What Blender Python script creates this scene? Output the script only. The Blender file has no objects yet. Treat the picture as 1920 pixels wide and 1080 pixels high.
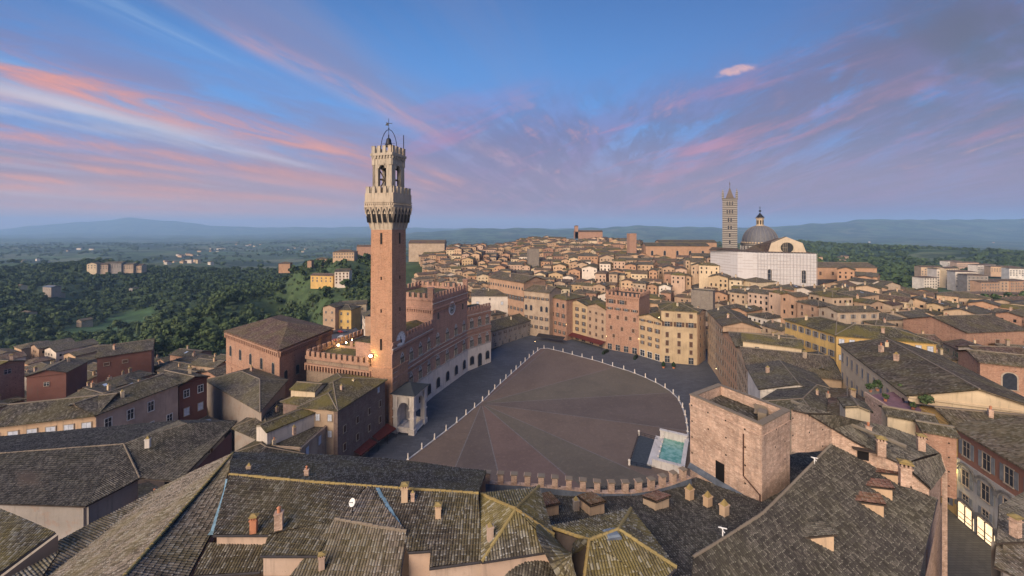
import bpy, bmesh, math, random
import numpy as np
from mathutils import Vector, Matrix, noise
random.seed(7); rng = np.random.default_rng(7)
R = math.radians
scene = bpy.context.scene
# ------------------------------------------------------------------ camera
HC, FPX, HOR, CXP = 62.0, 730.0, 427.0, 960.0
cam_d = bpy.data.cameras.new("camera"); cam = bpy.data.objects.new("camera", cam_d)
scene.collection.objects.link(cam); scene.camera = cam
cam.location = (0, 0, HC); cam.rotation_euler = (R(90), 0, 0)
cam_d.sensor_width = 36.0; cam_d.lens = 36.0 * FPX / 1920.0
cam_d.shift_y = -(540.0 - HOR) / 1920.0
cam_d.clip_start = 0.5; cam_d.clip_end = 60000.0
# ------------------------------------------------------------------ node helper
class X:
    """a node socket with arithmetic"""
    def __init__(s, nt, sock): s.nt, s.s = nt, sock
    def m(s, op, b=None, c=None, clamp=False):
        n = s.nt.nodes.new('ShaderNodeMath'); n.operation = op; n.use_clamp = clamp
        for i, v in enumerate((s, b, c)):
            if v is None: continue
            if isinstance(v, X): s.nt.links.new(v.s, n.inputs[i])
            else: n.inputs[i].default_value = v
        return X(s.nt, n.outputs[0])
    def __add__(s, b): return s.m('ADD', b)
    __radd__ = __add__
    def __sub__(s, b): return s.m('SUBTRACT', b)
    def __rsub__(s, b): return (s * -1.0) + b
    def __mul__(s, b): return s.m('MULTIPLY', b)
    __rmul__ = __mul__
    def __truediv__(s, b): return s.m('DIVIDE', b)
    def sm(s, a, b):     # smoothstep
        n = s.nt.nodes.new('ShaderNodeMapRange'); n.interpolation_type = 'SMOOTHSTEP'
        s.nt.links.new(s.s, n.inputs[0]); n.inputs[1].default_value = a; n.inputs[2].default_value = b
        return X(s.nt, n.outputs[0])
def comb(nt, x, y, z=0.0):
    n = nt.nodes.new('ShaderNodeCombineXYZ')
    for i, v in enumerate((x, y, z)):
        if isinstance(v, X): nt.links.new(v.s, n.inputs[i])
        else: n.inputs[i].default_value = v
    return n.outputs[0]
def sep(nt, sock):
    n = nt.nodes.new('ShaderNodeSeparateXYZ'); nt.links.new(sock, n.inputs[0])
    return [X(nt, o) for o in n.outputs]
def noi(nt, vec, scale, detail=4.0, rough=0.55, lac=2.0, dist=0.0):
    n = nt.nodes.new('ShaderNodeTexNoise'); n.inputs['Scale'].default_value = scale
    n.inputs['Detail'].default_value = detail; n.inputs['Roughness'].default_value = rough
    n.inputs['Distortion'].default_value = dist
    if vec is not None: nt.links.new(vec, n.inputs['Vector'])
    return X(nt, n.outputs['Fac'])
def wn(nt, vec):
    n = nt.nodes.new('ShaderNodeTexWhiteNoise'); n.noise_dimensions = '3D'; nt.links.new(vec, n.inputs['Vector'])
    return X(nt, n.outputs['Value'])
def mixc(nt, fac, a, b, mode='MIX'):
    n = nt.nodes.new('ShaderNodeMix'); n.data_type = 'RGBA'; n.blend_type = mode
    for i, v in ((0, fac), (6, a), (7, b)):
        if isinstance(v, X): nt.links.new(v.s, n.inputs[i])
        elif isinstance(v, bpy.types.NodeSocket): nt.links.new(v, n.inputs[i])
        elif i == 0: n.inputs[0].default_value = v
        else: n.inputs[i].default_value = (*v[:3], 1.0)
    return n.outputs[2]
def lin(c):
    return tuple(((v/255)/12.92 if v/255 <= .04045 else ((v/255+.055)/1.055)**2.4) for v in c)
def ramp(nt, fac, stops):
    n = nt.nodes.new('ShaderNodeValToRGB'); cr = n.color_ramp
    while len(cr.elements) < len(stops): cr.elements.new(0.5)
    for e, (p, c) in zip(cr.elements, stops): e.position = p; e.color = (*c[:3], 1)
    nt.links.new(fac.s, n.inputs[0]); return n.outputs[0]
# ------------------------------------------------------------------ sky
SUN_AZ, SUN_EL = R(-150), R(28)          # azimuth measured from +Y towards +X: behind the camera, to the left
world = bpy.data.worlds.new("World"); scene.world = world; world.use_nodes = True
nt = world.node_tree; nt.nodes.clear()
wo = nt.nodes.new('ShaderNodeOutputWorld'); bg = nt.nodes.new('ShaderNodeBackground'); bg2 = nt.nodes.new('ShaderNodeBackground')
add = nt.nodes.new('ShaderNodeAddShader')
sky = nt.nodes.new('ShaderNodeTexSky'); sky.sky_type = 'NISHITA'; sky.sun_disc = False
sky.sun_elevation = R(2.0); sky.sun_rotation = SUN_AZ
nt.links.new(sky.outputs[0], bg.inputs[0]); bg.inputs[1].default_value = 0.05
tc = nt.nodes.new('ShaderNodeTexCoord')
dx, dy, dz = sep(nt, tc.outputs['Generated'])
den = dy.m('ABSOLUTE') + 0.12                     # clouds drawn out along +Y, fanning from a point on the horizon
s_ = dx / den; t_ = (dz.m('MAXIMUM', 0.0)) / den
elev = dz.m('MAXIMUM', 0.0)
# clear-sky gradient
warpv = comb(nt, s_ * 1.3, t_ * 3.0, 2.0)
wv = noi(nt, warpv, 1.6, 3.0) - 0.5
az01 = (s_ * 0.45 + 0.5)                          # 0 left .. 1 right
low = mixc(nt, az01.sm(0.0, 0.95), lin((214, 172, 178)), lin((96, 114, 188)))
mid = mixc(nt, az01.sm(0.1, 1.0), lin((82, 160, 242)), lin((66, 124, 206)))
top = mixc(nt, az01.sm(0.0, 1.0), lin((48, 112, 188)), lin((46, 98, 174)))
c1 = mixc(nt, t_.sm(0.0, 0.26), low, mid)
skyc = mixc(nt, t_.sm(0.22, 0.62), c1, top)
# cloud plane coordinates around the vanishing point
VP = 0.235
vv = (s_ - VP) / (t_ + 0.035)                     # across the streaks
uu = (t_ + 0.05).m('POWER', -1.0)                 # along the streaks
def band(v0, w, a, feather, seed, thr0=0.25, thr1=0.7, stretch=0.12, vs=1.0):
    d = (vv + wv * a * 0.0 - v0)
    prof = ((d / w).m('POWER', 2.0) * -1.0).m('EXPONENT')
    n = noi(nt, comb(nt, vv * vs, uu * stretch, seed), 1.6, 6.0, 0.6, dist=0.3)
    return prof * n.sm(thr0, thr1) * a
def lay(base, fac, col): return mixc(nt, fac.m('MINIMUM', 1.0), base, col)
fade_low = t_.sm(0.0, 0.05)
# grey-lilac veils on the left
veil = noi(nt, comb(nt, vv * 0.5, uu * 0.05, 5.0), 1.5, 7.0, 0.62, dist=0.5).sm(0.40, 0.66)
leftm = 1.0 - s_.sm(-0.5, 0.35)
skyc = lay(skyc, veil * leftm * 0.75 * t_.sm(0.0, 0.1), lin((138, 138, 178)))
pale = noi(nt, comb(nt, vv * 0.6, uu * 0.05, 9.0), 1.7, 7.0, 0.6, dist=0.4).sm(0.5, 0.72)
skyc = lay(skyc, pale * (1.0 - s_.sm(-0.7, 0.1)) * 0.7 * fade_low, lin((190, 212, 238)))
# long salmon streaks (slope measured from the vanishing point)
def streak(slope0, slope1, w, col, amt, seed, s0, s1, vs=1.0, e0=None, glow=True):
    """a streak through (s, t): its slope varies along the way; w is its half width in t at s=-1.3"""
    k = (s_ + 1.3) / 1.5
    wob = noi(nt, comb(nt, s_ * 1.1, seed, 0.0), 1.0, 2.0) - 0.5
    tc_ = (VP - s_) * (slope0 + k * (slope1 - slope0)) + wob * 0.018
    d = t_ - tc_
    # sharp lower edge, soft upper edge
    up = (d / (w * 5.5)).m('POWER', 2.0) * -1.0
    dn = (d / (w * 1.0)).m('POWER', 2.0) * -1.0
    gt = d.m('GREATER_THAN', 0.0)
    prof = up.m('EXPONENT') * gt + dn.m('EXPONENT') * (1.0 - gt)
    core_ = ((d / (w * 1.5)).m('POWER', 2.0) * -1.0).m('EXPONENT')
    n = noi(nt, comb(nt, s_ * 2.2, t_ * 16.0 * vs + s_ * 4.0, seed), 1.6, 7.0, 0.62, dist=0.4)
    m = s_.sm(s0 - 0.25, s0 + 0.05) * (1.0 - s_.sm(s1 - 0.3, s1))
    return prof * m * n.sm(0.22, 0.62) * amt, core_ * m * n.sm(0.3, 0.65) * amt
for sl0, sl1, w, amt, seed, s0, s1 in ((0.215, 0.225, 0.012, 0.9, 12.1, -1.7, -0.5), (0.185, 0.205, 0.007, 0.7, 13.7, -1.7, -0.3)):
    wide, core_ = streak(sl0, sl1, w, None, amt, seed, s0, s1)
    skyc = lay(skyc, wide * 0.6, lin((168, 192, 228))); skyc = lay(skyc, core_ * 0.85, lin((236, 222, 230)))
for sl0, sl1, w, amt, seed, s0, s1 in (
        (0.258, 0.262, 0.021, 0.95, 1.1, -1.7, 0.12), (0.148, 0.175, 0.011, 0.85, 2.2, -1.7, -0.05),
        (0.105, 0.125, 0.006, 0.85, 3.3, -1.7, -0.55), (0.080, 0.095, 0.006, 0.9, 4.4, -1.7, -0.25),
        (0.062, 0.082, 0.005, 0.75, 5.5, -1.7, -0.45), (0.035, 0.05, 0.004, 0.55, 6.6, -1.7, -0.35),
        (0.125, 0.15, 0.005, 0.6, 8.8, -1.0, -0.2), (0.205, 0.225, 0.01, 0.4, 9.1, -1.7, -0.9)):
    wide, core_ = streak(sl0, sl1, w, None, amt, seed, s0, s1)
    skyc = lay(skyc, wide * 0.95, lin((132, 116, 162)))
    skyc = lay(skyc, core_, lin((255, 160, 132)))
# the steeper streak crossing behind the tower: from (-0.62, .42) to (0.2, .1)
d = t_ - (0.152 - s_ * 0.446) + wv * 0.03
gt = d.m('GREATER_THAN', 0.0)
prof = ((d / 0.085).m('POWER', 2.0) * -1.0).m('EXPONENT') * gt + ((d / 0.018).m('POWER', 2.0) * -1.0).m('EXPONENT') * (1.0 - gt)
mm = s_.sm(-0.95, -0.5) * (1.0 - s_.sm(0.0, 0.35))
nn = noi(nt, comb(nt, s_ * 4.0 + t_ * 2.0, t_ * 10.0 + s_ * 4.4, 3.0), 1.3, 6.0, 0.62, dist=0.5)
skyc = lay(skyc, prof * mm * nn.sm(0.25, 0.6) * 0.95, lin((122, 126, 178)))
core_ = ((d / 0.02).m('POWER', 2.0) * -1.0).m('EXPONENT') * s_.sm(-0.72, -0.5) * (1.0 - s_.sm(0.0, 0.3))
skyc = lay(skyc, core_ * nn.sm(0.3, 0.62) * 0.75, lin((216, 164, 180)))
# mottled pink-lilac fan in the middle and to the right
q = noi(nt, comb(nt, s_ * 3.2 - t_ * 2.2, t_ * 5.5 - s_ * 1.2, 11.0), 1.7, 9.0, 0.7, dist=0.4)
q2 = noi(nt, comb(nt, s_ * 2.0 - t_ * 3.0, t_ * 7.0 - s_ * 2.0, 17.0), 1.6, 9.0, 0.7, dist=0.35)
fan_top = 0.27 + s_.m('MAXIMUM', 0.0) * 0.10
fanm = (1.0 - (t_ / fan_top).sm(0.45, 1.35)) * t_.sm(0.0, 0.07) * s_.sm(-0.45, 0.1)
rad = (s_ - VP) / (t_ + 0.06)
q3 = noi(nt, comb(nt, rad * 1.3, (t_ + 0.03).m('LOGARITHM', 2.718) * 0.9, 31.0), 2.6, 8.0, 0.7, dist=0.25)
skyc = lay(skyc, q.sm(0.38, 0.58) * fanm * 0.85, lin((124, 100, 166)))
skyc = lay(skyc, q3.sm(0.40, 0.56) * fanm * 0.85, lin((82, 88, 150)))
skyc = lay(skyc, q2.sm(0.50, 0.66) * fanm * 0.75 * (1.0 - s_.sm(0.75, 1.2) * 0.7), lin((222, 120, 156)))
skyc = lay(skyc, (q3 * q).sm(0.30, 0.40) * fanm * 0.5, lin((240, 160, 165)))
skyc = lay(skyc, q2.sm(0.56, 0.36) * q.sm(0.5, 0.7) * fanm * 0.0, lin((120, 170, 230)))
# lilac belt just above the horizon
belt = t_.sm(0.01, 0.07) * (1.0 - t_.sm(0.10, 0.24))
skyc = lay(skyc, belt * 0.6 * s_.sm(-0.9, 0.2), lin((134, 112, 168)))
# diagonal band rising to the upper right, ending in darker cloud
dd = t_ - (0.14 + (s_ - 0.25) * 0.40)
bandm = ((dd / 0.13).m('POWER', 2.0) * -1.0).m('EXPONENT') * s_.sm(0.25, 0.75)
skyc = lay(skyc, bandm * q.sm(0.34, 0.56) * 0.9, lin((98, 86, 138)))
skyc = lay(skyc, bandm * q2.sm(0.52, 0.72) * 0.4 * (1.0 - s_.sm(0.7, 1.1)), lin((205, 136, 158)))
darkm = s_.sm(0.6, 1.1) * (((t_ - 0.42) / 0.17).m('POWER', 2.0) * -1.0).m('EXPONENT')
qd = noi(nt, comb(nt, s_ * 1.6, t_ * 3.0, 23.0), 1.5, 6.0, 0.6, dist=0.6)
skyc = lay(skyc, darkm * qd.sm(0.33, 0.52) * 0.95, lin((72, 70, 106)))
glow = (1.0 - s_.sm(-1.2, 0.1)) * (1.0 - t_.sm(0.03, 0.17))
skyc = lay(skyc, glow * 0.55, lin((228, 168, 164)))
# the one small bright cloud
cs = (s_ - 0.5) / 0.055; ct = (t_ - 0.352 - (s_ - 0.5) * 0.18) / 0.015
ce = ((cs.m('POWER', 2.0) + ct.m('POWER', 2.0)) * -1.0).m('EXPONENT')
cn = noi(nt, comb(nt, s_ * 30.0, t_ * 60.0, 2.0), 1.0, 4.0, 0.6)
skyc = lay(skyc, (ce * (cn * 1.6)).sm(0.3, 0.85) * 0.9, lin((226, 172, 176)))
nt.links.new(skyc, bg2.inputs[0]); bg2.inputs[1].default_value = 0.68
nt.links.new(bg.outputs[0], add.inputs[0]); nt.links.new(bg2.outputs[0], add.inputs[1])
nt.links.new(add.outputs[0], wo.inputs[0])
# ------------------------------------------------------------------ sun (soft glow of the dawn behind the camera)
sun_d = bpy.data.lights.new("sun", 'SUN'); sun = bpy.data.objects.new("sun", sun_d); scene.collection.objects.link(sun)
sun_d.energy = 4.6; sun_d.angle = R(52); sun_d.color = (1.0, 0.82, 0.64)
sd = Vector((math.sin(SUN_AZ) * math.cos(SUN_EL), math.cos(SUN_AZ) * math.cos(SUN_EL), math.sin(SUN_EL)))
sun.rotation_euler = (-sd).to_track_quat('-Z', 'Y').to_euler()
scene.view_settings.view_transform = 'Standard'; scene.view_settings.look = 'None'
scene.view_settings.exposure = 0.40; scene.view_settings.gamma = 1.0; scene.view_settings.use_curve_mapping = False
scene.cycles.volume_bounces = 2; scene.cycles.max_bounces = 6; scene.cycles.diffuse_bounces = 3
# ------------------------------------------------------------------ object helpers
C = scene.collection
def P(px, py, z):
    """the place at height z that the picture shows at (px, py)"""
    Y = FPX * (HC - z) / (py - HOR); return Vector(((px - CXP) * Y / FPX, Y, z))
def thing(name, label, cat, loc=(0, 0, 0), group=None, kind=None):
    o = bpy.data.objects.new(name, None); C.objects.link(o); o.empty_display_size = .5
    o.location = loc; o['label'] = label; o['category'] = cat
    if group: o['group'] = group
    if kind: o['kind'] = kind
    return o
def tag(o, label, cat, group=None, kind=None):
    o['label'] = label; o['category'] = cat
    if group: o['group'] = group
    if kind: o['kind'] = kind
    return o
class MB:
    """vertices and faces in world space, linked as ONE mesh object"""
    def __init__(s): s.v = []; s.f = []; s.m = []
    def face(s, pts, mi=0):
        i = len(s.v); s.v += [tuple(p) for p in pts]; s.f.append(tuple(range(i, i + len(pts)))); s.m.append(mi)
    def box(s, c, size, rz=0.0, mi=0, taper=1.0):
        """box standing on c (bottom centre)"""
        w, d, h = size[0] / 2, size[1] / 2, size[2]; ca, sa = math.cos(rz), math.sin(rz); q = []
        for zz, k in ((0, 1), (h, taper)):
            for x, y in ((-w, -d), (w, -d), (w, d), (-w, d)):
                x *= k; y *= k; q.append((c[0] + x * ca - y * sa, c[1] + x * sa + y * ca, c[2] + zz))
        for f in ((3, 2, 1, 0), (4, 5, 6, 7), (0, 1, 5, 4), (1, 2, 6, 5), (2, 3, 7, 6), (3, 0, 4, 7)):
            s.face([q[j] for j in f], mi)
    def prism(s, poly, z0, z1, mi=0, top=True, bottom=False, mt=None):
        n = len(poly)
        for i in range(n):
            a, b = poly[i], poly[(i + 1) % n]
            s.face([(a[0], a[1], z0), (b[0], b[1], z0), (b[0], b[1], z1), (a[0], a[1], z1)], mi)
        if top: s.face([(p[0], p[1], z1) for p in poly], mi if mt is None else mt)
        if bottom: s.face([(p[0], p[1], z0) for p in reversed(poly)], mi)
    def bar(s, a, b, r, mi=0, n=6, r2=None):
        a, b = Vector(a), Vector(b); d = (b - a); 
        if d.length < 1e-6: return
        d.normalize(); t = d.cross(Vector((0, 0, 1)))
        if t.length < .01: t = Vector((1, 0, 0))
        t.normalize(); w = d.cross(t); r2 = r if r2 is None else r2; A = []; B = []
        for k in range(n):
            an = 2 * math.pi * (k + .5) / n; o = t * math.cos(an) + w * math.sin(an); A.append(a + o * r); B.append(b + o * r2)
        for k in range(n):
            s.face([A[k], A[(k + 1) % n], B[(k + 1) % n], B[k]], mi)
        s.face(A[::-1], mi); s.face(B, mi)
    def lathe(s, c, prof, n=16, mi=0, ph=0.0):
        rings = [[(c[0] + r * math.cos(2 * math.pi * k / n + ph), c[1] + r * math.sin(2 * math.pi * k / n + ph), c[2] + z) for k in range(n)] for r, z in prof]
        for a, b in zip(rings, rings[1:]):
            for k in range(n): s.face([a[k], a[(k + 1) % n], b[(k + 1) % n], b[k]], mi)
        s.face(rings[0][::-1], mi); s.face(rings[-1], mi)
    def sphere(s, c, r, n=8, mi=0, sz=1.0):
        s.lathe(c, [(max(.02 * r, r * math.sin(math.pi * j / n)), -r * sz * math.cos(math.pi * j / n)) for j in range(n + 1)], n + 2, mi)
    def build(s, name, mats, parent=None, smooth=False, org=None):
        if not isinstance(mats, (list, tuple)): mats = [mats]
        v = np.array(s.v, dtype=float)
        if org is None:
            org = np.array([(v[:, 0].min() + v[:, 0].max()) / 2, (v[:, 1].min() + v[:, 1].max()) / 2, v[:, 2].min()]) if parent is None else np.array(parent.location)
        org = np.array(org, dtype=float)
        me = bpy.data.meshes.new(name); me.from_pydata([tuple(p) for p in (v - org)], [], s.f)
        for m in mats: me.materials.append(m)
        me.polygons.foreach_set('material_index', s.m)
        uvl = me.uv_layers.new(name='UVMap'); uv = np.zeros((len(me.loops), 2)); k = 0
        for f in s.f:
            p = v[list(f)]; nrm = np.zeros(3)
            for i in range(len(p)):
                a, b = p[i], p[(i + 1) % len(p)]
                nrm += ((a[1] - b[1]) * (a[2] + b[2]), (a[2] - b[2]) * (a[0] + b[0]), (a[0] - b[0]) * (a[1] + b[1]))
            L = np.linalg.norm(nrm); nrm = nrm / L if L > 1e-12 else np.array((0, 0, 1.))
            hx = math.hypot(nrm[0], nrm[1])
            if hx < .04: U = p[:, 0]; V = p[:, 1]
            else:
                tx, ty = -nrm[1] / hx, nrm[0] / hx; U = p[:, 0] * tx + p[:, 1] * ty
                if abs(nrm[2]) < .3: V = p[:, 2]
                else:
                    dvx, dvy, dvz = nrm[0] * nrm[2] / hx, nrm[1] * nrm[2] / hx, -hx
                    V = p[:, 0] * dvx + p[:, 1] * dvy + p[:, 2] * dvz
            uv[k:k + len(p), 0] = U; uv[k:k + len(p), 1] = V; k += len(p)
        uvl.data.foreach_set('uv', uv.ravel())
        if smooth: me.polygons.foreach_set('use_smooth', [True] * len(s.f))
        me.update(); o = bpy.data.objects.new(name, me); C.objects.link(o)
        if parent is not None:
            o.parent = parent
        else: o.location = org
        return o
def child(o, parent):
    o.parent = parent; return o
# ------------------------------------------------------------------ materials
MAT = {}
def newmat(name):
    m = bpy.data.materials.new(name); m.use_nodes = True; nt = m.node_tree; nt.nodes.clear()
    out = nt.nodes.new('ShaderNodeOutputMaterial'); b = nt.nodes.new('ShaderNodeBsdfPrincipled')
    nt.links.new(b.outputs[0], out.inputs[0]); b.inputs['Roughness'].default_value = .9; b.inputs['Specular IOR Level'].default_value = .25
    MAT[name] = m; return m, nt, b
def bump(nt, b, h, strength, dist):
    n = nt.nodes.new('ShaderNodeBump'); n.inputs['Strength'].default_value = strength; n.inputs['Distance'].default_value = dist
    nt.links.new(h.s, n.inputs['Height']); nt.links.new(n.outputs[0], b.inputs['Normal'])
def uvs(nt):
    n = nt.nodes.new('ShaderNodeUVMap'); n.uv_map = 'UVMap'; return sep(nt, n.outputs[0])
def orand(nt): return X(nt, nt.nodes.new('ShaderNodeObjectInfo').outputs['Random'])
def geopos(nt): return nt.nodes.new('ShaderNodeNewGeometry').outputs['Position']
def mat_flat(name, col, rough=.8, var=.15, metal=0.0, scale=1.5):
    m, nt, b = newmat(name)
    n = noi(nt, geopos(nt), scale, 5.0); f = n.sm(.3, .7)
    c = mixc(nt, f, tuple(v * (1 - var) for v in col), tuple(min(1, v * (1 + var)) for v in col))
    nt.links.new(c, b.inputs['Base Color']); b.inputs['Roughness'].default_value = rough; b.inputs['Metallic'].default_value = metal
    return m
def mat_emit(name, col, st):
    m, nt, b = newmat(name); b.inputs['Base Color'].default_value = (*col, 1)
    b.inputs['Emission Color'].default_value = (*col, 1); b.inputs['Emission Strength'].default_value = st; return m
def mat_plaster(name, col, dirt=.35, exposed=0.0):
    m, nt, b = newmat(name); gp = geopos(nt); u, v, _ = uvs(nt)
    r = orand(nt)
    big = noi(nt, gp, .22, 5.0, .6); fine = noi(nt, gp, 2.4, 6.0, .65)
    streak = noi(nt, comb(nt, u * 1.2, v * .12, 0.0), 1.4, 5.0, .65)
    base = mixc(nt, big.sm(.3, .7), tuple(c * .82 for c in col), tuple(min(1, c * 1.12) for c in col))
    base = mixc(nt, (r - .5) * .5 + .25, base, tuple(c * f for c, f in zip(col, (1.12, .95, .8))))
    base = mixc(nt, streak.sm(.5, .74) * dirt, base, (.10, .085, .07))
    base = mixc(nt, fine.sm(.55, .75) * .35, base, tuple(c * .6 for c in col))
    if exposed:
        base = mixc(nt, noi(nt, gp, .5, 6.0, .7).sm(.52, .62) * exposed, base, (.26, .15, .095))
    nt.links.new(base, b.inputs['Base Color']); bump(nt, b, fine, .3, .03); return m
def mat_brick(name, c1, c2, mortar, bw=.32, bh=.085, var=.5, big=1.0, dirt=.3, holes=True):
    m, nt, b = newmat(name); gp = geopos(nt); u, v, _ = uvs(nt)
    t = nt.nodes.new('ShaderNodeTexBrick'); nt.links.new(comb(nt, u, v, 0.0), t.inputs['Vector'])
    t.inputs['Scale'].default_value = 1.0; t.inputs['Brick Width'].default_value = bw; t.inputs['Row Height'].default_value = bh
    t.inputs['Mortar Size'].default_value = bh * .13; t.inputs['Color1'].default_value = (*c1, 1); t.inputs['Color2'].default_value = (*c2, 1); t.inputs['Mortar'].default_value = (*mortar, 1)
    n1 = noi(nt, gp, .3, 6.0, .62); n2 = noi(nt, gp, 1.7, 6.0, .7); st = noi(nt, comb(nt, u * .9, v * .08, 1.0), 1.5, 5.0, .65)
    c = mixc(nt, n1.sm(.3, .72) * .6, t.outputs[0], tuple(x * .62 for x in c1))
    rowc = wn(nt, comb(nt, (u / 1.1).m('FLOOR'), (v / .26).m('FLOOR'), 0.0))
    c = mixc(nt, (rowc - .3).m('MAXIMUM', 0.0) * .55, c, tuple(min(1, x * 1.45) for x in c2))
    c = mixc(nt, n2.sm(.48, .68) * .6, c, tuple(min(1, x * 1.45) for x in c2))
    n4 = noi(nt, comb(nt, u * 1.6, v * 4.0, 4.0), 1.8, 6.0, .72); c = mixc(nt, n4.sm(.52, .66) * .55, c, tuple(min(1, x * 1.6) for x in mortar))
    n5 = noi(nt, comb(nt, u * 1.2, v * 3.0, 9.0), 1.5, 6.0, .75); c = mixc(nt, n5.sm(.52, .66) * .6, c, tuple(x * .5 for x in c1))
    c = mixc(nt, st.sm(.48, .72) * dirt, c, (.07, .055, .05))
    if holes:
        hu = (u / 2.1).m('FRACT') - .5; hv = (v / 1.9).m('FRACT') - .5
        h = 1.0 - (hu.m('ABSOLUTE') * 2.1).m('MAXIMUM', hv.m('ABSOLUTE') * 1.9).sm(.07, .11)
        hr = wn(nt, comb(nt, (u / 2.1).m('FLOOR'), (v / 1.9).m('FLOOR'), 2.0)).m('GREATER_THAN', .35)
        c = mixc(nt, h * hr, c, (.02, .015, .012))
    nt.links.new(c, b.inputs['Base Color']); bump(nt, b, n2 * .6 + X(nt, t.outputs['Fac']) * -.4, .5, .04); return m
def mat_roof(name, dark, light, lich=(.27, .25, .20), moss=(.16, .13, .035), lamt=.35, mamt=.15, pitch=.21, row=.36, geo=False):
    m, nt, b = newmat(name); u, v, _ = uvs(nt); gp = geopos(nt); r = orand(nt)
    uc = u / pitch; vr = v / row; col = uc.m('FLOOR'); rj = wn(nt, comb(nt, col, 3.0, 1.0)); rw = (vr + rj * .25).m('FLOOR')
    tv = wn(nt, comb(nt, col, rw, 0.0)); tv2 = wn(nt, comb(nt, col, rw, 7.0))
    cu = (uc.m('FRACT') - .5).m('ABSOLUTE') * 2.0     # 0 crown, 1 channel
    n1 = noi(nt, gp, .16, 5.0, .62); n2 = noi(nt, gp, .9, 6.0, .68); n3 = noi(nt, gp, 6.5, 5.0, .75)
    f = tv * .5 + n2 * .45 + (r - .5) * .22
    f = f if not geo else tv * .26 + n2 * .42 + n3 * .22 + (r - .5) * .2
    base = ramp(nt, f, [(.2, tuple(c * .5 for c in dark)), (.42, dark), (.62, light), (.82, tuple(min(1, c * 1.35) for c in light))])
    if not geo:
        n6 = noi(nt, comb(nt, u * .9, v * .22, 3.0), 1.2, 5.0, .7); n7 = noi(nt, gp, .45, 6.0, .7)
        base = mixc(nt, n6.sm(.52, .68) * .55, base, tuple(min(1, c * 1.9) for c in light)); base = mixc(nt, n7.sm(.5, .62) * .55, base, tuple(c * .5 for c in dark))
        base = mixc(nt, tv2.m('GREATER_THAN', .93) * .5, base, (.30, .27, .22))
    base = mixc(nt, (tv2.sm(.72, .95) * n1.sm(.35, .65)) * lamt * 1.6, base, lich)
    base = mixc(nt, n3.sm(.5, .66) * n2.sm(.42, .62) * lamt, base, lich)
    if geo:
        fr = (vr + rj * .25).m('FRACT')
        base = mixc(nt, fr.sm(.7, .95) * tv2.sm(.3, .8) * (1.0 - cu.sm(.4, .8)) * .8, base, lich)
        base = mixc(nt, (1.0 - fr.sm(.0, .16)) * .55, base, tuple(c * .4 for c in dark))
    base = mixc(nt, (n1 + n3 * .35).sm(.58, .80) * mamt * 2.2, base, moss)
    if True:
        base = mixc(nt, cu.sm(.5, 1.0) * (.6 if geo else .45), base, tuple(c * .3 for c in dark))   # shade in the channels between tiles, painted into the base colour
    nt.links.new(base, b.inputs['Base Color']); b.inputs['Roughness'].default_value = .95
    rowh = (vr + rj * .25).m('FRACT')
    if geo: bump(nt, b, n3 * .6 + tv * .4, .5, .03)
    else: bump(nt, b, (1.0 - cu * cu) + rowh * .4 + n3 * .3, .8, .07)
    return m
def mat_stripe(name, c1, c2, per, duty=.5):
    m, nt, b = newmat(name); gp = geopos(nt); x, y, z = sep(nt, gp)
    f = (z / per).m('FRACT').m('GREATER_THAN', duty); n = noi(nt, gp, .6, 6.0, .65)
    c = mixc(nt, f, c1, c2); c = mixc(nt, n.sm(.45, .75) * .4, c, (.16, .14, .11))
    nt.links.new(c, b.inputs['Base Color']); return m
brick_d = mat_brick('palace_brick', (.46, .255, .18), (.39, .215, .155), (.30, .22, .16))
brick_t = mat_brick('tower_brick', (.44, .225, .125), (.37, .19, .115), (.40, .28, .19))
brick_n = mat_brick('old_brick', (.38, .235, .16), (.46, .31, .225), (.52, .41, .32), bw=.36, bh=.13, dirt=.4)
brick_o = mat_brick('orange_brick', (.38, .20, .125), (.33, .185, .125), (.36, .26, .19), dirt=.35)
brick_g = mat_brick('grey_stone', (.24, .20, .16), (.19, .16, .13), (.22, .19, .16), bw=.7, bh=.32, holes=False)
stone_w = mat_plaster('white_marble', (.64, .60, .54), .45)
stone_t = mat_plaster('travertine', (.50, .41, .29), .5)
stone_g = mat_plaster('grey_travertine', (.36, .32, .27), .5)
PL = {'pink': (.39, .285, .20), 'orange': (.41, .265, .175), 'ochre': (.45, .34, .21), 'cream': (.56, .47, .33), 'yellow': (.56, .38, .14),
      'white': (.62, .57, .50), 'beige': (.42, .33, .24), 'red': (.17, .078, .06), 'grey': (.28, .25, .22), 'peach': (.49, .36, .24), 'pale pink': (.46, .345, .265)}
plas = {k: mat_plaster('plaster_' + k.replace(' ', '_'), c, .4, .35 if k in ('beige', 'pink', 'orange', 'grey') else 0.0) for k, c in PL.items()}
plas['brick'] = brick_o; plas['stone'] = brick_g
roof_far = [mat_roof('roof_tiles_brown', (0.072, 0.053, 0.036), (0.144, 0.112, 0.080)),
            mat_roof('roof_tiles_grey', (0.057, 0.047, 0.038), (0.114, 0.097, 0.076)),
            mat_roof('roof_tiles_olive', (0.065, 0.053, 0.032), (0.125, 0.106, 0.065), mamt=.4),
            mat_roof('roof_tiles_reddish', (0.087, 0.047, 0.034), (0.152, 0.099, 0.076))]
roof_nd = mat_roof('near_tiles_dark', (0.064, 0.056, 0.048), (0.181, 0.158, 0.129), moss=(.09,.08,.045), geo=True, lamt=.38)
roof_nw = mat_roof('near_tiles_warm', (0.080, 0.065, 0.049), (0.218, 0.178, 0.140), lich=(.38, .36, .31), moss=(.14, .115, .05), lamt=.45, mamt=.24, geo=True)
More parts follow.
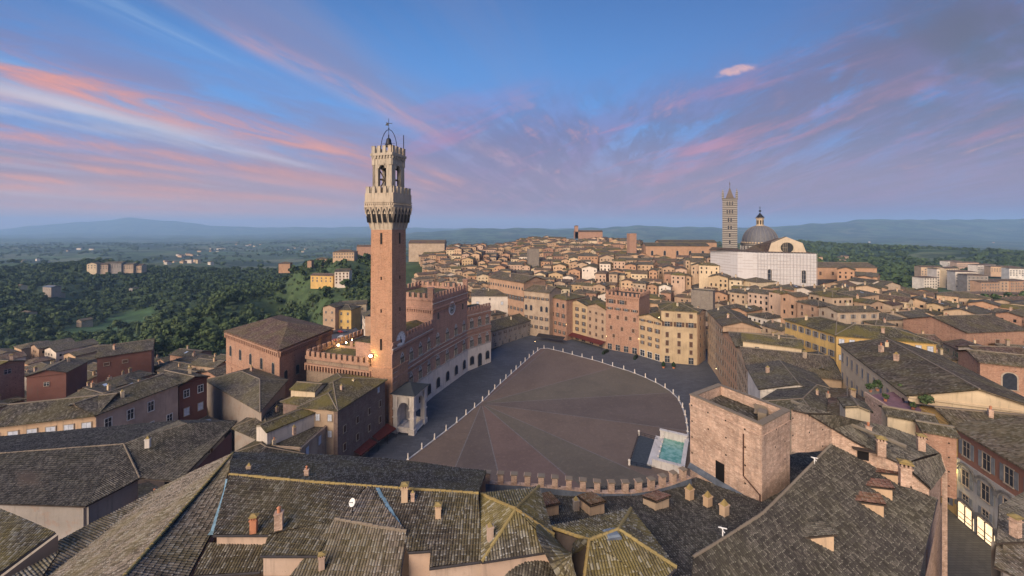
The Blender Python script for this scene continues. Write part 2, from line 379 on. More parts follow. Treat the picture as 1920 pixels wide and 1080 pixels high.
roof_nl = mat_roof('near_tiles_lichen', (0.084, 0.072, 0.054), (0.227, 0.201, 0.155), lich=(.42, .41, .37), moss=(.19, .15, .045), lamt=.65, mamt=.32, geo=True)
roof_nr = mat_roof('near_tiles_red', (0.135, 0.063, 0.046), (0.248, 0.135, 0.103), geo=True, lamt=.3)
ridge_l = mat_plaster('ridge_lichen', (.28, .215, .085), .6); ridge_g = mat_plaster('ridge_grey', (.20, .17, .13), .6)
dark = mat_flat('dark_opening', (.012, .011, .011), .4); glass = mat_flat('window_glass', (.035, .04, .05), .12)
shut_b = mat_flat('brown_shutter', (.10, .055, .035)); shut_g = mat_flat('grey_shutter', (.17, .18, .19)); shut_gr = mat_flat('green_shutter', (.05, .11, .07)); shut_w = mat_flat('pale_shutter', (.50, .53, .58))
frame_w = mat_flat('white_frame', (.62, .60, .56)); frame_s = mat_flat('stone_frame', (.33, .27, .21)); metal_d = mat_flat('dark_metal', (.03, .03, .034), .45, metal=.6)
lead = mat_flat('lead_sheet', (.11, .125, .15), .5, .25); wood = mat_flat('old_wood', (.06, .045, .035)); gutter_m = mat_flat('gutter', (.045, .04, .04), .5)
terra = mat_flat('terracotta', (.40, .17, .09), .85, .3); white_p = mat_flat('white_paint', (.72, .70, .66)); copper = mat_flat('blue_flashing', (.12, .20, .26), .6, .3)
bulb = mat_emit('warm_bulb', (1.0, .72, .30), 60.0); bulb_s = mat_emit('small_warm_bulb', (1.0, .66, .28), 8.0)
HAZE_D = 1.0e-4
# ------------------------------------------------------------------ terrain
CP = np.array([(-40, 60, 0), (0, 70, 0), (40, 80, 0), (90, 110, 3), (90, 160, 1), (60, 185, 0), (20, 200, 0), (-10, 185, 0), (-40, 125, 0), (-60, 100, 0), (20, 130, -1), (60, 140, 0),
    (20, 220, 2), (0, 45, 9), (0, 0, 17), (30, 20, 17), (62, 50, 17), (90, 40, 18), (85, 75, 15), (-30, 20, 14), (-60, 40, 8), (-60, 70, 2), (130, 110, 14), (120, 150, 10), (160, 200, 18), (110, 220, 10),
    (175, 310, 27), (260, 330, 24), (100, 400, 24), (10, 300, 8), (50, 600, 33), (-60, 500, 26), (150, 600, 32), (0, 800, 20), (0, 250, 3), (-60, 220, -6), (-100, 300, -14), (-60, 150, -6), (-105, 140, -5),
    (-150, 100, 0), (-110, 60, 4), (-200, 150, -14), (-250, 205, -17), (-330, 290, -40), (-400, 340, -52), (-500, 494, -55), (-380, 480, -54), (-620, 560, -50), (-450, 700, -42), (-240, 420, -40), (-190, 330, -36),
    (-150, 250, -20), (-175, 400, 1), (-210, 490, 20), (-250, 475, 12), (-310, 430, -18), (-120, 470, 18), (-90, 400, 8), (-330, 560, -25), (-700, 594, -30), (-560, 640, -38), (-890, 820, -20), (-700, 760, -35), (-1000, 500, -35), (-600, 330, -35),
    (-1200, 900, -30), (-1600, 1500, -100), (-900, 1500, -95), (-300, 900, -30), (-300, 1300, -85), (200, 900, 10), (200, 1300, -55), (400, 300, 5), (300, 230, 8), (250, 150, 12), (430, 330, -6), (520, 420, -8), (420, 250, -10), (600, 350, -20), (480, 600, -30), (700, 500, -25),
    (500, 800, -20), (900, 900, -15), (1240, 1222, 0), (800, 1300, -12), (1700, 1797, 35), (1200, 1797, 30), (900, 1800, 10), (2300, 1800, 38), (500, 1800, -50), (2000, 1300, -10), (1300, 800, -25), (400, 450, -12), (330, 600, 0)], float)
def warp(x, y):
    r = np.hypot(x, y) + 1e-6; k = 100 * np.log1p(r / 100) / r
    return x * k, y * k
_cx, _cy = warp(CP[:, 0], CP[:, 1])
SKYL = np.array([(-3000, 420), (-400, 424), (0, 431), (60, 423), (130, 418), (200, 413), (245, 408), (290, 412), (330, 415), (400, 423), (470, 426), (560, 426), (620, 426), (700, 425), (760, 427), (850, 428), (1000, 428), (1300, 427), (1450, 428), (6000, 428)], float)
SKYR = np.array([(-3000, 445), (700, 445), (820, 433), (900, 428), (980, 428), (1060, 430), (1130, 427), (1160, 424), (1230, 424), (1300, 426), (1400, 427), (1480, 423), (1560, 418), (1600, 413), (1680, 410.5), (1740, 413), (1790, 410.5), (1850, 412.5), (1920, 409), (2400, 408), (4000, 412)], float)
def terrain(x, y):
    x = np.atleast_1d(np.asarray(x, float)); y = np.atleast_1d(np.asarray(y, float))
    wx, wy = warp(x, y); z = np.zeros_like(x); ws = np.zeros_like(x)
    for i in range(len(CP)):
        w = 1.0 / ((wx - _cx[i]) ** 2 + (wy - _cy[i]) ** 2 + 1.0) ** 1.6
        z += w * CP[i, 2]; ws += w
    z /= ws; r = np.hypot(x, y)
    t = np.clip((r - 1500) / 1600, 0, 1); t = t * t * (3 - 2 * t)
    zf = -95 + 22 * np.sin(x / 900 + y / 1400) * np.sin(y / 700 + 1.0) + 10 * np.sin(x / 310 + 2) * np.sin(y / 260)
    z = z * (1 - t) + zf * t
    px = CXP + FPX * x / np.maximum(y, 400.0)
    for SK, Y0, wd in ((SKYL, 12500.0, 1500.0), (SKYR, 7000.0, 1300.0)):
        yy = np.interp(px, SK[:, 0], SK[:, 1]); top = HC + Y0 * (HOR - yy) / FPX
        jit = 9 * np.sin(px / 17.0) + 6 * np.sin(px / 7.3 + 1)
        g = np.exp(-((y - Y0) / wd) ** 2); z = z * (1 - g) + (top + jit) * g
    sq_ = np.clip(1.25 - np.maximum(np.abs(x - 25) / 95, np.abs(y - 145) / 110), 0, .25) * 4
    return z - sq_ * (np.maximum(z, 0) + .6)
def tz(x, y): return float(terrain(x, y)[0])
def ground_mesh():
    az = np.concatenate([np.linspace(-180, -62, 24, endpoint=False), np.linspace(-62, 62, 560), np.linspace(62, 180, 24)[1:]])
    rr = np.concatenate([[0.5], np.geomspace(12, 21000, 310)])
    A, RR = np.meshgrid(np.radians(az), rr); x = RR * np.sin(A); y = RR * np.cos(A)
    z = terrain(x.ravel(), y.ravel()).reshape(x.shape)
    far = np.clip((RR - 350) / 900, 0, 1)
    z += far * 3.0 * np.sin(x / 57 + 1.3 * np.sin(y / 91)) * np.sin(y / 73)
    n, m = x.shape; v = np.stack([x, y, z], -1).reshape(-1, 3)
    i = np.arange(n * m).reshape(n, m); f = np.stack([i[:-1, :-1], i[:-1, 1:], i[1:, 1:], i[1:, :-1]], -1).reshape(-1, 4)
    me = bpy.data.meshes.new('ground'); me.vertices.add(len(v)); me.vertices.foreach_set('co', v.ravel())
    me.loops.add(len(f) * 4); me.loops.foreach_set('vertex_index', f.ravel()); me.polygons.add(len(f))
    me.polygons.foreach_set('loop_start', np.arange(0, len(f) * 4, 4)); me.polygons.foreach_set('loop_total', np.full(len(f), 4))
    me.polygons.foreach_set('use_smooth', [True] * len(f)); me.update(calc_edges=True)
    me.flip_normals()
    tw = np.zeros(len(v)); X_, Y_ = v[:, 0], v[:, 1]
    tw[(Y_ < 720) & (Y_ > -80) & (X_ > -75 - 0.0 * Y_) & (X_ < 330 + .1 * Y_)] = 1
    tw[(Y_ < 240) & (X_ < -60) & (X_ > -330)] = 1; tw[(Y_ > 230) & (X_ < -60 ) & (Y_ < 480)] = 0
    tw[(Y_ > 470) & (Y_ < 720) & (X_ < -90)] = 0
    at = me.attributes.new('town', 'FLOAT', 'POINT'); at.data.foreach_set('value', tw)
    o = bpy.data.objects.new('ground', me); C.objects.link(o); o['kind'] = 'structure'
    m_, nt, b = newmat('hill_ground'); gp = geopos(nt); a = nt.nodes.new('ShaderNodeAttribute'); a.attribute_name = 'town'
    tw_ = X(nt, a.outputs['Fac']); n1 = noi(nt, gp, .004, 8.0, .62, dist=.4); n2 = noi(nt, gp, .05, 6.0, .65); n3 = noi(nt, gp, .6, 4.0)
    vo = nt.nodes.new('ShaderNodeTexVoronoi'); vo.inputs['Scale'].default_value = .0042; nt.links.new(gp, vo.inputs['Vector'])
    vc = sep(nt, vo.outputs['Color'])[0]
    field = ramp(nt, vc, [(.0, (.05, .085, .032)), (.3, (.085, .13, .05)), (.5, (.04, .07, .03)), (.7, (.13, .135, .07)), (.9, (.07, .12, .05))])
    woods = mixc(nt, n2.sm(.4, .6), (.014, .028, .012), (.035, .055, .02))
    veg = mixc(nt, n1.sm(.46, .56), field, woods)
    near = mixc(nt, n2.sm(.42, .6), (.06, .095, .035), (.035, .058, .022))
    near = mixc(nt, noi(nt, gp, .25, 5.0, .7).sm(.5, .7) * .6, near, (.10, .115, .05))
    xx, yy, zz = sep(nt, gp); dist = (xx * xx + yy * yy).m('SQRT')
    veg = mixc(nt, dist.sm(700, 1500), near, veg)
    pave = mixc(nt, n3.sm(.35, .65), (.045, .042, .04), (.075, .07, .065))
    nt.links.new(mixc(nt, tw_, veg, pave), b.inputs['Base Color']); me.materials.append(m_)
    return o
# ------------------------------------------------------------------ tiled roof facet with real corrugation
def facet_mesh(pts, pitch=.21, row=.36, amp=.07, step=.04):
    pts = np.array([tuple(p) for p in pts], float); c = pts.mean(0); n = np.zeros(3)
    for i in range(len(pts)):
        a, b_ = pts[i] - c, pts[(i + 1) % len(pts)] - c; n += np.cross(a, b_)
    n /= np.linalg.norm(n)
    if n[2] < 0: n = -n; pts = pts[::-1]
    dn = np.array([n[0] * n[2], n[1] * n[2], -(n[0] ** 2 + n[1] ** 2)]); dn /= np.linalg.norm(dn); uu = np.cross(dn, n)
    q = pts - c; ou, ov = c @ uu, c @ dn; U = q @ uu + ou; V = q @ dn + ov; W = q @ n
    if len(pts) > 3:
        A = np.stack([np.ones_like(U), U, V, U * V], 1); co, *_ = np.linalg.lstsq(A, W, rcond=None)
    else: co = np.zeros(4); A = None; W *= 0
    k0, k1 = math.floor(U.min() / pitch) , math.ceil(U.max() / pitch); us = np.arange(k0 * 4, k1 * 4 + 1) * pitch / 4
    r0, r1 = math.floor(V.min() / row), math.ceil(V.max() / row); vs = []
    for k in range(r0, r1): vs += [k * row + .012, (k + 1) * row - .012]
    vs = np.array(vs); gu, gv = np.meshgrid(us, vs); N, M = gu.shape
    i = np.arange(N * M).reshape(N, M); f = np.stack([i[:-1, :-1], i[1:, :-1], i[1:, 1:], i[:-1, 1:]], -1).reshape(-1, 4)
    # keep only cells near the polygon
    keep = np.ones(len(f), bool); fu = gu.ravel()[f]; fv = gv.ravel()[f]
    area = sum(U[i] * V[(i + 1) % len(U)] - U[(i + 1) % len(U)] * V[i] for i in range(len(U))); sg = 1 if area > 0 else -1
    for k in range(len(U)):
        au, av, bu, bv = U[k], V[k], U[(k + 1) % len(U)], V[(k + 1) % len(U)]
        s = sg * ((bu - au) * (fv - av) - (bv - av) * (fu - au)); keep &= (s > 0).any(1)
    f = f[keep]; me = bpy.data.meshes.new('roof')
    used, inv = np.unique(f.ravel(), return_inverse=True); f = inv.reshape(-1, 4)
    co3 = np.stack([gu.ravel()[used], gv.ravel()[used], np.zeros(len(used))], -1)
    me.vertices.add(len(co3)); me.vertices.foreach_set('co', co3.ravel()); me.loops.add(len(f) * 4); me.loops.foreach_set('vertex_index', f.ravel())
    me.polygons.add(len(f)); me.polygons.foreach_set('loop_start', np.arange(0, len(f) * 4, 4)); me.polygons.foreach_set('loop_total', np.full(len(f), 4)); me.update(calc_edges=True)
    bm = bmesh.new(); bm.from_mesh(me)
    for k in range(len(U)):
        a = Vector((U[k], V[k], 0)); b2 = Vector((U[(k + 1) % len(U)], V[(k + 1) % len(U)], 0)); d = b2 - a
        if d.length < .01: continue
        no = Vector((d.y, -d.x, 0)) * sg
        bmesh.ops.bisect_plane(bm, geom=bm.verts[:] + bm.edges[:] + bm.faces[:], plane_co=a, plane_no=no, clear_outer=True)
    bm.to_mesh(me); bm.free(); nv = len(me.vertices); a = np.zeros(nv * 3); me.vertices.foreach_get('co', a); a = a.reshape(-1, 3)
    u, v = a[:, 0], a[:, 1]; w = co[0] + co[1] * u + co[2] * v + co[3] * u * v
    ph = (u / pitch) % 1.0; col = np.floor(u / pitch); jit = np.sin(col * 12.9898) * 43758.5; jit = jit - np.floor(jit)
    prof = np.abs(np.sin(math.pi * ph)) ** .8
    rw = np.floor(v / row); h2 = np.sin(col * 78.2 + rw * 37.7) * 15731.7; h2 -= np.floor(h2)
    w = w + amp * prof * (1 + .25 * (h2 - .5)) + step * ((v / row) % 1.0) + .02 * (h2 - .5) + .03 * np.sin(u * .9 + v * .4)
    p3 = c + (u - ou)[:, None] * uu + (v - ov)[:, None] * dn + w[:, None] * n
    nl = len(me.loops); li = np.zeros(nl, int); me.loops.foreach_get('vertex_index', li)
    return p3, [tuple(p.vertices) for p in me.polygons], np.stack([u[li], v[li]], 1), me
def join_raw(parts, name, mats, parent):
    """parts: list of (verts, faces, uv, matindex) into one mesh object"""
    V = []; F = []; UV = []; MI = []; off = 0
    for p3, f, uv, mi in parts:
        V.append(p3); F += [tuple(i + off for i in t) for t in f]; UV.append(uv); MI += [mi] * len(f); off += len(p3)
    V = np.concatenate(V); org = np.array(parent.location); me = bpy.data.meshes.new(name)
    me.from_pydata((V - org).tolist(), [], F); uvl = me.uv_layers.new(name='UVMap'); uvl.data.foreach_set('uv', np.concatenate(UV).ravel())
    for m in mats: me.materials.append(m)
    me.polygons.foreach_set('material_index', MI); me.update()
    o = bpy.data.objects.new(name, me); C.objects.link(o); o.parent = parent; return o
def near_roof(parent, V, facets, mat, thick=.14):
    parts = []
    for fc in facets:
        pts = [V[k] for k in fc]; p3, f, uv, me = facet_mesh(pts); bpy.data.meshes.remove(me); parts.append((p3, f, uv, 0))
        pa = np.array([tuple(p) for p in pts]); n = len(pa); lo = pa - (0, 0, thick + .02); hi = pa - (0, 0, .02)
        parts.append((np.concatenate([hi, lo]), [tuple(range(n, 2 * n))] + [(i, (i + 1) % n, n + (i + 1) % n, n + i) for i in range(n)], np.zeros((n + 4 * n, 2)), 1))
    return join_raw(parts, 'roof', [mat, wood], parent)
def ridge_caps(parent, V, edges, mat, r=.115):
    """half-round cap tiles laid along ridges and hips, one mesh per line"""
    for a, b_ in edges:
        a, b_ = Vector(V[a]), Vector(V[b_]); L = (b_ - a).length; n = max(1, int(L / .45)); m = MB()
        for k in range(n):
            p = a + (b_ - a) * (k / n); q = a + (b_ - a) * ((k + 1.06) / n); j = random.uniform(-.02, .02)
            m.bar(p + Vector((0, 0, .03 + j)), q + Vector((0, 0, .06 + j)), r * random.uniform(.9, 1.08), n=7, r2=r * 1.12)
        m.build('ridge_tiles', mat, parent)
def walls(parent, V, edges, z0, mat, inset=.35, drop=.16, name='wall'):
    """walls below eave edges, set back under the overhang; holes {edge: [(t0, t1, zlo, zhi)]}"""
    allp = [Vector(V[k]) for e in edges for k in e]; cen = sum(allp, Vector()) / len(allp); out = []
    for ei, (a, b_) in enumerate(edges):
        A, B = Vector(V[a]), Vector(V[b_]); d = (B - A); d.z = 0; nrm = Vector((d.y, -d.x, 0)).normalized()
        if nrm.dot((A + B) / 2 - cen) < 0: nrm = -nrm
        A = A - nrm * inset; B = B - nrm * inset
        m = MB(); m.face([(A.x, A.y, z0), (B.x, B.y, z0), (B.x, B.y, B.z - drop), (A.x, A.y, A.z - drop)]); m.build(name, mat, parent)
        out.append((A, B, nrm))
    return out
def gutters(parent, V, edges, r=.09):
    for a, b_ in edges: m = MB(); m.bar(Vector(V[a]) - Vector((0, 0, .08)), Vector(V[b_]) - Vector((0, 0, .08)), r, n=6); m.build('gutter', gutter_m, parent)
# ------------------------------------------------------------------ windows (unit meshes shared by the copies)
WIN = {}; frame_m = mat_flat('aged_marble', (.42, .39, .35), .8, .3)
def win_mesh(kind, w, h):
    key = (kind, round(w, 1), round(h, 1))
    if key in WIN: return WIN[key]
    w, h = key[1], key[2]; m = MB(); W2 = w / 2
    def slab(x0, x1, z0, z1, y0, y1, mi):
        m.box(((x0 + x1) / 2, (y0 + y1) / 2, z0), (x1 - x0, y1 - y0, z1 - z0), 0, mi)
    # outside is -y; material 0 glass/dark, 1 frame, 2 shutter, 3 stone
    if kind in ('open', 'openg', 'plain', 'white', 'closed', 'closedw', 'closedg', 'greenopen'):
        slab(-W2, W2, 0, h, -.02, .02, 0)
        slab(-W2 - .12, W2 + .12, -.14, 0, -.2, .0, 3); slab(-W2 - .12, W2 + .12, h, h + .14, -.12, .0, 3)
        slab(-W2 - .12, -W2, 0, h, -.10, .0, 3); slab(W2, W2 + .12, 0, h, -.10, .0, 3)
        if kind in ('open', 'openg', 'white', 'greenopen', 'plain'):
            slab(-.035, .035, 0, h, -.05, -.02, 1); slab(-W2, W2, h * .6, h * .6 + .06, -.05, -.02, 1)
        if kind in ('open', 'openg', 'greenopen'):
            slab(-W2 - .12 - W2 * .95, -W2 - .12, 0, h, -.09, -.04, 2); slab(W2 + .12, W2 + .12 + W2 * .95, 0, h, -.09, -.04, 2)
        if kind in ('closed', 'closedw', 'closedg'):
            slab(-W2, -.02, 0, h, -.07, -.03, 2); slab(.02, W2, 0, h, -.07, -.03, 2)
    if kind == 'gothic':      # three pointed lights under a pointed arch
        def arch(r, z, y, mi, wd=None, n=8):
            pts = [(-r, z)]
            for k in range(1, n + 1): an = math.pi - math.pi / 3 * k / n; pts.append((r + 2 * r * math.cos(an), z + 2 * r * math.sin(an)))
            for k in range(n - 1, -1, -1): an = math.pi / 3 * k / n; pts.append((-r + 2 * r * math.cos(an), z + 2 * r * math.sin(an)))
            return pts
        hs = h * .58; A = arch(W2 * 1.18, hs, 0, 0)
        pts = [(-W2 * 1.18, 0)] + A + [(W2 * 1.18, 0)]
        m.face([(x, -.03, z) for x, z in pts], 3)
        A2 = arch(W2, hs, 0, 0); m.face([(x, -.10, z) for x, z in [(-W2, hs * .98)] + A2 + [(W2, hs * .98)]], 1)
        for k in (-1, 0, 1):
            cx = k * w / 3; r = w * .14; L = [(cx - r, 0), (cx - r, hs * .98), (cx, hs * 1.2), (cx + r, hs * .98), (cx + r, 0)]
            m.face([(x, -.13, z) for x, z in L], 0)
        for k in (-1.5, -.5, .5, 1.5): slab(k * w / 3 - .07, k * w / 3 + .07, 0, hs * .9, -.24, -.10, 1)
        m.face([(.22 * math.cos(t), -.14, hs * 1.38 + .22 * math.sin(t)) for t in [i * math.pi / 4 for i in range(8)]], 0)
        slab(-W2 * 1.3, W2 * 1.3, -.18, 0, -.3, 0, 1)
    if kind == 'arch':
        pts = [(-W2, 0)] + [(-W2 * math.cos(t), h - W2 + W2 * math.sin(t)) for t in [i * math.pi / 8 for i in range(9)]] + [(W2, 0)]
        m.face([(x * 1.22, -.03, (z if z < .1 else z + .2)) for x, z in pts], 3); m.face([(x, -.08, z) for x, z in pts], 0)
        slab(-W2 * 1.3, W2 * 1.3, -.14, 0, -.2, 0, 3)
    sh = {'open': shut_b, 'openg': shut_g, 'closed': shut_b, 'closedw': shut_w, 'closedg': shut_g, 'greenopen': shut_gr}.get(kind, shut_b)
    mats = [glass if kind != 'gothic' else dark, frame_m if kind == 'gothic' else frame_w if kind in ('white', 'plain', 'open') else frame_s, sh, brick_d if kind == 'gothic' else frame_s if kind != 'white' else frame_w]
    o = m.build('window', mats, None, org=(0, 0, 0)); me = o.data; bpy.data.objects.remove(o); WIN[key] = me; return me
NOBJ = 0
def add_win(parent, A, B, t, z, kind='open', w=1.1, h=1.8, name='window', push=.0):
    """window on the wall from A to B (outside on the right when looking from A to B), centre at fraction t, sill at height z"""
    d = Vector((B[0] - A[0], B[1] - A[1], 0)); ang = math.atan2(d.y, d.x); me = win_mesh(kind, w, h)
    o = bpy.data.objects.new(name, me); C.objects.link(o); o.parent = parent
    n = Vector((d.y, -d.x, 0)).normalized() * (.03 + push)
    p = Vector((A[0], A[1], 0)) + d * t + n; o.location = Vector((p.x, p.y, z)) - Vector(parent.location); o.rotation_euler = (0, 0, ang); return o
def win_rows(parent, A, B, n, rows, kind='open', w=1.1, h=1.8, t0=.0, t1=1.0, miss=.0, inset=.5):
    for zi, z in enumerate(rows):
        k_, h_ = kind, h
        if isinstance(z, tuple): z, k_, h_ = z
        for k in range(n):
            if random.random() < miss: continue
            kk = k_ if isinstance(k_, str) else random.choice(k_)
            add_win(parent, A, B, t0 + (t1 - t0) * (k + inset) / (n - 1 + 2 * inset), z, kk, w, h_)
# ------------------------------------------------------------------ ordinary buildings on a four-sided footprint
def ccw(q):
    a = sum(q[i][0] * q[(i + 1) % len(q)][1] - q[(i + 1) % len(q)][0] * q[i][1] for i in range(len(q)))
    return list(q) if a > 0 else list(q)[::-1]
def rect(a, b_, d):
    """footprint with front edge a-b and depth d away from the camera"""
    a = Vector((a[0], a[1])); b_ = Vector((b_[0], b_[1])); e = b_ - a; n = Vector((-e.y, e.x)).normalized()
    if n.dot((a + b_) / 2) < 0: n = -n
    return [a, b_, b_ + n * d, a + n * d]
def roof_geo(q, z1, kind, pitch, over):
    q = [Vector((p[0], p[1])) for p in q]; c = sum(q, Vector((0, 0))) / 4
    L01 = ((q[1] - q[0]).length + (q[2] - q[3]).length) / 2; L12 = ((q[2] - q[1]).length + (q[3] - q[0]).length) / 2
    if L12 > L01: q = q[1:] + q[:1]; L01, L12 = L12, L01
    ax = ((q[1] + q[2]) / 2 - (q[0] + q[3]) / 2).normalized(); lat = Vector((-ax.y, ax.x)); e = []
    for p in q:
        s1 = 1 if (p - c).dot(ax) > 0 else -1; s2 = 1 if (p - c).dot(lat) > 0 else -1
        e.append(p + ax * s1 * over + lat * s2 * over)
    W = L12 / 2 + over; h = W * math.tan(pitch); m0 = (e[0] + e[3]) / 2; m1 = (e[1] + e[2]) / 2
    ins = min(W, (m1 - m0).length * .42) if kind == 'hip' else 0
    r0, r1 = m0 + ax * ins, m1 - ax * ins; E = [Vector((p.x, p.y, z1)) for p in e]; R0 = Vector((r0.x, r0.y, z1 + h)); R1 = Vector((r1.x, r1.y, z1 + h))
    return q, E, R0, R1
def mass(mbw, mbr, q, z0, z1, kind='gable', pitch=R(19), over=.5, wi=0, ri=0):
    q = ccw(q); q, E, R0, R1 = roof_geo(q, z1, kind, pitch, over); mbw.prism(q, z0, z1, wi, top=False)
    t = Vector((0, 0, .02))
    if kind == 'flat':
        mbr.face([(p.x, p.y, z1 - .6) for p in q], ri); return q, E, R0, R1
    F = [(E[0], E[1], R1, R0), (E[2], E[3], R0, R1)]
    if kind == 'hip': F += [(E[1], E[2], R1), (E[3], E[0], R0)]
    else:
        k = (R0.z - z1)
        for a, b_, r in ((q[1], q[2], R1), (q[3], q[0], R0)):
            m_ = (a + b_) / 2; mbw.face([(a.x, a.y, z1), (b_.x, b_.y, z1), (m_.x, m_.y, R0.z - .12)], wi)
    for f in F: mbr.face(f, ri)
    for f in F:    # thickness at the eave
        a, b_ = f[0], f[1]; mbr.face([a - Vector((0, 0, .25)), b_ - Vector((0, 0, .25)), b_, a], ri)
        mbr.face([p - Vector((0, 0, .25)) for p in f][::-1], ri)
    return q, E, R0, R1
def chimney(parent, x, y, z, s=1.0, rz=0.0, mat=None, kind=0, name='chimney'):
    m = MB(); w, d, h = .7 * s, .55 * s, 1.5 * s
    m.box((x, y, z), (w, d, h), rz, 0)
    if kind == 0:
        m.box((x, y, z + h), (w * 1.25, d * 1.25, .1 * s), rz, 0)
        ca, sa = math.cos(rz), math.sin(rz)
        for k in (-.36, 0, .36): m.box((x + k * w * ca, y + k * w * sa, z + h + .1 * s), (.12 * s, d, .28 * s), rz, 0)
        m.box((x, y, z + h + .38 * s), (w * 1.3, d * 1.35, .12 * s), rz, 1); m.box((x, y, z + h + .5 * s), (w * 1.1, d * 1.0, .16 * s), rz, 1, .2)
    elif kind == 1:
        m.box((x, y, z + h), (w * 1.15, d * 1.15, .08), rz, 0); m.lathe((x, y, z + h + .08), [(.16 * s, 0), (.15 * s, .4 * s), (.22 * s, .45 * s), (.02, .6 * s)], 8, 1)
    else:
        m.box((x, y, z + h), (w * 1.2, d * 1.2, .1), rz, 0); m.box((x, y, z + h + .1), (w * .9, d * .9, .5 * s), rz, 1, .1)
    return m.build(name, [mat or brick_n, terra if kind == 1 else ridge_l], parent)
EXCL = []     # footprints already taken
HOUSES = []   # (object, centre) for labels
def block(name, label, foot, z1, z0=None, wall='beige', roof=0, kind='gable', pitch=R(18), over=.55, wins=(), cat='house', group=None, chim=0, cornice=False, keep=True):
    foot = ccw(foot); cx = sum(p[0] for p in foot) / 4; cy = sum(p[1] for p in foot) / 4
    if z0 is None: z0 = min(tz(p[0], p[1]) for p in foot) - 1.5
    t = thing(name, label, cat, (cx, cy, z0), group); w = MB(); r = MB()
    q, E, R0, R1 = mass(w, r, foot, z0, z1, kind, pitch, over)
    if cornice:
        for i in range(4):
            a, b_ = q[i], q[(i + 1) % 4]; d = (b_ - a).normalized(); n = Vector((d.y, -d.x)) * .1
            w.bar((a.x + n.x, a.y + n.y, z1 - .35), (b_.x + n.x, b_.y + n.y, z1 - .35), .22, n=4)
    w.build('wall', plas[wall] if isinstance(wall, str) else wall, t)
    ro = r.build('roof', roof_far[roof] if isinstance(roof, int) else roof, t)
    if kind == 'hip' or kind == 'gable':
        m = MB(); m.bar(R0 + Vector((0, 0, .02)), R1 + Vector((0, 0, .02)), .16, n=5)
        if kind == 'hip':
            for a, b_ in ((E[0], R0), (E[3], R0), (E[1], R1), (E[2], R1)): m.bar(a, b_, .14, n=5)
        m.build('ridge_tiles', ridge_g, t)
    Q = ccw([tuple(p) for p in foot])
    for (ei, n, rows, kd, ww, hh) in wins:
        A, B = foot[ei % 4], foot[(ei + 1) % 4]; win_rows(t, A, B, n, rows, kd, ww, hh, miss=.03)
    for k in range(chim):
        u, s = random.uniform(.15, .85), random.uniform(.25, .8); p = R0.lerp(R1, u).lerp(E[0].lerp(E[1], u), s * .7)
        c = chimney(t, p.x, p.y, p.z - .3, random.uniform(.8, 1.2), random.uniform(0, 3), kind=random.choice((0, 1, 2)), mat=random.choice((brick_n, plas['beige'], plas['cream'])))
    if keep: EXCL.append([tuple(p)[:2] for p in foot])
    return t
def edge_to(foot, p, q_):
    """index of the ccw edge that runs closest to the segment p-q"""
    f = ccw(foot); m = Vector(((p[0] + q_[0]) / 2, (p[1] + q_[1]) / 2)); best = min(range(4), key=lambda i: ((Vector((f[i][0], f[i][1])) + Vector((f[(i + 1) % 4][0], f[(i + 1) % 4][1]))) / 2 - m).length)
    return best
# ------------------------------------------------------------------ setting
ground_mesh()
def zt(p, z): return Vector((p[0], p[1], z))
def sheet(name, polys, mats, z, kind='structure'):
    m = MB()
    for poly, mi in polys: m.face([(p[0], p[1], z) for p in ccw([tuple(p) for p in poly])], mi)
    o = m.build(name, mats); o['kind'] = kind; return o
def mat_paving(name, c1, c2, sc=2.2, dirt=.3):
    m, nt, b = newmat(name); gp = geopos(nt); x, y, z = sep(nt, gp); n1 = noi(nt, gp, .09, 7.0, .62, dist=.5); n2 = noi(nt, gp, .8, 6.0, .65)
    t = nt.nodes.new('ShaderNodeTexBrick'); nt.links.new(gp, t.inputs['Vector']); t.inputs['Scale'].default_value = 1; t.inputs['Brick Width'].default_value = sc; t.inputs['Row Height'].default_value = sc * .4
    t.inputs['Color1'].default_value = (*c1, 1); t.inputs['Color2'].default_value = (*c2, 1); t.inputs['Mortar'].default_value = tuple(v * .6 for v in c1) + (1,); t.inputs['Mortar Size'].default_value = .03
    c = mixc(nt, n1.sm(.38, .66) * .45, t.outputs[0], tuple(v * .62 for v in c1)); c = mixc(nt, n2.sm(.5, .75) * dirt, c, tuple(v * 1.5 for v in c2))
    nt.links.new(c, b.inputs['Base Color']); b.inputs['Roughness'].default_value = .75; return m
pav_grey = mat_paving('stone_paving', (.070, .074, .086), (.094, .098, .112))
pav_br = [mat_paving('fan_brick_%s' % n, c, tuple(v * 1.12 for v in c), .6) for n, c in (('warm', (.168, .124, .096)), ('brown', (.144, .120, .090)), ('rose', (.172, .118, .096)), ('mauve', (.134, .104, .088)))]
ring = [(-75, 95), (-40, 60), (10, 46), (50, 48), (78, 90), (98, 150), (104, 178), (95, 200), (60, 215), (20, 232), (5, 232), (-6, 205), (-12, 190), (-32, 165), (-42, 140), (-45, 122), (-60, 112)]
sheet('piazza_paving', [(ring, 0)], [pav_grey], .012)
outl = [P(x, y, 0) for x, y in ((765, 862), (853, 795), (905, 752), (935, 722), (965, 695), (995, 668), (1013, 654), (1026, 653), (1052, 659), (1085, 668), (1120, 677), (1150, 687), (1180, 696), (1210, 708), (1235, 720), (1256, 733), (1270, 746), (1279, 762), (1285, 780), (1289, 803), (1290, 830))]
outl += [Vector((50, 98, 0)), Vector((44, 80, 0)), Vector((30, 66, 0)), Vector((8, 60, 0)), Vector((-15, 66, 0)), Vector((-30, 84, 0)), P(740, 882, 0)]
fan_c = P(903, 757, 0)
rays = [P(x, y, 0) for x, y in ((1026, 653), (1153, 688), (1250, 737), (1289, 808), (1182, 880), (1060, 890), (935, 890), (850, 885))]
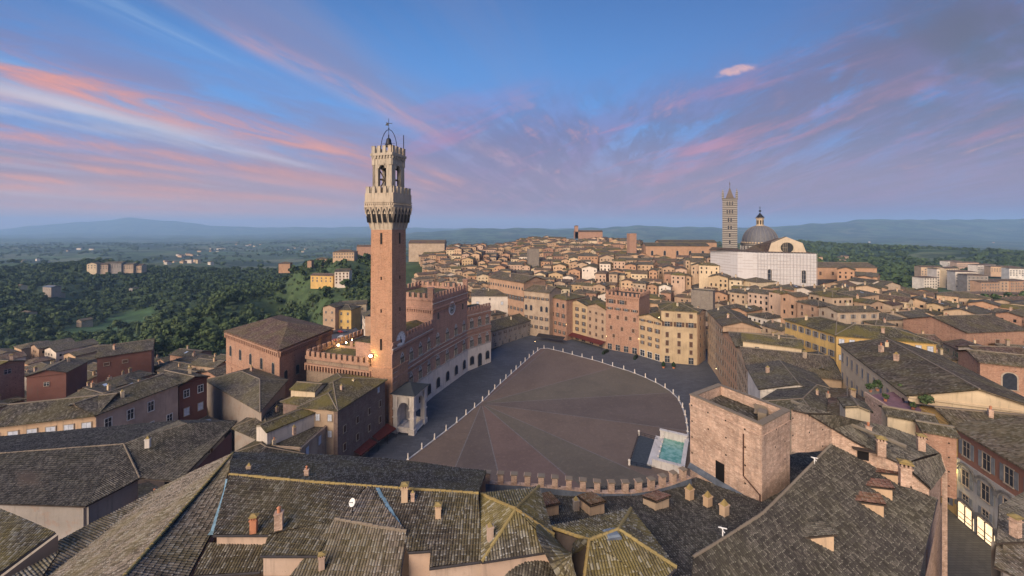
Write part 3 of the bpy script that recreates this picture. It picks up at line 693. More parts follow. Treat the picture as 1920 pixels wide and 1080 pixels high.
def ang(p): return math.atan2(p[1] - fan_c.y, p[0] - fan_c.x)
ra = sorted([ang(p) for p in rays]); sect = {k: [] for k in range(len(ra) + 1)}
# cut the shell into its sectors
dense = []
for i in range(len(outl)):
    a, b_ = outl[i], outl[(i + 1) % len(outl)]; n = max(2, int((b_ - a).length / 1.5))
    dense += [a.lerp(b_, k / n) for k in range(n)]
polys = []
for i in range(len(dense)):
    a, b_ = dense[i], dense[(i + 1) % len(dense)]; am = ang((a + b_) / 2); k = sum(am > r for r in ra)
    polys.append(([fan_c, a, b_], [0, 3, 2, 1, 0, 3, 1, 0, 2][k % 9]))
sheet('shell_paving', polys, pav_br, .028)
m = MB()
for r_ in rays:
    d = (r_ - fan_c).normalized(); n = Vector((-d.y, d.x, 0)) * .15
    far = r_ if True else r_
    m.face([fan_c - n + d * 2 + Vector((0, 0, .045)), far - n + Vector((0, 0, .045)), far + n + Vector((0, 0, .045)), fan_c + n + d * 2 + Vector((0, 0, .045))])
o = m.build('paving_bands', mat_flat('pale_gutter_stone', (.165, .15, .14))); o['kind'] = 'structure'
m = MB()
for i in range(20):
    a, b_ = outl[i], outl[i + 1]; d = (b_ - a).normalized(); n = Vector((-d.y, d.x, 0)) * .22
    m.box(((a + b_) / 2), ((b_ - a).length + .1, .42, .13), math.atan2(d.y, d.x))
o = m.build('kerb_of_the_shell', mat_flat('kerb_travertine', (.42, .41, .40))); o['kind'] = 'structure'
# bollards
m = MB(); m.box((0, 0, 0), (.62, .62, .16)); m.lathe((0, 0, .16), [(.24, 0), (.21, .15), (.19, 1.0), (.25, 1.06), (.25, 1.14), (.14, 1.2), (.2, 1.36), (.12, 1.5), (.02, 1.55)], 10)
bo = m.build('bollard', stone_w, None, org=(0, 0, 0)); bme = bo.data; bpy.data.objects.remove(bo)
acc = 0; bl = []
for i in range(20):
    a, b_ = outl[i], outl[i + 1]; L = (b_ - a).length
    while acc < L: bl.append(a.lerp(b_, acc / L)); acc += 5.6
    acc -= L
for i, p in enumerate(bl):
    o = bpy.data.objects.new('bollard', bme); C.objects.link(o); o.location = p + Vector((0, 0, .1)); near_pal = i < 24
    tag(o, 'short white stone bollard on the straight kerb before the brick palace' if near_pal else 'short white stone bollard on the curved outer kerb of the brick shell', 'bollard', 'white stone bollards along the palace side' if near_pal else 'white stone bollards along the curved side')
# ------------------------------------------------------------------ town hall (four lengths of front)
T = Vector((-36.4, 118.2)); S = Vector((-29.2, 143)); E_ = Vector((-19.3, 168.5)); F_ = Vector((-9.9, 180))
T2 = T + (S - T) * .30
TH = thing('town_hall', 'red brick town hall with marble ground floor, gothic windows and battlements beside the clock tower', 'town hall', (T.x, T.y, 0))
nb = Vector((-.86, .5))
def back(p, d): return p + Vector((-.93, .36)) * d
def merlon_row(parent, A, B, z, n, w=1.0, h=1.6, d=.6, mat=brick_d, swallow=False, key={}, name='merlon'):
    k_ = (w, h, d, mat.name)
    if k_ not in key:
        m = MB(); m.box((0, 0, 0), (w, d, h)); m.box((0, 0, h), (w + .12, d + .14, .12)); o = m.build('merlon', mat, None, org=(0, 0, 0)); key[k_] = o.data; bpy.data.objects.remove(o)
    a = math.atan2(B[1] - A[1], B[0] - A[0])
    for k in range(n):
        t = (k + .5) / n; o = bpy.data.objects.new(name, key[k_]); C.objects.link(o); o.parent = parent
        o.location = Vector((A[0] + (B[0] - A[0]) * t, A[1] + (B[1] - A[1]) * t, z)) - Vector(parent.location); o.rotation_euler = (0, 0, a)
def corbels(m, A, B, z, n, depth=.35, h=1.0, gap=.45, mi=0):
    """little round-headed corbel arches under a parapet: brackets with gaps"""
    A = Vector((A[0], A[1])); B = Vector((B[0], B[1])); d = (B - A); L = d.length; d.normalize(); nrm = Vector((d.y, -d.x)); a = math.atan2(d.y, d.x)
    for k in range(n + 1):
        c = A + d * L * k / n + nrm * depth / 2; m.box((c.x, c.y, z), (L / n * gap, depth, h), a, mi)
    c = (A + B) / 2 + nrm * (depth / 2 + .05); m.box((c.x, c.y, z + h), (L + .3, depth + .1, .45), a, mi)
wl = MB(); mbl = MB(); st = MB()
segs = [(T, T2, 26.0, 14), (T2, S, 26.0, 14), (S, E_, 35.0, 24), (E_, F_, 25.0, 14)]
for A, B, zt_, dp in segs:
    q = [A, B, back(B, dp), back(A, dp)]; wl.prism(ccw(q), 9.0 if 1 else 0, zt_, 0, mt=1)
    d = (B - A).normalized(); n = Vector((d.y, -d.x)); a = math.atan2(d.y, d.x); L = (B - A).length
    q2 = [A + n * .25, B + n * .25, back(B, dp), back(A, dp)]; mbl.prism(ccw(q2), -1, 9.1, 0)
    for z, t in ((14.6, .12), (16.2, .12), (17.6, .18), (zt_ - 1.2, .25), (9.2, .35)):
        c = (A + B) / 2 + n * .15; st.box((c.x, c.y, z), (L + .1, .4, t), a)
wl.build('wall', [brick_d, roof_far[2]], TH); mbl.build('marble_base', stone_w, TH); st.build('string_courses', mat_flat('string_stone', (.46, .40, .34)), TH)
cb = MB()
corbels(cb, T, S, 15.0, 30, .35, .8); corbels(cb, E_, F_, 15.6, 22, .35, .8); corbels(cb, S, E_, 30.6, 26, .4, 1.0)
corbels(cb, back(S, 24), S, 30.6, 24, .4, 1.0); corbels(cb, T, S, 23.6, 30, .3, .6, .4); corbels(cb, E_, F_, 22.6, 22, .3, .6, .4)
cb.build('corbel_frieze', brick_d, TH)
# parapets
pr = MB()
for A, B, z in ((S, E_, 35.0), (back(S, 24), S, 35.0), (E_, back(E_, 24), 35.0), (back(E_, 24), back(S, 24), 35), (T, S, 26.0), (E_, F_, 25.0)):
    d = (B - A).normalized(); a = math.atan2(d.y, d.x); c = (A + B) / 2; pr.box((c.x, c.y, z), ((B - A).length, .6, 1.0), a)
pr.build('parapet', brick_d, TH)
merlon_row(TH, S, E_, 36.0, 12, 1.1); merlon_row(TH, back(S, 24), S, 36.0, 10, 1.1); merlon_row(TH, back(E_, 24), back(S, 24), 36.0, 11, 1.1); merlon_row(TH, E_, back(E_, 24), 36.0, 9, 1.1)
merlon_row(TH, T2, S, 27.0, 9, 1.0, 1.3); merlon_row(TH, E_, F_, 26.0, 8, .95, 1.3)
rf = MB(); c1 = back(T2, 1); mass(MB(), rf, [back(T2, 1), back(S, 1), back(S, 13), back(T2, 13)], 0, 26.1, 'gable', R(14), 0)
mass(MB(), rf, [back(E_, 1), back(F_, 1), back(F_, 13), back(E_, 13)], 0, 25.2, 'gable', R(12), 0)
mass(MB(), rf, [back(S, 2) + Vector((.5, 2)), back(E_, 2) - Vector((.5, 2)), back(E_, 22) - Vector((.5, 2)), back(S, 22) + Vector((.5, 2))], 0, 35.1, 'hip', R(12), 0)
rf.build('roof', roof_far[2], TH)
m = MB(); 
for p in (S, E_): m.box((p.x - .8, p.y + .9 * (1 if p is S else -1), 35), (2.0, 2.0, 4.6)); m.box((p.x - .8, p.y + .9 * (1 if p is S else -1), 39.6), (2.3, 2.3, .3))
m.build('corner_turret', brick_d, TH)
for A, B, n in ((T2, S, 3), (S, E_, 4), (E_, F_, 3)):
    win_rows(TH, A, B, n, (10.0, 18.2), 'gothic', 2.2 if n == 3 else 2.4, 4.6)
add_win(TH, T, T2, .7, 10.0, 'gothic', 2.2, 4.6); add_win(TH, T, T2, .7, 18.2, 'gothic', 2.2, 4.6)
for A, B, n, t in ((T2, S, 3, 0), (S, E_, 4, 0), (E_, F_, 3, 0)):
    for k in range(n):
        o = add_win(TH, A, B, (k + .5) / n, 2.2 if (A is not E_ or k != 1) else .3, 'arch', 2.3, 3.6 if (A is not E_ or k != 1) else 5.6, push=.26)
add_win(TH, S, E_, .14, 27.6, 'arch', 1.2, 2.4); add_win(TH, S, E_, .84, 27.6, 'arch', 1.2, 2.4)
add_win(TH, back(S, 24), S, .45, 27.0, 'arch', 2.0, 3.4)
m = MB(); d = (E_ - S).normalized(); nn = Vector((d.y, -d.x, 0)); ctr = Vector(((S.x + E_.x) / 2, (S.y + E_.y) / 2, 29.8)) + nn * .1
def disc(m, c, n, r, mi=0, r0=0.0, seg=28):
    n = Vector(n).normalized(); t = Vector((0, 0, 1)).cross(n).normalized(); u = n.cross(t)
    P_ = [c + (t * math.cos(2 * math.pi * k / seg) + u * math.sin(2 * math.pi * k / seg)) * r for k in range(seg)]
    if r0 == 0: m.face(P_, mi)
    else:
        Q = [c + (t * math.cos(2 * math.pi * k / seg) + u * math.sin(2 * math.pi * k / seg)) * r0 for k in range(seg)]
        for k in range(seg): m.face([P_[k], P_[(k + 1) % seg], Q[(k + 1) % seg], Q[k]], mi)
disc(m, ctr + nn * .25, nn, 2.7, 0)
for k in range(28): pass
disc(m, ctr + nn * .30, nn, 2.05, 1, 1.75); disc(m, ctr + nn * .31, nn, 1.2, 1, .95)
for k in range(24):
    a = 2 * math.pi * k / 24; t = Vector((0, 0, 1)).cross(nn).normalized(); u = nn.cross(t); dd = t * math.cos(a) + u * math.sin(a)
    m.bar(ctr + nn * .30 + dd * .35, ctr + nn * .30 + dd * 1.7, .05, 1, 4)
m.build('sun_disc_monogram', [white_p, mat_flat('bronze_lines', (.16, .15, .13))], TH)
# courtyard wing to the left of the tower
L1 = T + Vector((-.955, .295)) * 32.5; L1b = L1 + Vector((.297, .955)) * 26
WG = thing('palace_rear_wing', 'low battlemented brick wing with arcaded corbels running left from the foot of the clock tower', 'palace wing', (L1.x, L1.y, 0))
Tw = T + Vector((-.955, .295)) * 7.6
w = MB(); Bk = Vector((.297, .955)) * 13
w.prism(ccw([L1, Tw, Tw + Bk, L1 + Bk]), -8, 19.4, 0, mt=1); w.prism(ccw([L1 + Bk, L1 + Bk * 2.2, L1 + Bk * 2.2 + Vector((.955, -.295)) * 9, L1 + Bk + Vector((.955, -.295)) * 9]), -8, 19.0, 0, mt=1)
w.build('wall', [mat_brick('worn_wing_stone', (.30, .215, .15), (.24, .175, .125), (.26, .20, .15), dirt=.6), roof_far[2]], WG)
cb = MB(); corbels(cb, L1, Tw, 15.6, 22, .7, 1.7, .4); corbels(cb, L1 + Bk * 2.2, L1, 16, 18, .5, 1.3, .4); cb.build('corbel_frieze', brick_o, WG)
pr = MB()
for A, B in ((L1, Tw), (L1 + Bk * 2.2, L1), (L1 + Bk * .98, Tw + Bk * .98)):
    d = (B - A).normalized(); n = Vector((d.y, -d.x)) * .35; c = (A + B) / 2 + n; pr.box((c.x, c.y, 19.2), ((B - A).length, .5, .9), math.atan2(d.y, d.x))
pr.build('parapet', brick_o, WG)
n = Vector((-.295, -.955)) * .35
merlon_row(WG, L1 + n, Tw + n, 20.1, 12, 1.25, 1.6, .5, brick_o); merlon_row(WG, L1 + Bk * 2.2, L1, 20.1, 13, 1.2, 1.6, .5, brick_o); merlon_row(WG, L1 + Bk * .98 + Vector((6, -2)), Tw + Bk * .98, 20.1, 9, 1.2, 1.6, .5, brick_o)
EXCL.append([L1, Tw, Tw + Bk * 2.2, L1 + Bk * 2.2]); EXCL.append([T, S, back(S, 26), back(T, 20)]); EXCL.append([S, E_, back(E_, 26), back(S, 26)]); EXCL.append([E_, F_, back(F_, 16), back(E_, 16)])
# ------------------------------------------------------------------ tall clock tower
u1 = Vector((-.955, .297)); u2 = Vector((.297, .955)); TC = T + u1 * 3.9 + u2 * 3.9
BT = thing('bell_tower', 'very tall slim red brick tower with pale stone crown, white clock near its foot', 'bell tower', (TC.x, TC.y, 0))
def sq(c, hw): return [c - u1 * hw - u2 * hw, c + u1 * hw - u2 * hw, c + u1 * hw + u2 * hw, c - u1 * hw + u2 * hw]
def frus(m, c, h0, h1, z0, z1, mi=0, top=True):
    a, b_ = ccw(sq(c, h0)), ccw(sq(c, h1))
    for i in range(4):
        j = (i + 1) % 4; m.face([zt(a[i], z0), zt(a[j], z0), zt(b_[j], z1), zt(b_[i], z1)], mi)
    if top: m.face([zt(p, z1) for p in b_], mi)
m = MB(); frus(m, TC, 3.95, 3.75, -1, 61.4); m.build('shaft', brick_t, BT)
m = MB(); frus(m, TC, 4.25, 4.2, -1, 18.6); frus(m, TC, 4.3, 4.3, 18.6, 19.2); m.build('base_storey', brick_t, BT)
m = MB(); frus(m, TC, 3.8, 3.8, 61.4, 61.7); frus(m, TC, 3.82, 4.95, 61.7, 67.2, 0, False)
faces = []
base = ccw(sq(TC, 1.0))
for i in range(4):
    a, b_ = base[i], base[(i + 1) % 4]; d = (b_ - a).normalized(); nrm = Vector((d.y, -d.x)); faces.append((d, nrm))
stone = mat_plaster('crown_stone', (.43, .375, .295), .95)
m.build('flared_base', stone, BT)
m = MB(); ops = MB(); br = MB()
for d, nrm in faces:     # machicolation: ribs and dark pointed arches
    a = math.atan2(d.y, d.x)
    for k in range(6):
        x = -4.9 + 9.8 * k / 5
        p0 = TC + d * x * .78 + nrm * 3.75; p1 = TC + d * x * .97 + nrm * 5.35
        m.bar((p0.x, p0.y, 61.8), (p1.x, p1.y, 68.2), .28, n=4)
    for k in range(5):
        x = -3.9 + 7.8 * k / 4; c = TC + d * x + nrm * 5.1
        w_ = .58; zz = 66.0
        pts = [(-w_, zz - 2.4), (w_, zz - 2.4), (w_, zz + .9), (0, zz + 2.0), (-w_, zz + .9)]
        ops.face([(c.x + d.x * q_ + nrm.x * (.02 if z_ > zz - 1 else -.45), c.y + d.y * q_ + nrm.y * (.02 if z_ > zz - 1 else -.45), z_) for q_, z_ in pts])
frus(m, TC, 5.0, 5.08, 66.2, 68.3)
frus(m, TC, 5.2, 5.2, 68.3, 68.8); frus(m, TC, 5.05, 5.05, 68.8, 72.6)
frus(m, TC, 5.25, 5.25, 69.7, 70.0, top=False)
for z in (68.4,):
    for d, nrm in faces:
        for k in range(14):
            c = TC + d * (-4.8 + 9.6 * k / 13) + nrm * 5.2; m.box((c.x, c.y, z + .5), (.3, .25, .5), math.atan2(d.y, d.x))
m.build('machicolated_gallery', stone, BT); ops.build('arch_openings', dark, BT)
for d, nrm in faces:
    a = TC + nrm * 4.8 - d * 5.05; b_ = TC + nrm * 4.8 + d * 5.05; merlon_row(BT, a, b_, 72.6, 5, 1.15, 1.9, .5, stone)
bf = MB(); bo_ = MB()
z0, z1 = 72.6, 84.6
for d, nrm in faces:     # belfry: four corner piers joined by arches, bell chamber open
    for s in (-1, 1):
        c = TC + d * s * 2.45 + nrm * 2.95; bf.box((c.x, c.y, z0), (2.0, 1.0, 9.6), math.atan2(d.y, d.x))
    c = TC + nrm * 3.0; bf.box((c.x, c.y, 81.3), (7.4, .95, 3.6), math.atan2(d.y, d.x))
    for k in range(8):
        an = math.pi * (k + .5) / 8; p = c + d * 1.3 * math.cos(an); bf.box((p.x + nrm.x * .1, p.y + nrm.y * .1, 80.1 + 1.3 * math.sin(an)), (.55, .9, 1.4 if k in (0, 7) else .9), math.atan2(d.y, d.x))
    bf.box((TC.x + nrm.x * 3.65, TC.y + nrm.y * 3.65, 84.2), (7.9, .5, .8), math.atan2(d.y, d.x))
    for k in range(7):
        p = TC + nrm * 3.65 + d * (-3.2 + 6.4 * k / 6); bf.box((p.x, p.y, 83.4), (.4, .5, .9), math.atan2(d.y, d.x))
bf.prism(ccw(sq(TC, 3.3)), 84.4, 84.9)
bf.build('belfry', stone, BT)
for d, nrm in faces: merlon_row(BT, TC + nrm * 3.6 - d * 3.85, TC + nrm * 3.6 + d * 3.85, 84.9, 4, 1.1, 2.2, .5, stone)
def bell(c, r, name):
    m = MB(); m.lathe(c, [(r, 0), (r * .97, .08 * r), (r * .72, .5 * r), (r * .56, 1.1 * r), (r * .5, 1.6 * r), (r * .3, 1.85 * r), (.05, 1.9 * r)], 14); m.bar((c[0], c[1], c[2] + 1.85 * r), (c[0], c[1], c[2] + 2.6 * r), r * .12)
    return m.build(name, metal_d, BT, smooth=True)
m = MB(); m.prism(ccw(sq(TC, 1.9)), 72.7, 74.6); m.prism(ccw(sq(TC, 2.2)), 76.9, 77.3); m.prism(ccw(sq(TC, 2.3)), 80.4, 84.3)  # solid dark blocks added inside the timber frame, standing in for interior shade
for p in sq(TC, 2.0): m.bar((p.x, p.y, 72.6), (p.x, p.y, 84), .3, n=4)
m.bar(zt(sq(TC, 2)[0], 74), zt(sq(TC, 2)[1], 80), .2); m.bar(zt(sq(TC, 2)[1], 74), zt(sq(TC, 2)[0], 80), .2); m.build('timber_frame_dark_core', wood, BT)
bell((TC.x, TC.y, 74.8), 1.3, 'bell'); bell((TC.x, TC.y, 78.6), .9, 'bell'); bell((TC.x, TC.y, 87.6), 1.45, 'bell')
m = MB()
for i, (d, nrm) in enumerate([f for f in faces if f[0].x > .8]):
    pts = [Vector((TC.x, TC.y, 86)) + Vector((d.x, d.y, 0)) * 3.0 * math.cos(t) + Vector((0, 0, 7.0 * math.sin(t))) for t in [math.pi * k / 16 for k in range(17)]]
    for a, b_ in zip(pts, pts[1:]): m.bar(a, b_, .11, n=5)
m.bar((TC.x, TC.y, 90), (TC.x, TC.y, 96.6), .07); m.bar((TC.x - 2, TC.y, 88.6), (TC.x + 2, TC.y, 88.6), .05); m.bar((TC.x, TC.y - 2, 88.2), (TC.x, TC.y + 2, 88.2), .05)
m.build('bell_frame', metal_d, BT)
m = MB(); m.face([(TC.x - 1.2, TC.y, 94.4), (TC.x - .1, TC.y, 94.2), (TC.x - .1, TC.y, 95.2), (TC.x - .9, TC.y, 95.3), (TC.x - .7, TC.y, 94.9)]); m.box((TC.x + .6, TC.y, 94.9), (1.0, .05, .18)); m.sphere((TC.x, TC.y, 93.4), .22); m.build('weather_vane', metal_d, BT)
m = MB(); p = TC + u2 * 3.4 - u1 * 3.2; m.bar((p.x, p.y, 85), (p.x, p.y, 91.8), .13); m.build('lightning_rod', metal_d, BT)
# slit windows, clock
fN = [f for f in faces if f[1].dot(Vector((-.297, -.955))) > .9][0]; fW = [f for f in faces if f[1].dot(Vector((.955, -.297))) > .9][0]
for f, x in ((fN, 0.0), (fW, .2)):
    d, nrm = f
    for z, h in ((57.0, 3.4), (24.5, 3.4), (36, 1.0), (46, 1.0)):
        m = MB(); c = TC + nrm * (3.87 + (61 - z) * .0034) + d * x; m.box((c.x, c.y, z), (.62 if h > 2 else .35, .12, h), math.atan2(d.y, d.x)); m.build('slit_window', dark, BT)
d, nrm = fW; n3 = Vector((nrm.x, nrm.y, 0)); cc = Vector((TC.x, TC.y, 26.9)) + n3 * 4.0 + Vector((d.x, d.y, 0)) * .5
m = MB(); disc(m, cc + n3 * .12, n3, 2.5, 0, seg=40); disc(m, cc + n3 * .135, n3, 2.35, 1, 2.27, seg=40)
t = Vector((d.x, d.y, 0))
for k in range(12):
    a = math.pi * k / 6; dd = t * math.cos(a) + Vector((0, 0, math.sin(a))); m.bar(cc + n3 * .15 + dd * 1.85, cc + n3 * .15 + dd * 2.15, .05, 1, 4)
m.bar(cc + n3 * .17 - Vector((0, 0, 1.0)), cc + n3 * .17 + Vector((0, 0, 1.1)) - t * .25, .16, 1, 5, .08); m.bar(cc + n3 * .17, cc + n3 * .17 - Vector((0, 0, .9)) + t * .12, .2, 1, 5)
m.build('clock_face', [white_p, metal_d], BT)
# ------------------------------------------------------------------ chapel at the foot of the tower
ca_, cb_ = P(776, 817, 0), P(804, 787, 0); du = (cb_ - ca_).normalized(); dv = Vector((-du.y, du.x, 0)); W_, D_ = 8.6, 7.0
CHP = thing('marble_chapel', 'white marble open chapel with dark pyramid roof at the foot of the tall tower', 'chapel', tuple(ca_))
m = MB(); ca_ = Vector((ca_.x, ca_.y, 0)) + du * .8 + dv * .8; a0 = math.atan2(du.y, du.x)
def cp(x, y): return ca_ + du * x + dv * y
m.face([cp(-.9, -.9) + Vector((0, 0, .5)), cp(W_ - .7, -.9) + Vector((0, 0, .5)), cp(W_ - .7, D_) + Vector((0, 0, .5)), cp(-.9, D_) + Vector((0, 0, .5))])
for x, y in ((0, 0), (W_ - 1.6, 0), (0, D_ - 1.5), (W_ - 1.6, D_ - 1.5)):
    c = cp(x, y); m.box(c, (1.9, 1.9, 1.5), a0); m.box(c + Vector((0, 0, 1.5)), (1.35, 1.35, 5.7), a0); m.box(c + Vector((0, 0, 4.6)), (1.75, 1.75, .35), a0); m.box(c + Vector((0, 0, 7.1)), (1.8, 1.8, .45), a0); m.box(c + Vector((0, 0, 7.5)), (1.45, 1.45, 3.8), a0)
    nn_ = cp(x, y) + (du * (-.72 if x == 0 else .72)) + Vector((0, 0, 2.6))
    m.box(c + Vector((0, 0, 2.4)), (1.5, .5, 1.8), a0); m.box(c + Vector((0, 0, 2.4)), (.5, 1.5, 1.8), a0)
for (x0, y0, x1, y1) in ((0, 0, W_ - 1.6, 0), (0, D_ - 1.5, 0, 0), (W_ - 1.6, 0, W_ - 1.6, D_ - 1.5)):
    A, B = cp(x0, y0), cp(x1, y1); L = (B - A).length; d = (B - A).normalized(); a = math.atan2(d.y, d.x); r = L / 2 - .7; c = (A + B) / 2
    for k in range(14):
        an = math.pi * (k + .5) / 14; p = c + d * r * math.cos(an); zb = 7.3 + r * math.sin(an) * .95; m.box((p.x, p.y, zb), (r * .26, .75 + .12 * (k % 2) * 0, 11.3 - zb), a)
    m.box((c.x, c.y, 11.0), (L + 1.6, 1.5, .5), a); m.box((c.x, c.y, 11.5), (L + 2.2, 2.0, .4), a)
    m.box((c.x, c.y, .4), (L, .5, 1.3), a)
m.box(cp(3.5, 6.2), (7, .6, 9), a0); m.box(cp(3.5, 5.2), (3, 1.2, 1.3), a0)
m.build('marble_body', mat_plaster('chapel_marble', (.62, .58, .52), .5), CHP)
m = MB(); e = [cp(-1.4, -1.4), cp(W_ - .2, -1.4), cp(W_ - .2, D_), cp(-1.4, D_)]; ap = (e[0] + e[2]) / 2 + Vector((0, 0, 14.1))
for i in range(4): m.face([e[i] + Vector((0, 0, 11.9)), e[(i + 1) % 4] + Vector((0, 0, 11.9)), ap])
m.face([p + Vector((0, 0, 11.9)) for p in e]); m.build('roof', mat_flat('chapel_slate', (.035, .04, .045)), CHP)
# ------------------------------------------------------------------ striped campanile and cathedral
zc = 94.5
CC = Vector((174.5, 312)); CA = R(-29)      # turned to face the camera
CMP = thing('striped_bell_tower', 'square campanile banded in black and white marble with corner pinnacles, beside the ribbed dome', 'bell tower', (CC.x, CC.y, 20))
stp = mat_stripe('banded_marble', (.34, .31, .275), (.075, .066, .058), 1.45, .5)
u1, u2 = Vector((math.cos(CA), math.sin(CA))), Vector((-math.sin(CA), math.cos(CA)))
m = MB(); hw = 5.2; m.prism(ccw(sq(CC, hw)), 15, 84.5); m.prism(ccw(sq(CC, hw + .35)), 84.5, 85.5); m.prism(ccw(sq(CC, hw + .3)), 56, 56.3); m.prism(ccw(sq(CC, hw + .6)), 15, 46)
m.build('shaft', stp, CMP)
A, B = CC - u1 * hw - u2 * hw, CC + u1 * hw - u2 * hw
A2, B2 = CC + u1 * hw - u2 * hw, CC + u1 * hw + u2 * hw
for k, z in enumerate((49, 54.5, 60.5, 66.5, 73, 79.5)):
    n = (1, 1, 2, 2, 3, 3)[k]
    for (a, b_) in ((A, B), (A2, B2)):
        for j in range(n): add_win(CMP, a, b_, .5 + (j - (n - 1) / 2) * .17, z, 'arch', 1.1, 3.4)
m = MB(); b4 = [zt(p, 85.5) for p in ccw(sq(CC, 2.9))]
for i in range(4): m.face([b4[i], b4[(i + 1) % 4], Vector((CC.x, CC.y, zc))])
m.bar((CC.x, CC.y, zc - .3), (CC.x, CC.y, zc + 4.5), .16); m.sphere((CC.x, CC.y, zc + 2.6), .5); m.build('spire', mat_flat('old_spire_tiles', (.13, .10, .08)), CMP)
for p in sq(CC, hw - .4):
    m = MB(); m.box((p.x, p.y, 85.5), (1.5, 1.5, 3.4), CA); m.box((p.x, p.y, 88.9), (1.7, 1.7, 3.8), CA, 0, .08); m.build('corner_pinnacle', stp, CMP)
EXCL.append(sq(CC, 7))
CTH = thing('cathedral', 'cathedral with ribbed grey dome, white scaffolded marble wall and gable with a round window', 'cathedral', (200, 325, 20))
DC = Vector((207, 325)); m = MB(); m.lathe((DC.x, DC.y, 22), [(13.6, 0), (13.6, 26), (14.2, 26.2), (14.2, 27.2), (13.2, 27.4)], 28); m.build('drum', stp, CTH)
m = MB()
for k in range(26):
    an = 2 * math.pi * k / 26; m.bar((DC.x + 14.2 * math.cos(an), DC.y + 14.2 * math.sin(an), 38), (DC.x + 14.2 * math.cos(an), DC.y + 14.2 * math.sin(an), 47), .32, n=5)
m.build('colonnade', stone_w, CTH)
m = MB()
for k in range(40):
    an = 2 * math.pi * k / 40; m.box((DC.x + 13.6 * math.cos(an), DC.y + 13.6 * math.sin(an), 49.2), (1.1, .5, 1.1), an + math.pi / 2)
m.build('parapet_crests', stone_t, CTH)
domem = mat_flat('lead_dome', (.12, .12, .13), .6, .25)
m = MB(); m.lathe((DC.x, DC.y, 49.4), [(13.0 * math.cos(t), 14.6 * math.sin(t) ** .95) for t in [math.pi / 2 * k / 12 for k in range(12)]] + [(1.8, 14.6)], 40); m.build('dome', domem, CTH, smooth=True)
m = MB()
for k in range(24):
    an = 2 * math.pi * k / 24; pr_ = [(13.1 * math.cos(t), 14.7 * math.sin(t) ** .95) for t in [math.pi / 2 * j / 10 for j in range(9)]]
    for (r0, z0_), (r1, z1_) in zip(pr_, pr_[1:]): m.bar((DC.x + r0 * math.cos(an), DC.y + r0 * math.sin(an), 49.4 + z0_), (DC.x + r1 * math.cos(an), DC.y + r1 * math.sin(an), 49.4 + z1_), .22, n=4)
m.build('dome_ribs', mat_flat('dome_rib_lead', (.19, .175, .165)), CTH)
m = MB(); m.lathe((DC.x, DC.y, 63.3), [(3.4, 0), (3.4, .7), (2.7, .8), (2.7, 6.2), (3.4, 6.4), (3.3, 6.9)], 8); m.build('lantern', stone_t, CTH)
m = MB(); m.lathe((DC.x, DC.y, 70.2), [(3.4, 0), (2.2, 1.6), (.9, 3.2), (.2, 4.4)], 8); m.sphere((DC.x, DC.y, 76), .9); m.bar((DC.x, DC.y, 74), (DC.x, DC.y, 80), .14); m.bar((DC.x - .9, DC.y, 78.6), (DC.x + .9, DC.y, 78.6), .12); m.build('lantern_roof', metal_d, CTH)
m = MB()
for k in range(8):
    an = 2 * math.pi * (k + .5) / 8; m.box((DC.x + 2.52 * math.cos(an), DC.y + 2.52 * math.sin(an), 64.8), (1.0, .25, 3.4), an + math.pi / 2)
m.build('lantern_openings', dark, CTH)
# transept gable with round window
gl, gr = P(1497 - 60, 478, 46), P(1526 - 22, 478, 46)   # lower line of the gable wall
GL, GR, GT = P(1441, 473, 42.0), P(1513, 473, 42.0), None
zY = 250.0
def at(px, py, Y): return Vector(((px - CXP) * Y / FPX, Y, HC - (py - HOR) * Y / FPX))
G = [at(1440, 474, 268), at(1512, 474, 258), at(1505, 456, 259), at(1474, 444, 263), at(1446, 456, 267)]
m = MB(); m.face(G); bk = Vector((4, 8, 0)); m.face([p + bk for p in G][::-1])
for i in range(5): m.face([G[i], G[(i + 1) % 5], G[(i + 1) % 5] + bk, G[i] + bk])
m.build('gable_wall', mat_plaster('gable_stone', (.50, .43, .33), .3), CTH)
gn = (G[1] - G[0]).cross(Vector((0, 0, 1))).normalized(); gn = gn if gn.y < 0 else -gn
gc = at(1475.5, 464.5, 263) + gn * .3
m = MB(); disc(m, gc, gn, 3.7, 0); m.build('round_window', dark, CTH)
m = MB(); disc(m, gc + gn * .1, gn, 4.3, 0, 3.6)
for k in range(-2, 3): 
    h = math.sqrt(3.6 ** 2 - (k * 1.3) ** 2); m.bar(gc + gn * .12 + Vector((k * 1.3, 0, -h)), gc + gn * .12 + Vector((k * 1.3, 0, h)), .09, n=4)
m.bar(gc + gn * .12 - Vector((3.6, 0, 0)), gc + gn * .12 + Vector((3.6, 0, 0)), .09, n=4)
m.build('window_ring', stone_t, CTH)
# scaffolded marble wall
W1, W2, W3 = at(1383, 472, 262), at(1420, 474, 258), at(1531, 476, 246)
W0 = at(1332, 470, 285)
def wpoly(a, b_, zb, m, mi=0, ztp=None): m.face([(a.x, a.y, zb), (b_.x, b_.y, zb), (b_.x, b_.y, b_.z), (a.x, a.y, a.z)], mi)
sheetm, snt, sb = newmat('scaffold_sheet'); su, sv, _ = uvs(snt)
sh1 = (sv / 1.9).m('FRACT').m('LESS_THAN', .18) * wn(snt, comb(snt, (su / 6).m('FLOOR'), (sv / 1.9).m('FLOOR'), 0.0)).m('GREATER_THAN', .25); sh2 = (su / 2.4).m('FRACT').m('LESS_THAN', .07)
sc_ = mixc(snt, sh1 * .55 , (.53, .50, .48), (.30, .23, .20)); sc_ = mixc(snt, sh2 * .3, sc_, (.30, .28, .28)); sc_ = mixc(snt, noi(snt, geopos(snt), .25, 6.0, .7).sm(.45, .7) * .3, sc_, (.42, .38, .36))
snt.links.new(sc_, sb.inputs['Base Color'])
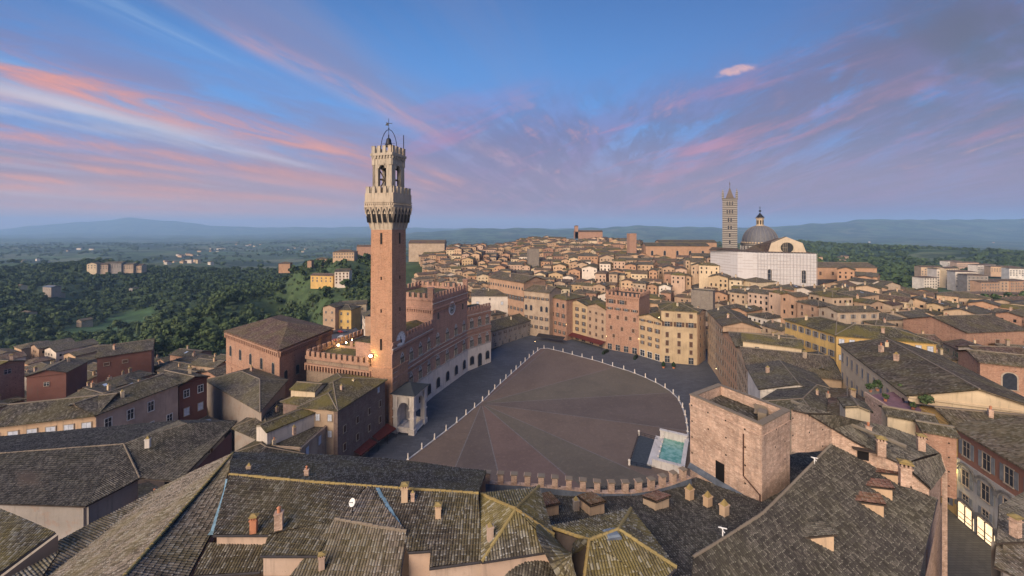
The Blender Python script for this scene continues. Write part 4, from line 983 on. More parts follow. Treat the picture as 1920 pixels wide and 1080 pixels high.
m = MB(); wpoly(W2, W3, 8, m); wpoly(W1, W2, 12, m); wpoly(W3, W3 + Vector((14, 30, 0)), 8, m)
m2 = MB(); wpoly(W0, W1, 12, m2); m2.build('marble_flank', sheetm, CTH)
m.build('scaffolded_wall', sheetm, CTH)
for px, z_, h in ((1444, 27, 9), (1508, 27, 9)):
    b_ = W2.lerp(W3, (px - 1420) / 111); add_win(CTH, W2, W3, (px - 1420) / 111, b_.z - 16 - h * .3, 'arch', 2.0, 8.0)
m = MB()
for k in range(19):
    t = k / 18; p = W2.lerp(W3, t) + Vector((-.4, -1.2, 0)); m.bar((p.x, p.y, 12), (p.x, p.y, p.z + .8), .08, n=4)
for z in range(14, 46, 3): 
    a, b_ = W2 + Vector((-.4, -1.2, 0)), W3 + Vector((-.4, -1.2, 0)); m.bar((a.x, a.y, z), (b_.x, b_.y, z), .07, n=4)
m.build('scaffold_poles', mat_flat('scaffold_steel', (.35, .33, .32)), CTH)
m = MB(); m.face([W2 + Vector((0, 0, .2)), W3 + Vector((0, 0, .2)), W3 + Vector((12, 26, .2)), W2 + Vector((8, 34, .4))]); m.face([W1 + Vector((0, 0, .2)), W2 + Vector((0, 0, .2)), W2 + Vector((8, 34, .4)), W1 + Vector((2, 34, .6))])
m.face([W0 + Vector((-2, -1, .3)), W1 + Vector((0, -1, .3)), at(1384, 466, 290), at(1335, 463, 305)])
m.face([G[0] + Vector((0, 0, .2)), G[4] + Vector((0, 0, .3)), at(1414, 460, 292), at(1390, 471, 280)]); m.face([G[4] + Vector((0, 0, .3)), G[3] + Vector((0, 0, .3)), at(1452, 448, 300), at(1414, 460, 292)])
m.build('roof', roof_far[3], CTH)
m = MB(); n0, n1 = at(1200, 462, 330), at(1345, 462, 310)
EXCL.append([Vector((150, 240)), Vector((215, 235)), Vector((240, 300)), Vector((235, 350))]); EXCL.append([Vector((150, 270)), Vector((215, 235)), Vector((235, 350)), Vector((180, 350))])
# ------------------------------------------------------------------ fountain
fa, fb = P(1222, 878, 0), P(1238, 822, 0); fr = P(1281, 826, 0)
FG = thing('fountain', 'rectangular white marble fountain basin with green water at the edge of the square', 'fountain', tuple(fb))
du = (fa - fb).normalized(); dv = Vector((-du.y, du.x, 0)); dv = dv if dv.x > 0 else -dv; LW = (fa - fb).length * .93; DW = 7.2
def fp(x, y, z=0): return fb + du * x + dv * y + Vector((0, 0, z))
a0 = math.atan2(du.y, du.x); m = MB()
m.box(fp(0, DW / 2), (.8, DW, 2.5), a0); m.box(fp(0, DW / 2, 2.5), (1.1, DW + .3, .25), a0); m.box(fp(LW, DW / 2), (.8, DW, 1.9), a0); m.box(fp(LW, DW / 2, 1.9), (1.1, DW + .3, .22), a0); m.box(fp(LW / 2, DW), (LW, .7, 1.7), a0); m.box(fp(LW / 2, DW, 1.7), (LW + .4, 1.0, .2), a0)
m.box(fp(LW / 2, .9), (LW, .4, .9), a0); m.box(fp(LW / 2, -.2), (LW + .8, 2.2, .35), a0)
for k in range(6): m.box(fp(.5, 1.2 + k * 1.15), (.35, .25, 2.4), a0); m.box(fp(LW - .5, 1.2 + k * 1.15), (.3, .25, 1.8), a0)
for k in range(6): m.box(fp(.8 + k * (LW - 1.6) / 5, 1.0, .9), (.4, .4, .45), a0)
m.build('marble_walls', mat_plaster('fountain_marble', (.58, .57, .55), .5), FG)
wm, wnt, wb = newmat('green_water'); wn4 = noi(wnt, geopos(wnt), .7, 5.0); wnt.links.new(mixc(wnt, wn4.sm(.35, .65), (.10, .28, .22), (.26, .45, .38)), wb.inputs['Base Color']); bump(wnt, wb, noi(wnt, geopos(wnt), 5.0), .3, .04); wb.inputs['Roughness'].default_value = .12; wb.inputs['Emission Color'].default_value = (.2, .75, .6, 1)
m = MB(); m.face([fp(.4, 1.1, .62), fp(LW - .4, 1.1, .62), fp(LW - .4, DW - .3, .62), fp(.4, DW - .3, .62)]); m.build('water', wm, FG)
m = MB(); pl = [P(1180, 872, 0), P(1221, 880, 0), P(1232, 826, 0), P(1198, 816, 0)]; m.face([p + Vector((0, 0, .07)) for p in ccw(pl)]); o = m.build('sunken_paving', mat_flat('sunken_grey_paving', (.05, .06, .07))); o['kind'] = 'structure'
m = MB()
for i in range(4):
    a, b_ = pl[i], pl[(i + 1) % 4]
    if i == 1: continue
    n = max(2, int((b_ - a).length / 1.6))
    for k in range(n + 1): p = a.lerp(b_, k / n); m.bar(p, p + Vector((0, 0, 1.0)), .05, n=4)
    m.bar(a + Vector((0, 0, 1)), b_ + Vector((0, 0, 1)), .05, n=4); m.bar(a + Vector((0, 0, .5)), b_ + Vector((0, 0, .5)), .035, n=4)
tag(m.build('iron_railing', metal_d), 'low dark iron railing around the grey paving left of the marble fountain', 'railing')
for p in (pl[3], pl[0]):
    m = MB(); m.lathe(tuple(p), [(.3, 0), (.25, 1.0), (.34, 1.1), (.3, 1.4), (.05, 1.6)], 8); o = m.build('railing_post', stone_w); tag(o, 'white stone post at the far corner of the dark railing by the fountain' if p is pl[3] else 'white stone post at the near corner of the dark railing by the fountain', 'post')
# ------------------------------------------------------------------ houses round the square
def v2(p): return Vector((p[0], p[1]))
def rim(name, label, a, b_, d, z1, wall, roof, wins, kind='gable', z0=-1.0, pitch=R(17), cat='house', chim=1, cornice=True, group=None):
    """house whose front runs from a to b; wins = [(n, rows, kind, w, h)] on the front"""
    f = rect(a, b_, d); e = edge_to(f, a, b_)
    f = ccw(f); return block(name, label, f, z1, z0, wall, roof, kind, pitch, .55, [(e,) + w for w in wins], cat, group, chim, cornice)
G0 = 'tall brick and plaster houses round the square'
rim('palazzo', 'long orange brick palace with a row of dark arched openings at the far bend', P(919, 520, 30), P(982, 530, 30), 18, 30, 'orange', 0, [(13, (25.5,), 'arch', 1.0, 1.5), (12, (19.0,), 'open', 1.5, 2.6), (10, (13.0, 7.5), 'open', 1.0, 1.8)], group=G0)
rim('palazzo', 'brown stone house with four tall white arched windows at the far bend of the square', P(982, 544, 25.6), P(1030, 549, 25.6), 15, 25.6, 'beige', 0, [(6, (21.0,), 'open', 1.1, 1.4), (5, ((14.5, 'arch', 3.0),), 'white', 1.5, 3.0), (5, (9.5, 4.5), 'open', 1.1, 1.8)], group=G0)
rim('palazzo', 'narrow brick house with paired windows directly left of the green-roofed five-storey front', P(1030, 556, 22.5), P(1062, 562, 22.5), 16, 22.5, 'brick', 2, [(3, (17.5,), 'arch', 1.5, 2.4), (3, (12.0,), 'open', 1.3, 2.2), (4, (7.5, 3.0), 'open', 1.0, 1.8)], kind='hip', group=G0)
A1, A2, A3, A4, A5, A6, A7 = [P(x, y, 0) for x, y in ((1064, 633), (1101, 643), (1136, 654), (1198, 666), (1240, 679), (1307, 685), (1327, 680))]
rim('palazzo', 'ochre house with three columns of dark open shutters, red awning at its foot', A1, A2, 16, 20.0, 'ochre', 2, [(3, (16.2, 12.6, 8.8, 5.2), 'open', 1.25, 2.0), (3, (.3,), 'plain', 2.2, 2.6)], group=G0)
rim('palazzo', 'pinkish plaster house with three columns of plain brown windows left of the battlemented front', A2, A3, 16, 20.2, 'pink', 2, [(3, (16.6,), 'closed', 1.5, 1.1), (3, (12.6, 8.8, 5.0), 'closed', 1.2, 1.7), (2, (.3,), 'plain', 2.2, 2.6)], group=G0)
dE = rim('palazzo', 'tall battlemented brick house with dark triple windows in the middle of the curved side', A3, A4, 17, 28.0, 'brick', 1, [(3, (23.8,), 'open', 2.3, 1.9), (4, (20.6,), 'open', 1.7, 1.1), (4, (16.0,), 'closed', 1.3, 1.9), (3, (10.5,), 'closed', 1.2, 1.8), (2, (6.6,), 'closed', 1.2, 1.6), (4, (.3,), 'plain', 2.2, 2.8)], kind='flat', group=G0)
f4 = ccw(rect(A3, A4, 17))
for i in range(4):
    a, b_ = Vector(f4[i]), Vector(f4[(i + 1) % 4]); n = int((b_ - a).length / 1.9); merlon_row(dE, a, b_, 28.0, n, 1.0, 1.5, .5, brick_o)
m = MB(); corbels(m, f4[edge_to(f4, A3, A4)], f4[(edge_to(f4, A3, A4) + 1) % 4], 26.3, 16, .4, .9); m.build('corbel_frieze', brick_o, dE)
rim('palazzo', 'lower ochre house with a lit spot on its roof, right of the battlemented front', A4, A5, 15, 19.2, 'ochre', 2, [(3, (17.0,), 'open', 1.7, 1.0), (3, (12.8, ), 'open', 1.3, 1.9), (3, (8.9, 6.0), 'open', 1.0, 1.5), (3, (.3,), 'white', 2.4, 2.8)], group=G0)
rim('palazzo', 'tall ochre house with green roof and lit lamp at the right corner of the square', A5, A6, 15, 24.2, 'ochre', 2, [(3, (21.0,), 'closed', 1.4, 1.8), (3, (16.8,), 'open', 2.2, 2.1), (3, (11.8, 8.0), 'closed', 1.3, 2.3), (3, (4.6,), 'closed', 1.2, 1.9), (3, (.3,), 'plain', 2.0, 2.8)], kind='hip', group=G0)
rim('palazzo', 'narrow brown house front in the corner between the balcony house and the long curved row', A6 + Vector((.8, .6, 0)), A7 + Vector((1, 4, 0)), 10, 23.0, 'pink', 1, [(2, (19.5, 15.5, 11.5, 7.5, 3.0), 'closed', 1.1, 1.8)], group=G0)
C1, C2, C3, C4, C5 = Vector((90.0, 179)), Vector((86.2, 165)), Vector((82.6, 152.5)), Vector((77.5, 134)), Vector((69.0, 114))
rim('palazzo', 'peach house first in the curved row running towards the brick tower, four columns of shutters', C1, C2, 13, 23.8, 'peach', 1, [(4, (19.8, 16.0, 12.0, 8.0, 3.5), 'closed', 1.1, 1.9)], group=G0)
rim('palazzo', 'pink-brown house second in the curved row running towards the brick tower', C2, C3, 13, 23.6, 'pink', 0, [(4, (19.8, 15.8, 11.8, 7.8, 3.5), 'open', 1.0, 1.9)], group=G0)
rim('palazzo', 'orange brick house third in the curved row, stepping down behind the brick tower', C3, C4, 20, 21.0, 'orange', 1, [(7, (17.0, 12.8, 8.6, 4.4), 'closed', 1.1, 2.1)], group=G0, pitch=R(15))
rim('palazzo', 'peach house ending the curved row, its roof right behind the truncated tower', C4, C5, 22, 21.0, 'peach', 0, [(7, (17.0, 12.8, 8.6, 4.4), 'open', 1.1, 2.1)], group=G0, pitch=R(15))
rim('house', 'blank white plastered wall house end between the curved row and the brick tower', C5, Vector((62.5, 98)), 16, 21.5, 'white', 1, [(2, (15.0,), 'plain', 1.0, 1.6)])
rim('house', 'long low stone house with small dark windows beside the far end of the town hall', P(922, 621, 8.6), P(996, 600, 8.6), 15, 8.6, 'grey', 1, [(8, (5.6,), 'open', 1.0, 1.4), (8, (2.6,), 'plain', 1.0, 1.3), (6, (.1,), 'plain', 1.3, 1.8)], z0=-.5, pitch=R(20))
rim('house', 'small square house with a pyramid roof peeping over the long low stone house', P(921, 594, 11), P(948, 590, 11), 8, 12, 'beige', 1, [(2, (9.5,), 'open', .9, 1.2)], kind='hip')
rim('house', 'broad white house with blue-white shutters behind the far battlements of the town hall', P(884, 556, 20), P(953, 556, 20), 16, 20.5, 'white', 1, [(3, (15.0,), 'closedw', 1.4, 1.9), (1, (18,), 'plain', .7, 1.0)])
# right of the square
wh = rim('house', 'cream white house with two black windows and a warm lamp on its wall', P(1393, 638, 23.5), P(1503, 652, 23.5), 9, 23.5, 'cream', 2, [(2, (20.0,), 'plain', 1.1, 1.8)], z0=12, kind='gable')
YG = 'long ochre palace wings with grey shutters'
ylw = 'yellow'
rim('palazzo', 'left wing of the long ochre yellow palace with grey windows facing the square', P(1472, 598, 27), P(1567, 627, 27), 15, 27, ylw, 2, [(7, (24.0, 19.5, 15.0), 'openg', 1.1, 1.9)], kind='hip', group=YG)
rim('palazzo', 'right wing of the long ochre yellow palace with pale shuttered attic windows under its eaves', P(1568, 628, 27), P(1755, 643, 27), 15, 27, ylw, 2, [(9, (24.2, 19.0), 'closedw', 1.3, 1.6)], kind='hip', group=YG)
rim('palazzo', 'pale yellow palace with a long row of grey shutters under a broad brown roof', P(1577, 646, 30), P(1703, 740, 30), 19, 30, 'cream', 0, [(11, (25.8,), 'closedg', 1.0, 2.2), (11, (20.5,), 'closedg', 1.0, 2.2)], z0=14, pitch=R(16), chim=3)
block('house', 'dark tiled house with a long skylit roof directly behind the truncated brick tower', [v2(p) for p in (P(1425, 745, 23), P(1500, 700, 23), P(1600, 735, 23), P(1560, 795, 25))], 22, 10, 'beige', 1, 'hip', R(16), chim=2)
block('house', 'low brown-roofed house wedged between the cream white house and the pale yellow palace', [v2(p) for p in (P(1510, 668, 20), P(1560, 680, 20), P(1575, 712, 20), P(1512, 700, 20))], 21, 10, 'beige', 1, 'gable', R(20), wins=[(0, 2, (18.0,), 'white', 1.0, 1.5)])
block('house', 'dark roofed house below the end wall of the pale yellow palace, beside the roof terrace', [v2(p) for p in (P(1560, 725, 24), P(1620, 745, 24), P(1628, 790, 26), P(1555, 775, 26))], 23.5, 12, 'beige', 3, 'gable', R(18), chim=1)
# roof terrace
tp = [P(1622, 742, 28.3), P(1690, 733, 28.3), P(1778, 770, 28.3), P(1705, 795, 28.3)]
t = thing('roof_terrace', 'brick terrace with purple floor between rooftops, plants and loungers on it', 'terrace', (tp[0].x, tp[0].y, 15))
m = MB(); m.prism(ccw([tuple(p) for p in tp]), 15, 28.3); m.build('wall', brick_n, t)
m = MB(); m.face([p + Vector((0, 0, .03)) for p in ccw(tp)]); m.build('floor_tiles', mat_flat('terrace_tiles', (.20, .11, .12)), t)
m = MB()
for a, b_ in ((tp[0], tp[3]), (tp[3], tp[2])): c = (a + b_) / 2; m.box((c.x, c.y, 28.3), ((b_ - a).length, .3, .8), math.atan2((b_ - a).y, (b_ - a).x))
m.build('parapet', brick_n, t)
# street front with shops on the far right
SH = thing('shop_palace', 'tall street front with red-brown upper wall and lit shop windows at the right', 'palace', (70, 55, 16.5))
s0, s1, s2 = v2(P(1796, 800, 31)), v2(P(1930, 878, 31)), None
sdir = (s1 - s0).normalized(); s2 = s1 + sdir * 9; snr = Vector((-sdir.y, sdir.x)); snr = snr if snr.x > 0 else -snr
q = [s0, s2, s2 + snr * 19, s0 + snr * 19]; w_ = MB(); r_ = MB(); mass(w_, r_, q, 16.5, 31, 'gable', R(15), .7, 0); w_.build('wall', mat_plaster('faded_red_plaster', (.25, .135, .105), .5), SH); r_.build('roof', roof_far[0], SH)
EXCL.append([tuple(p) for p in q])
m = MB(); m.prism(ccw([s0 - snr * .12 , s2 - snr * .12, s2, s0]), 16.5, 26.2); m.build('stone_facing', mat_plaster('grey_white_render', (.36, .35, .33), .5), SH)
FA, FB = (s0, s2) if Vector(((s2 - s0).y, -(s2 - s0).x)).dot(-snr) > 0 else (s2, s0)
arch_s = mat_flat('arch_stone', (.17, .16, .15))
win_rows(SH, FA, FB, 6, (27.2,), 'openg', 1.2, 2.3); win_rows(SH, FA, FB, 6, (22.8,), 'openg', 1.25, 2.3)
for o in list(SH.children)[-6:]: o.location += Vector((-snr.x, -snr.y, 0)) * .12
win_rows(SH, FA, FB, 6, (20.0,), 'openg', 1.0, 1.4)
for o in list(SH.children)[-6:]: o.location += Vector((-snr.x, -snr.y, 0)) * .12
sd_ = (FB - FA).normalized(); L = (FB - FA).length
for k in range(6):
    c = FA + sd_ * L * (k + .5) / 6 - snr * .16
    for zc_, r0 in ((19.0, 1.65), (24.6, 1.5)):
        m = MB()
        for j in range(19):
            an = math.pi * j / 18; p = c + sd_ * r0 * math.cos(an); m.box((p.x - snr.x * .05, p.y - snr.y * .05, zc_ - .1 + r0 * .8 * math.sin(an)), (.34, .22, .34), math.atan2(sd_.y, sd_.x))
        m.build('stone_arch', arch_s, SH)
lit, lnt_, lb_ = newmat('lit_shop_window'); lu, lv, _ = uvs(lnt_); ln = noi(lnt_, comb(lnt_, lu * 3.0, lv * 7.0, 1.0), 1.5, 4.0, .7); lnt_.links.new(ramp(lnt_, ln, [(.3, (.10, .05, .02)), (.45, (.75, .45, .16)), (.6, (1.0, .82, .45)), (.8, (1, .95, .75))]), lb_.inputs['Emission Color']); lb_.inputs['Emission Strength'].default_value = 1.1
for k in range(6):
    c = FA + sd_ * L * (k + .5) / 6 - snr * .17; a = math.atan2(sd_.y, sd_.x)
    m = MB(); isl = (c - s0).length; on = 2.2 < isl < 9.0; 
    m.box((c.x, c.y, 16.6), (2.6, .16, 3.0), a, 0)
    for j in (-1.28, 0, 1.28): p = c + sd_ * j - snr * .1; m.box((p.x, p.y, 16.5), (.1, .12, 3.2), a, 1)
    for z in (17.4, 18.2): p = c - snr * .09; m.box((p.x, p.y, z), (2.2, .06, .1), a, 2)
    p = c - snr * .1; m.box((p.x, p.y, 16.5), (2.7, .12, .5), a, 1)
    o = m.build('shop_window', [lit if (1.0 < isl < 10.5) else dark, wood, shut_b], SH)
lp = thing('wall_lamp', 'bright yellow lamp glowing on the wall above the shop street at the right', 'lamp', tuple(P(1777, 905, 24)))
pc = s0 + Vector((-.8, 1.2)); lp.location = (pc.x, pc.y, 24.5)
# pale yellow house left of it
s9 = s0 - sdir * 7.5
rim('house', 'narrow pale yellow house with grey shutters left of the shop street front', s9, s0 - sdir * .05, 17, 31, 'yellow', 0, [(2, (26.5,), 'openg', 1.2, 2.4), (2, (22, 18), 'openg', 1.0, 2.0)], z0=16.5)
st = [(52, 40), (50, 62), (72, 68), (66, 44), (60, 36)]
sheet('street', [([(44, 30), (46, 66), (73, 66), (66.6, 36)], 0)], [mat_paving('street_flags', (.07, .066, .06), (.09, .085, .075), 1.0)], 16.9)
def lamp(obj, p, r=.22, en=60, col=(1, .72, .35), mat=None, arm=None):
    m = MB(); m.sphere(p, r, 8); o = m.build('bulb', mat or bulb_s, obj)
    if arm is not None:
        m = MB(); m.bar(p, Vector(p) + Vector(arm), .05, n=5); m.lathe(Vector(p) + Vector((0, 0, r * .8)), [(r * 1.4, 0), (r * .4, r * .8)], 8); m.build('bracket', metal_d, obj)
    ld = bpy.data.lights.new('lamp_light', 'POINT'); ld.energy = en; ld.color = col; ld.shadow_soft_size = r * 1.2; l = bpy.data.objects.new('lamp_light', ld); C.objects.link(l); l.parent = obj; l.location = Vector(p) - Vector(obj.location)
lamp(lp, (pc.x, pc.y, 24.5), .35, 500, (1, .78, .3), bulb, (1.2, -.8, .3))
# ------------------------------------------------------------------ truncated brick tower in the foreground
tL, tF, tR = P(1294, 740, 42), P(1428.6, 797.5, 42), P(1481, 769.7, 42); tB = tL + tR - tF
NT = thing('brick_tower', 'broad truncated pale brick tower with a small dark door in the right foreground', 'tower', (tF.x, tF.y, 32))
q = ccw([v2(p) for p in (tL, tF, tR, tB)]); cq = sum(q, Vector((0, 0))) / 4
def scaleq(q, k): return [cq + (p - cq) * k for p in q]
m = MB(); m.prism(q, 31, 40.75, 0, top=False); m.prism(scaleq(q, 1.025), 40.75, 40.95, top=False); m.prism(scaleq(q, 1.012), 40.45, 40.75, top=False); m.prism(scaleq(q, 1.006), 40.1, 40.45, top=False)
for k in range(4):
    a, b_ = q[k], q[(k + 1) % 4]; m.face([zt(a, 40.95), zt(b_, 40.95), zt(b_, 42), zt(a, 42)])
iq = scaleq(q, .86)
for k in range(4):
    a, b_, c_, d_ = q[k], q[(k + 1) % 4], iq[(k + 1) % 4], iq[k]; aa_, bb_ = scaleq(q, 1.025)[k], scaleq(q, 1.025)[(k + 1) % 4]; m.face([zt(aa_, 40.95), zt(bb_, 40.95), zt(b_, 40.97), zt(a, 40.97)]); m.face([zt(c_, 40.6), zt(d_, 40.6), zt(d_, 42), zt(c_, 42)])
m.build('wall', brick_n, NT)
m = MB()
for k in range(4):
    a, b_, c_, d_ = scaleq(q, 1.02)[k], scaleq(q, 1.02)[(k + 1) % 4], scaleq(q, .85)[(k + 1) % 4], scaleq(q, .85)[k]
    m.face([zt(a, 42.08), zt(b_, 42.08), zt(c_, 42.08), zt(d_, 42.08)]); m.face([zt(a, 41.98), zt(b_, 41.98), zt(b_, 42.08), zt(a, 42.08)])
m.build('coping', ridge_g, NT)
m = MB(); m.face([zt(p, 40.9) for p in iq]); m.build('sunken_roof', roof_far[1], NT)
m = MB(); c = cq + (v2(tR) - cq) * .45; m.box((c.x - .4, c.y - 1, 40.9), (1.2, .8, 1.0), .9); m.box((c.x + .2, c.y + .3, 41.4), (1.2, 2.6, .12), -.6)
for k in range(6): m.box((c.x + .2 + .18 * k - .5, c.y + .3 + .35 * k - 1, 41.5), (1.3, .12, .1), -.6)
m.build('roof_hatch', ridge_g, NT)
fd = v2(tF) - v2(tL); fn = Vector((fd.y, -fd.x)).normalized(); fn = fn if fn.y < 0 else -fn; fdn = fd.normalized(); fa_ = math.atan2(fd.y, fd.x)
m = MB(); c = v2(tL) + fd * .46 + fn * .02; m.box((c.x, c.y, 33.9), (1.0, .1, 2.0), fa_); m.build('door', dark, NT)
m = MB(); c = v2(tL) + fd * .78 + fn * .1; m.bar((c.x, c.y, 40.3), (c.x, c.y, 35.9), .06); c2 = v2(tL) + fd * .985 + fn * .12; m.bar((c.x, c.y, 35.9), (c2.x, c2.y, 34.9), .06); m.bar((c2.x, c2.y, 34.9), (c2.x, c2.y, 33.0), .06); m.build('drainpipe', mat_flat('rust_pipe', (.07, .035, .025)), NT)
m = MB(); sb_ = scaleq(q, 1.06); 
for k in range(4): a, b_ = q[k], q[(k + 1) % 4]; a2, b2 = sb_[k], sb_[(k + 1) % 4]; m.face([zt(a, 33.9), zt(b_, 33.9), zt(b2, 33.2), zt(a2, 33.2)])
m.build('flashing', lead, NT)
EXCL.append([tuple(p) for p in q])
# ------------------------------------------------------------------ curved battlemented walk of the foreground palace
CW = thing('battlement_walk', 'curved battlemented brick parapet with stone capped merlons overlooking the square, left of the truncated tower', 'battlements', (10, 45, 31))
cpx = [(905, 881), (930, 883), (976, 885), (1025, 889), (1076, 894), (1128, 899), (1181, 899), (1220, 894), (1254, 885), (1292, 872)]
cv = [P(x, y, 34.9) for x, y in cpx]
m = MB(); fl = MB(); 
for a, b_ in zip(cv, cv[1:]):
    d = (b_ - a); c = (a + b_) / 2; L = d.length; aa = math.atan2(d.y, d.x); m.box((c.x, c.y, 20), (L + .05, .55, 13.6), aa); nn = Vector((d.y, -d.x, 0)).normalized(); nn = nn if nn.y < 0 else -nn
    fl.face([a + nn * .3 + Vector((0, 0, -1.35)), b_ + nn * .3 + Vector((0, 0, -1.35)), b_ + nn * .55 + Vector((0, 0, -2.8)), a + nn * .55 + Vector((0, 0, -2.8))])
m.build('wall', brick_n, CW); fl.build('lead_flashing', lead, CW)
tot = [0]
for a, b_ in zip(cv, cv[1:]): tot.append(tot[-1] + (b_ - a).length)
NM = 16; mm = MB(); mm.box((0, 0, 0), (.62, .5, 1.05)); mm.box((-.36, 0, 1.05), (.1, .62, .09)); mm.box((.02, 0, 1.05), (.76, .66, .1), 0, 1)
o = mm.build('merlon', [brick_n, ridge_g], None, org=(0, 0, 0)); mme = o.data; bpy.data.objects.remove(o)
for k in range(NM):
    s = tot[-1] * (k + .35) / NM; i = max(j for j in range(len(tot) - 1) if tot[j] <= s); p = cv[i].lerp(cv[i + 1], (s - tot[i]) / (tot[i + 1] - tot[i])); d = cv[i + 1] - cv[i]
    o = bpy.data.objects.new('merlon', mme); C.objects.link(o); o.parent = CW; o.location = Vector((p.x, p.y, 33.6)) - CW.location; o.rotation_euler = (0, 0, math.atan2(d.y, d.x))
# ------------------------------------------------------------------ foreground roofs
def verts(d): return {k: P(*v) for k, v in d.items()}
def plane3(a, b_, c):
    n = (b_ - a).cross(c - a).normalized(); o = Vector((0, 0, HC))
    def f(px, py):
        d = Vector(((px - CXP) / FPX, 1, (HOR - py) / FPX)); return o + d * ((a - o).dot(n) / d.dot(n))
    return f
def near(name, label, V, facets, mat, ridges=(), wall=(), wallmat='pink', z0=15, gut=(), rmat=None, cat='house'):
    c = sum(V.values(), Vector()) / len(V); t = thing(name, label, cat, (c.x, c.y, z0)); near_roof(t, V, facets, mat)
    if ridges: ridge_caps(t, V, ridges, rmat or ridge_g)
    if wall: walls(t, V, wall, z0, plas[wallmat] if isinstance(wallmat, str) else wallmat)
    if gut: gutters(t, V, gut)
    return t
V = verts(dict(a=(430, 890, 40), b=(570, 903, 40), c=(687, 912, 40), d=(897, 926, 40), e=(432, 848, 36), f=(600, 853, 36), g=(725, 860, 36), h=(912, 884, 36),
    i=(400, 1003, 38.7), j=(504, 1003, 38.7), k=(488, 1042, 38.4), l=(597, 1042, 38.4), m=(633, 975, 39.3), n=(745, 990, 39.2), o=(765, 1035, 38.7), p=(808, 1032, 38.7), q=(805, 1065, 38.3), r=(903, 1052, 38.45)))
n1 = near('long_house', 'long foreground house with one ridge from left to right and pink walls below', V,
     [('a', 'b', 'f', 'e'), ('b', 'c', 'g', 'f'), ('c', 'd', 'h', 'g'), ('a', 'b', 'j', 'i'), ('b', 'c', 'm', 'j'), ('j', 'm', 'l', 'k'), ('c', 'd', 'p', 'n'), ('n', 'p', 'o'), ('d', 'r', 'q', 'p')], roof_nw,
     [('a', 'b'), ('b', 'c'), ('c', 'd')], [('i', 'j'), ('k', 'l'), ('o', 'p'), ('q', 'r'), ('e', 'f'), ('f', 'g'), ('g', 'h')], 'pale pink', gut=[('i', 'j'), ('k', 'l'), ('o', 'p'), ('q', 'r')], rmat=ridge_l)
m = MB(); fl = [(706, 917), (712, 922), (722, 945), (735, 968), (750, 990), (742, 990), (728, 968), (716, 945), (704, 925)]
pf = plane3(V['c'], V['d'], V['n']); 
for k in range(4):
    a, b_, c_, d_ = (704 + k * 11, 918 + k * 18), (711 + k * 11, 918 + k * 18), (721 + k * 11, 937 + k * 18), (713 + k * 11, 937 + k * 18); m.face([pf(*p) + Vector((0, 0, .16)) for p in (a, b_, c_, d_)][::-1])
m.build('valley_flashing', copper, n1)
V2 = verts(dict(c=(689, 913, 40.05), m=(628, 974, 39.4), n=(762, 997, 39.25), u=(748, 1095, 37.4), v=(535, 1090, 37.6)))
near('cross_gable_house', 'tiled cross gable roof at the bottom, just below the blue valley flashing', V2, [('c', 'n', 'm'), ('m', 'n', 'u', 'v')], roof_nw, [('m', 'n')], [('u', 'v'), ('n', 'u')], 'pale pink', gut=[('n', 'u')])
V3 = verts(dict(w=(900, 926, 39.4), x=(967, 955, 40.9), y=(1010, 913, 39.2), z=(1038, 1003, 39.1), a=(904, 1053, 39.0), b=(1040, 1032, 38.8)))
near('pyramid_roof_house', 'house with a four-sided lichen covered roof and yellow crossing ridges in the bottom centre', V3, [('w', 'y', 'x'), ('y', 'z', 'x'), ('z', 'b', 'a', 'x'), ('a', 'w', 'x')][0:2] + [('x', 'z', 'b'), ('x', 'b', 'a'), ('x', 'a', 'w')], roof_nl, [('w', 'x'), ('x', 'y'), ('x', 'z'), ('x', 'a')], [('a', 'b'), ('z', 'b')], 'pale pink', gut=[('a', 'b'), ('z', 'b'), ('w', 'a')], rmat=ridge_l)
V4 = verts(dict(a=(1027, 988, 38.8), b=(1183, 955, 38.8), c=(1160, 993, 40.2), d=(1105, 1013, 40.2), e=(1268, 1064, 38.8), f=(1230, 1100, 38.5), g=(1092, 1110, 38.6), h=(1050, 1090, 38.4)))
near('hipped_roof_house', 'house with hipped mossy roof and a grey skylight at the bottom, right of centre', V4, [('a', 'b', 'c', 'd'), ('a', 'd', 'g', 'h'), ('d', 'c', 'e', 'f'), ('d', 'f', 'g'), ('c', 'b', 'e')], roof_nl, [('a', 'd'), ('d', 'c'), ('c', 'b'), ('c', 'e'), ('d', 'g')], [('e', 'f'), ('a', 'h')], 'peach', gut=[('a', 'h'), ('e', 'f')], rmat=ridge_l)
# small lower roof and terrace between them
V5 = verts(dict(a=(930, 1090, 37.0), b=(1033, 1036, 37.8), c=(1050, 1090, 37.3), d=(960, 1110, 36.8)))
near('lean_to_roof', 'small dark lean-to roof below the pyramid-roofed house at the bottom edge', V5, [('a', 'b', 'c', 'd')], roof_nd, cat='roof')
# dark palace roof on the right
Z = dict(a=(985, 925, 32.6), b=(1290, 900, 32.6), c=(1440, 950, 34.4), d=(1482, 912, 35.5), e=(1560, 832, 37.0), f=(1366, 1005, 36.0), g=(1300, 1045, 36.0), h=(1260, 1075, 36.2), i=(1010, 1010, 35.4), j=(1120, 1100, 37.0))
V6 = verts(Z); p6 = plane3(V6['b'], V6['a'], V6['g'])
V6['c'] = p6(1432, 962); V6['d2'] = p6(1482, 918); V6['k'] = p6(1480, 845)
p8 = plane3(V6['g'], V6['e'], P(1755, 935, 33.0)); 
V6['f'] = p8(1366, 1005); V6['d'] = p8(1482, 912); V6['s'] = p8(1430, 963)
V6['m'] = p8(1625, 866); V6['n'] = p8(1687, 907); V6['o'] = p8(1757, 935); V6['p'] = p8(1720, 1090); V6['q'] = p8(1290, 1100); V6['l'] = p8(1504, 835)
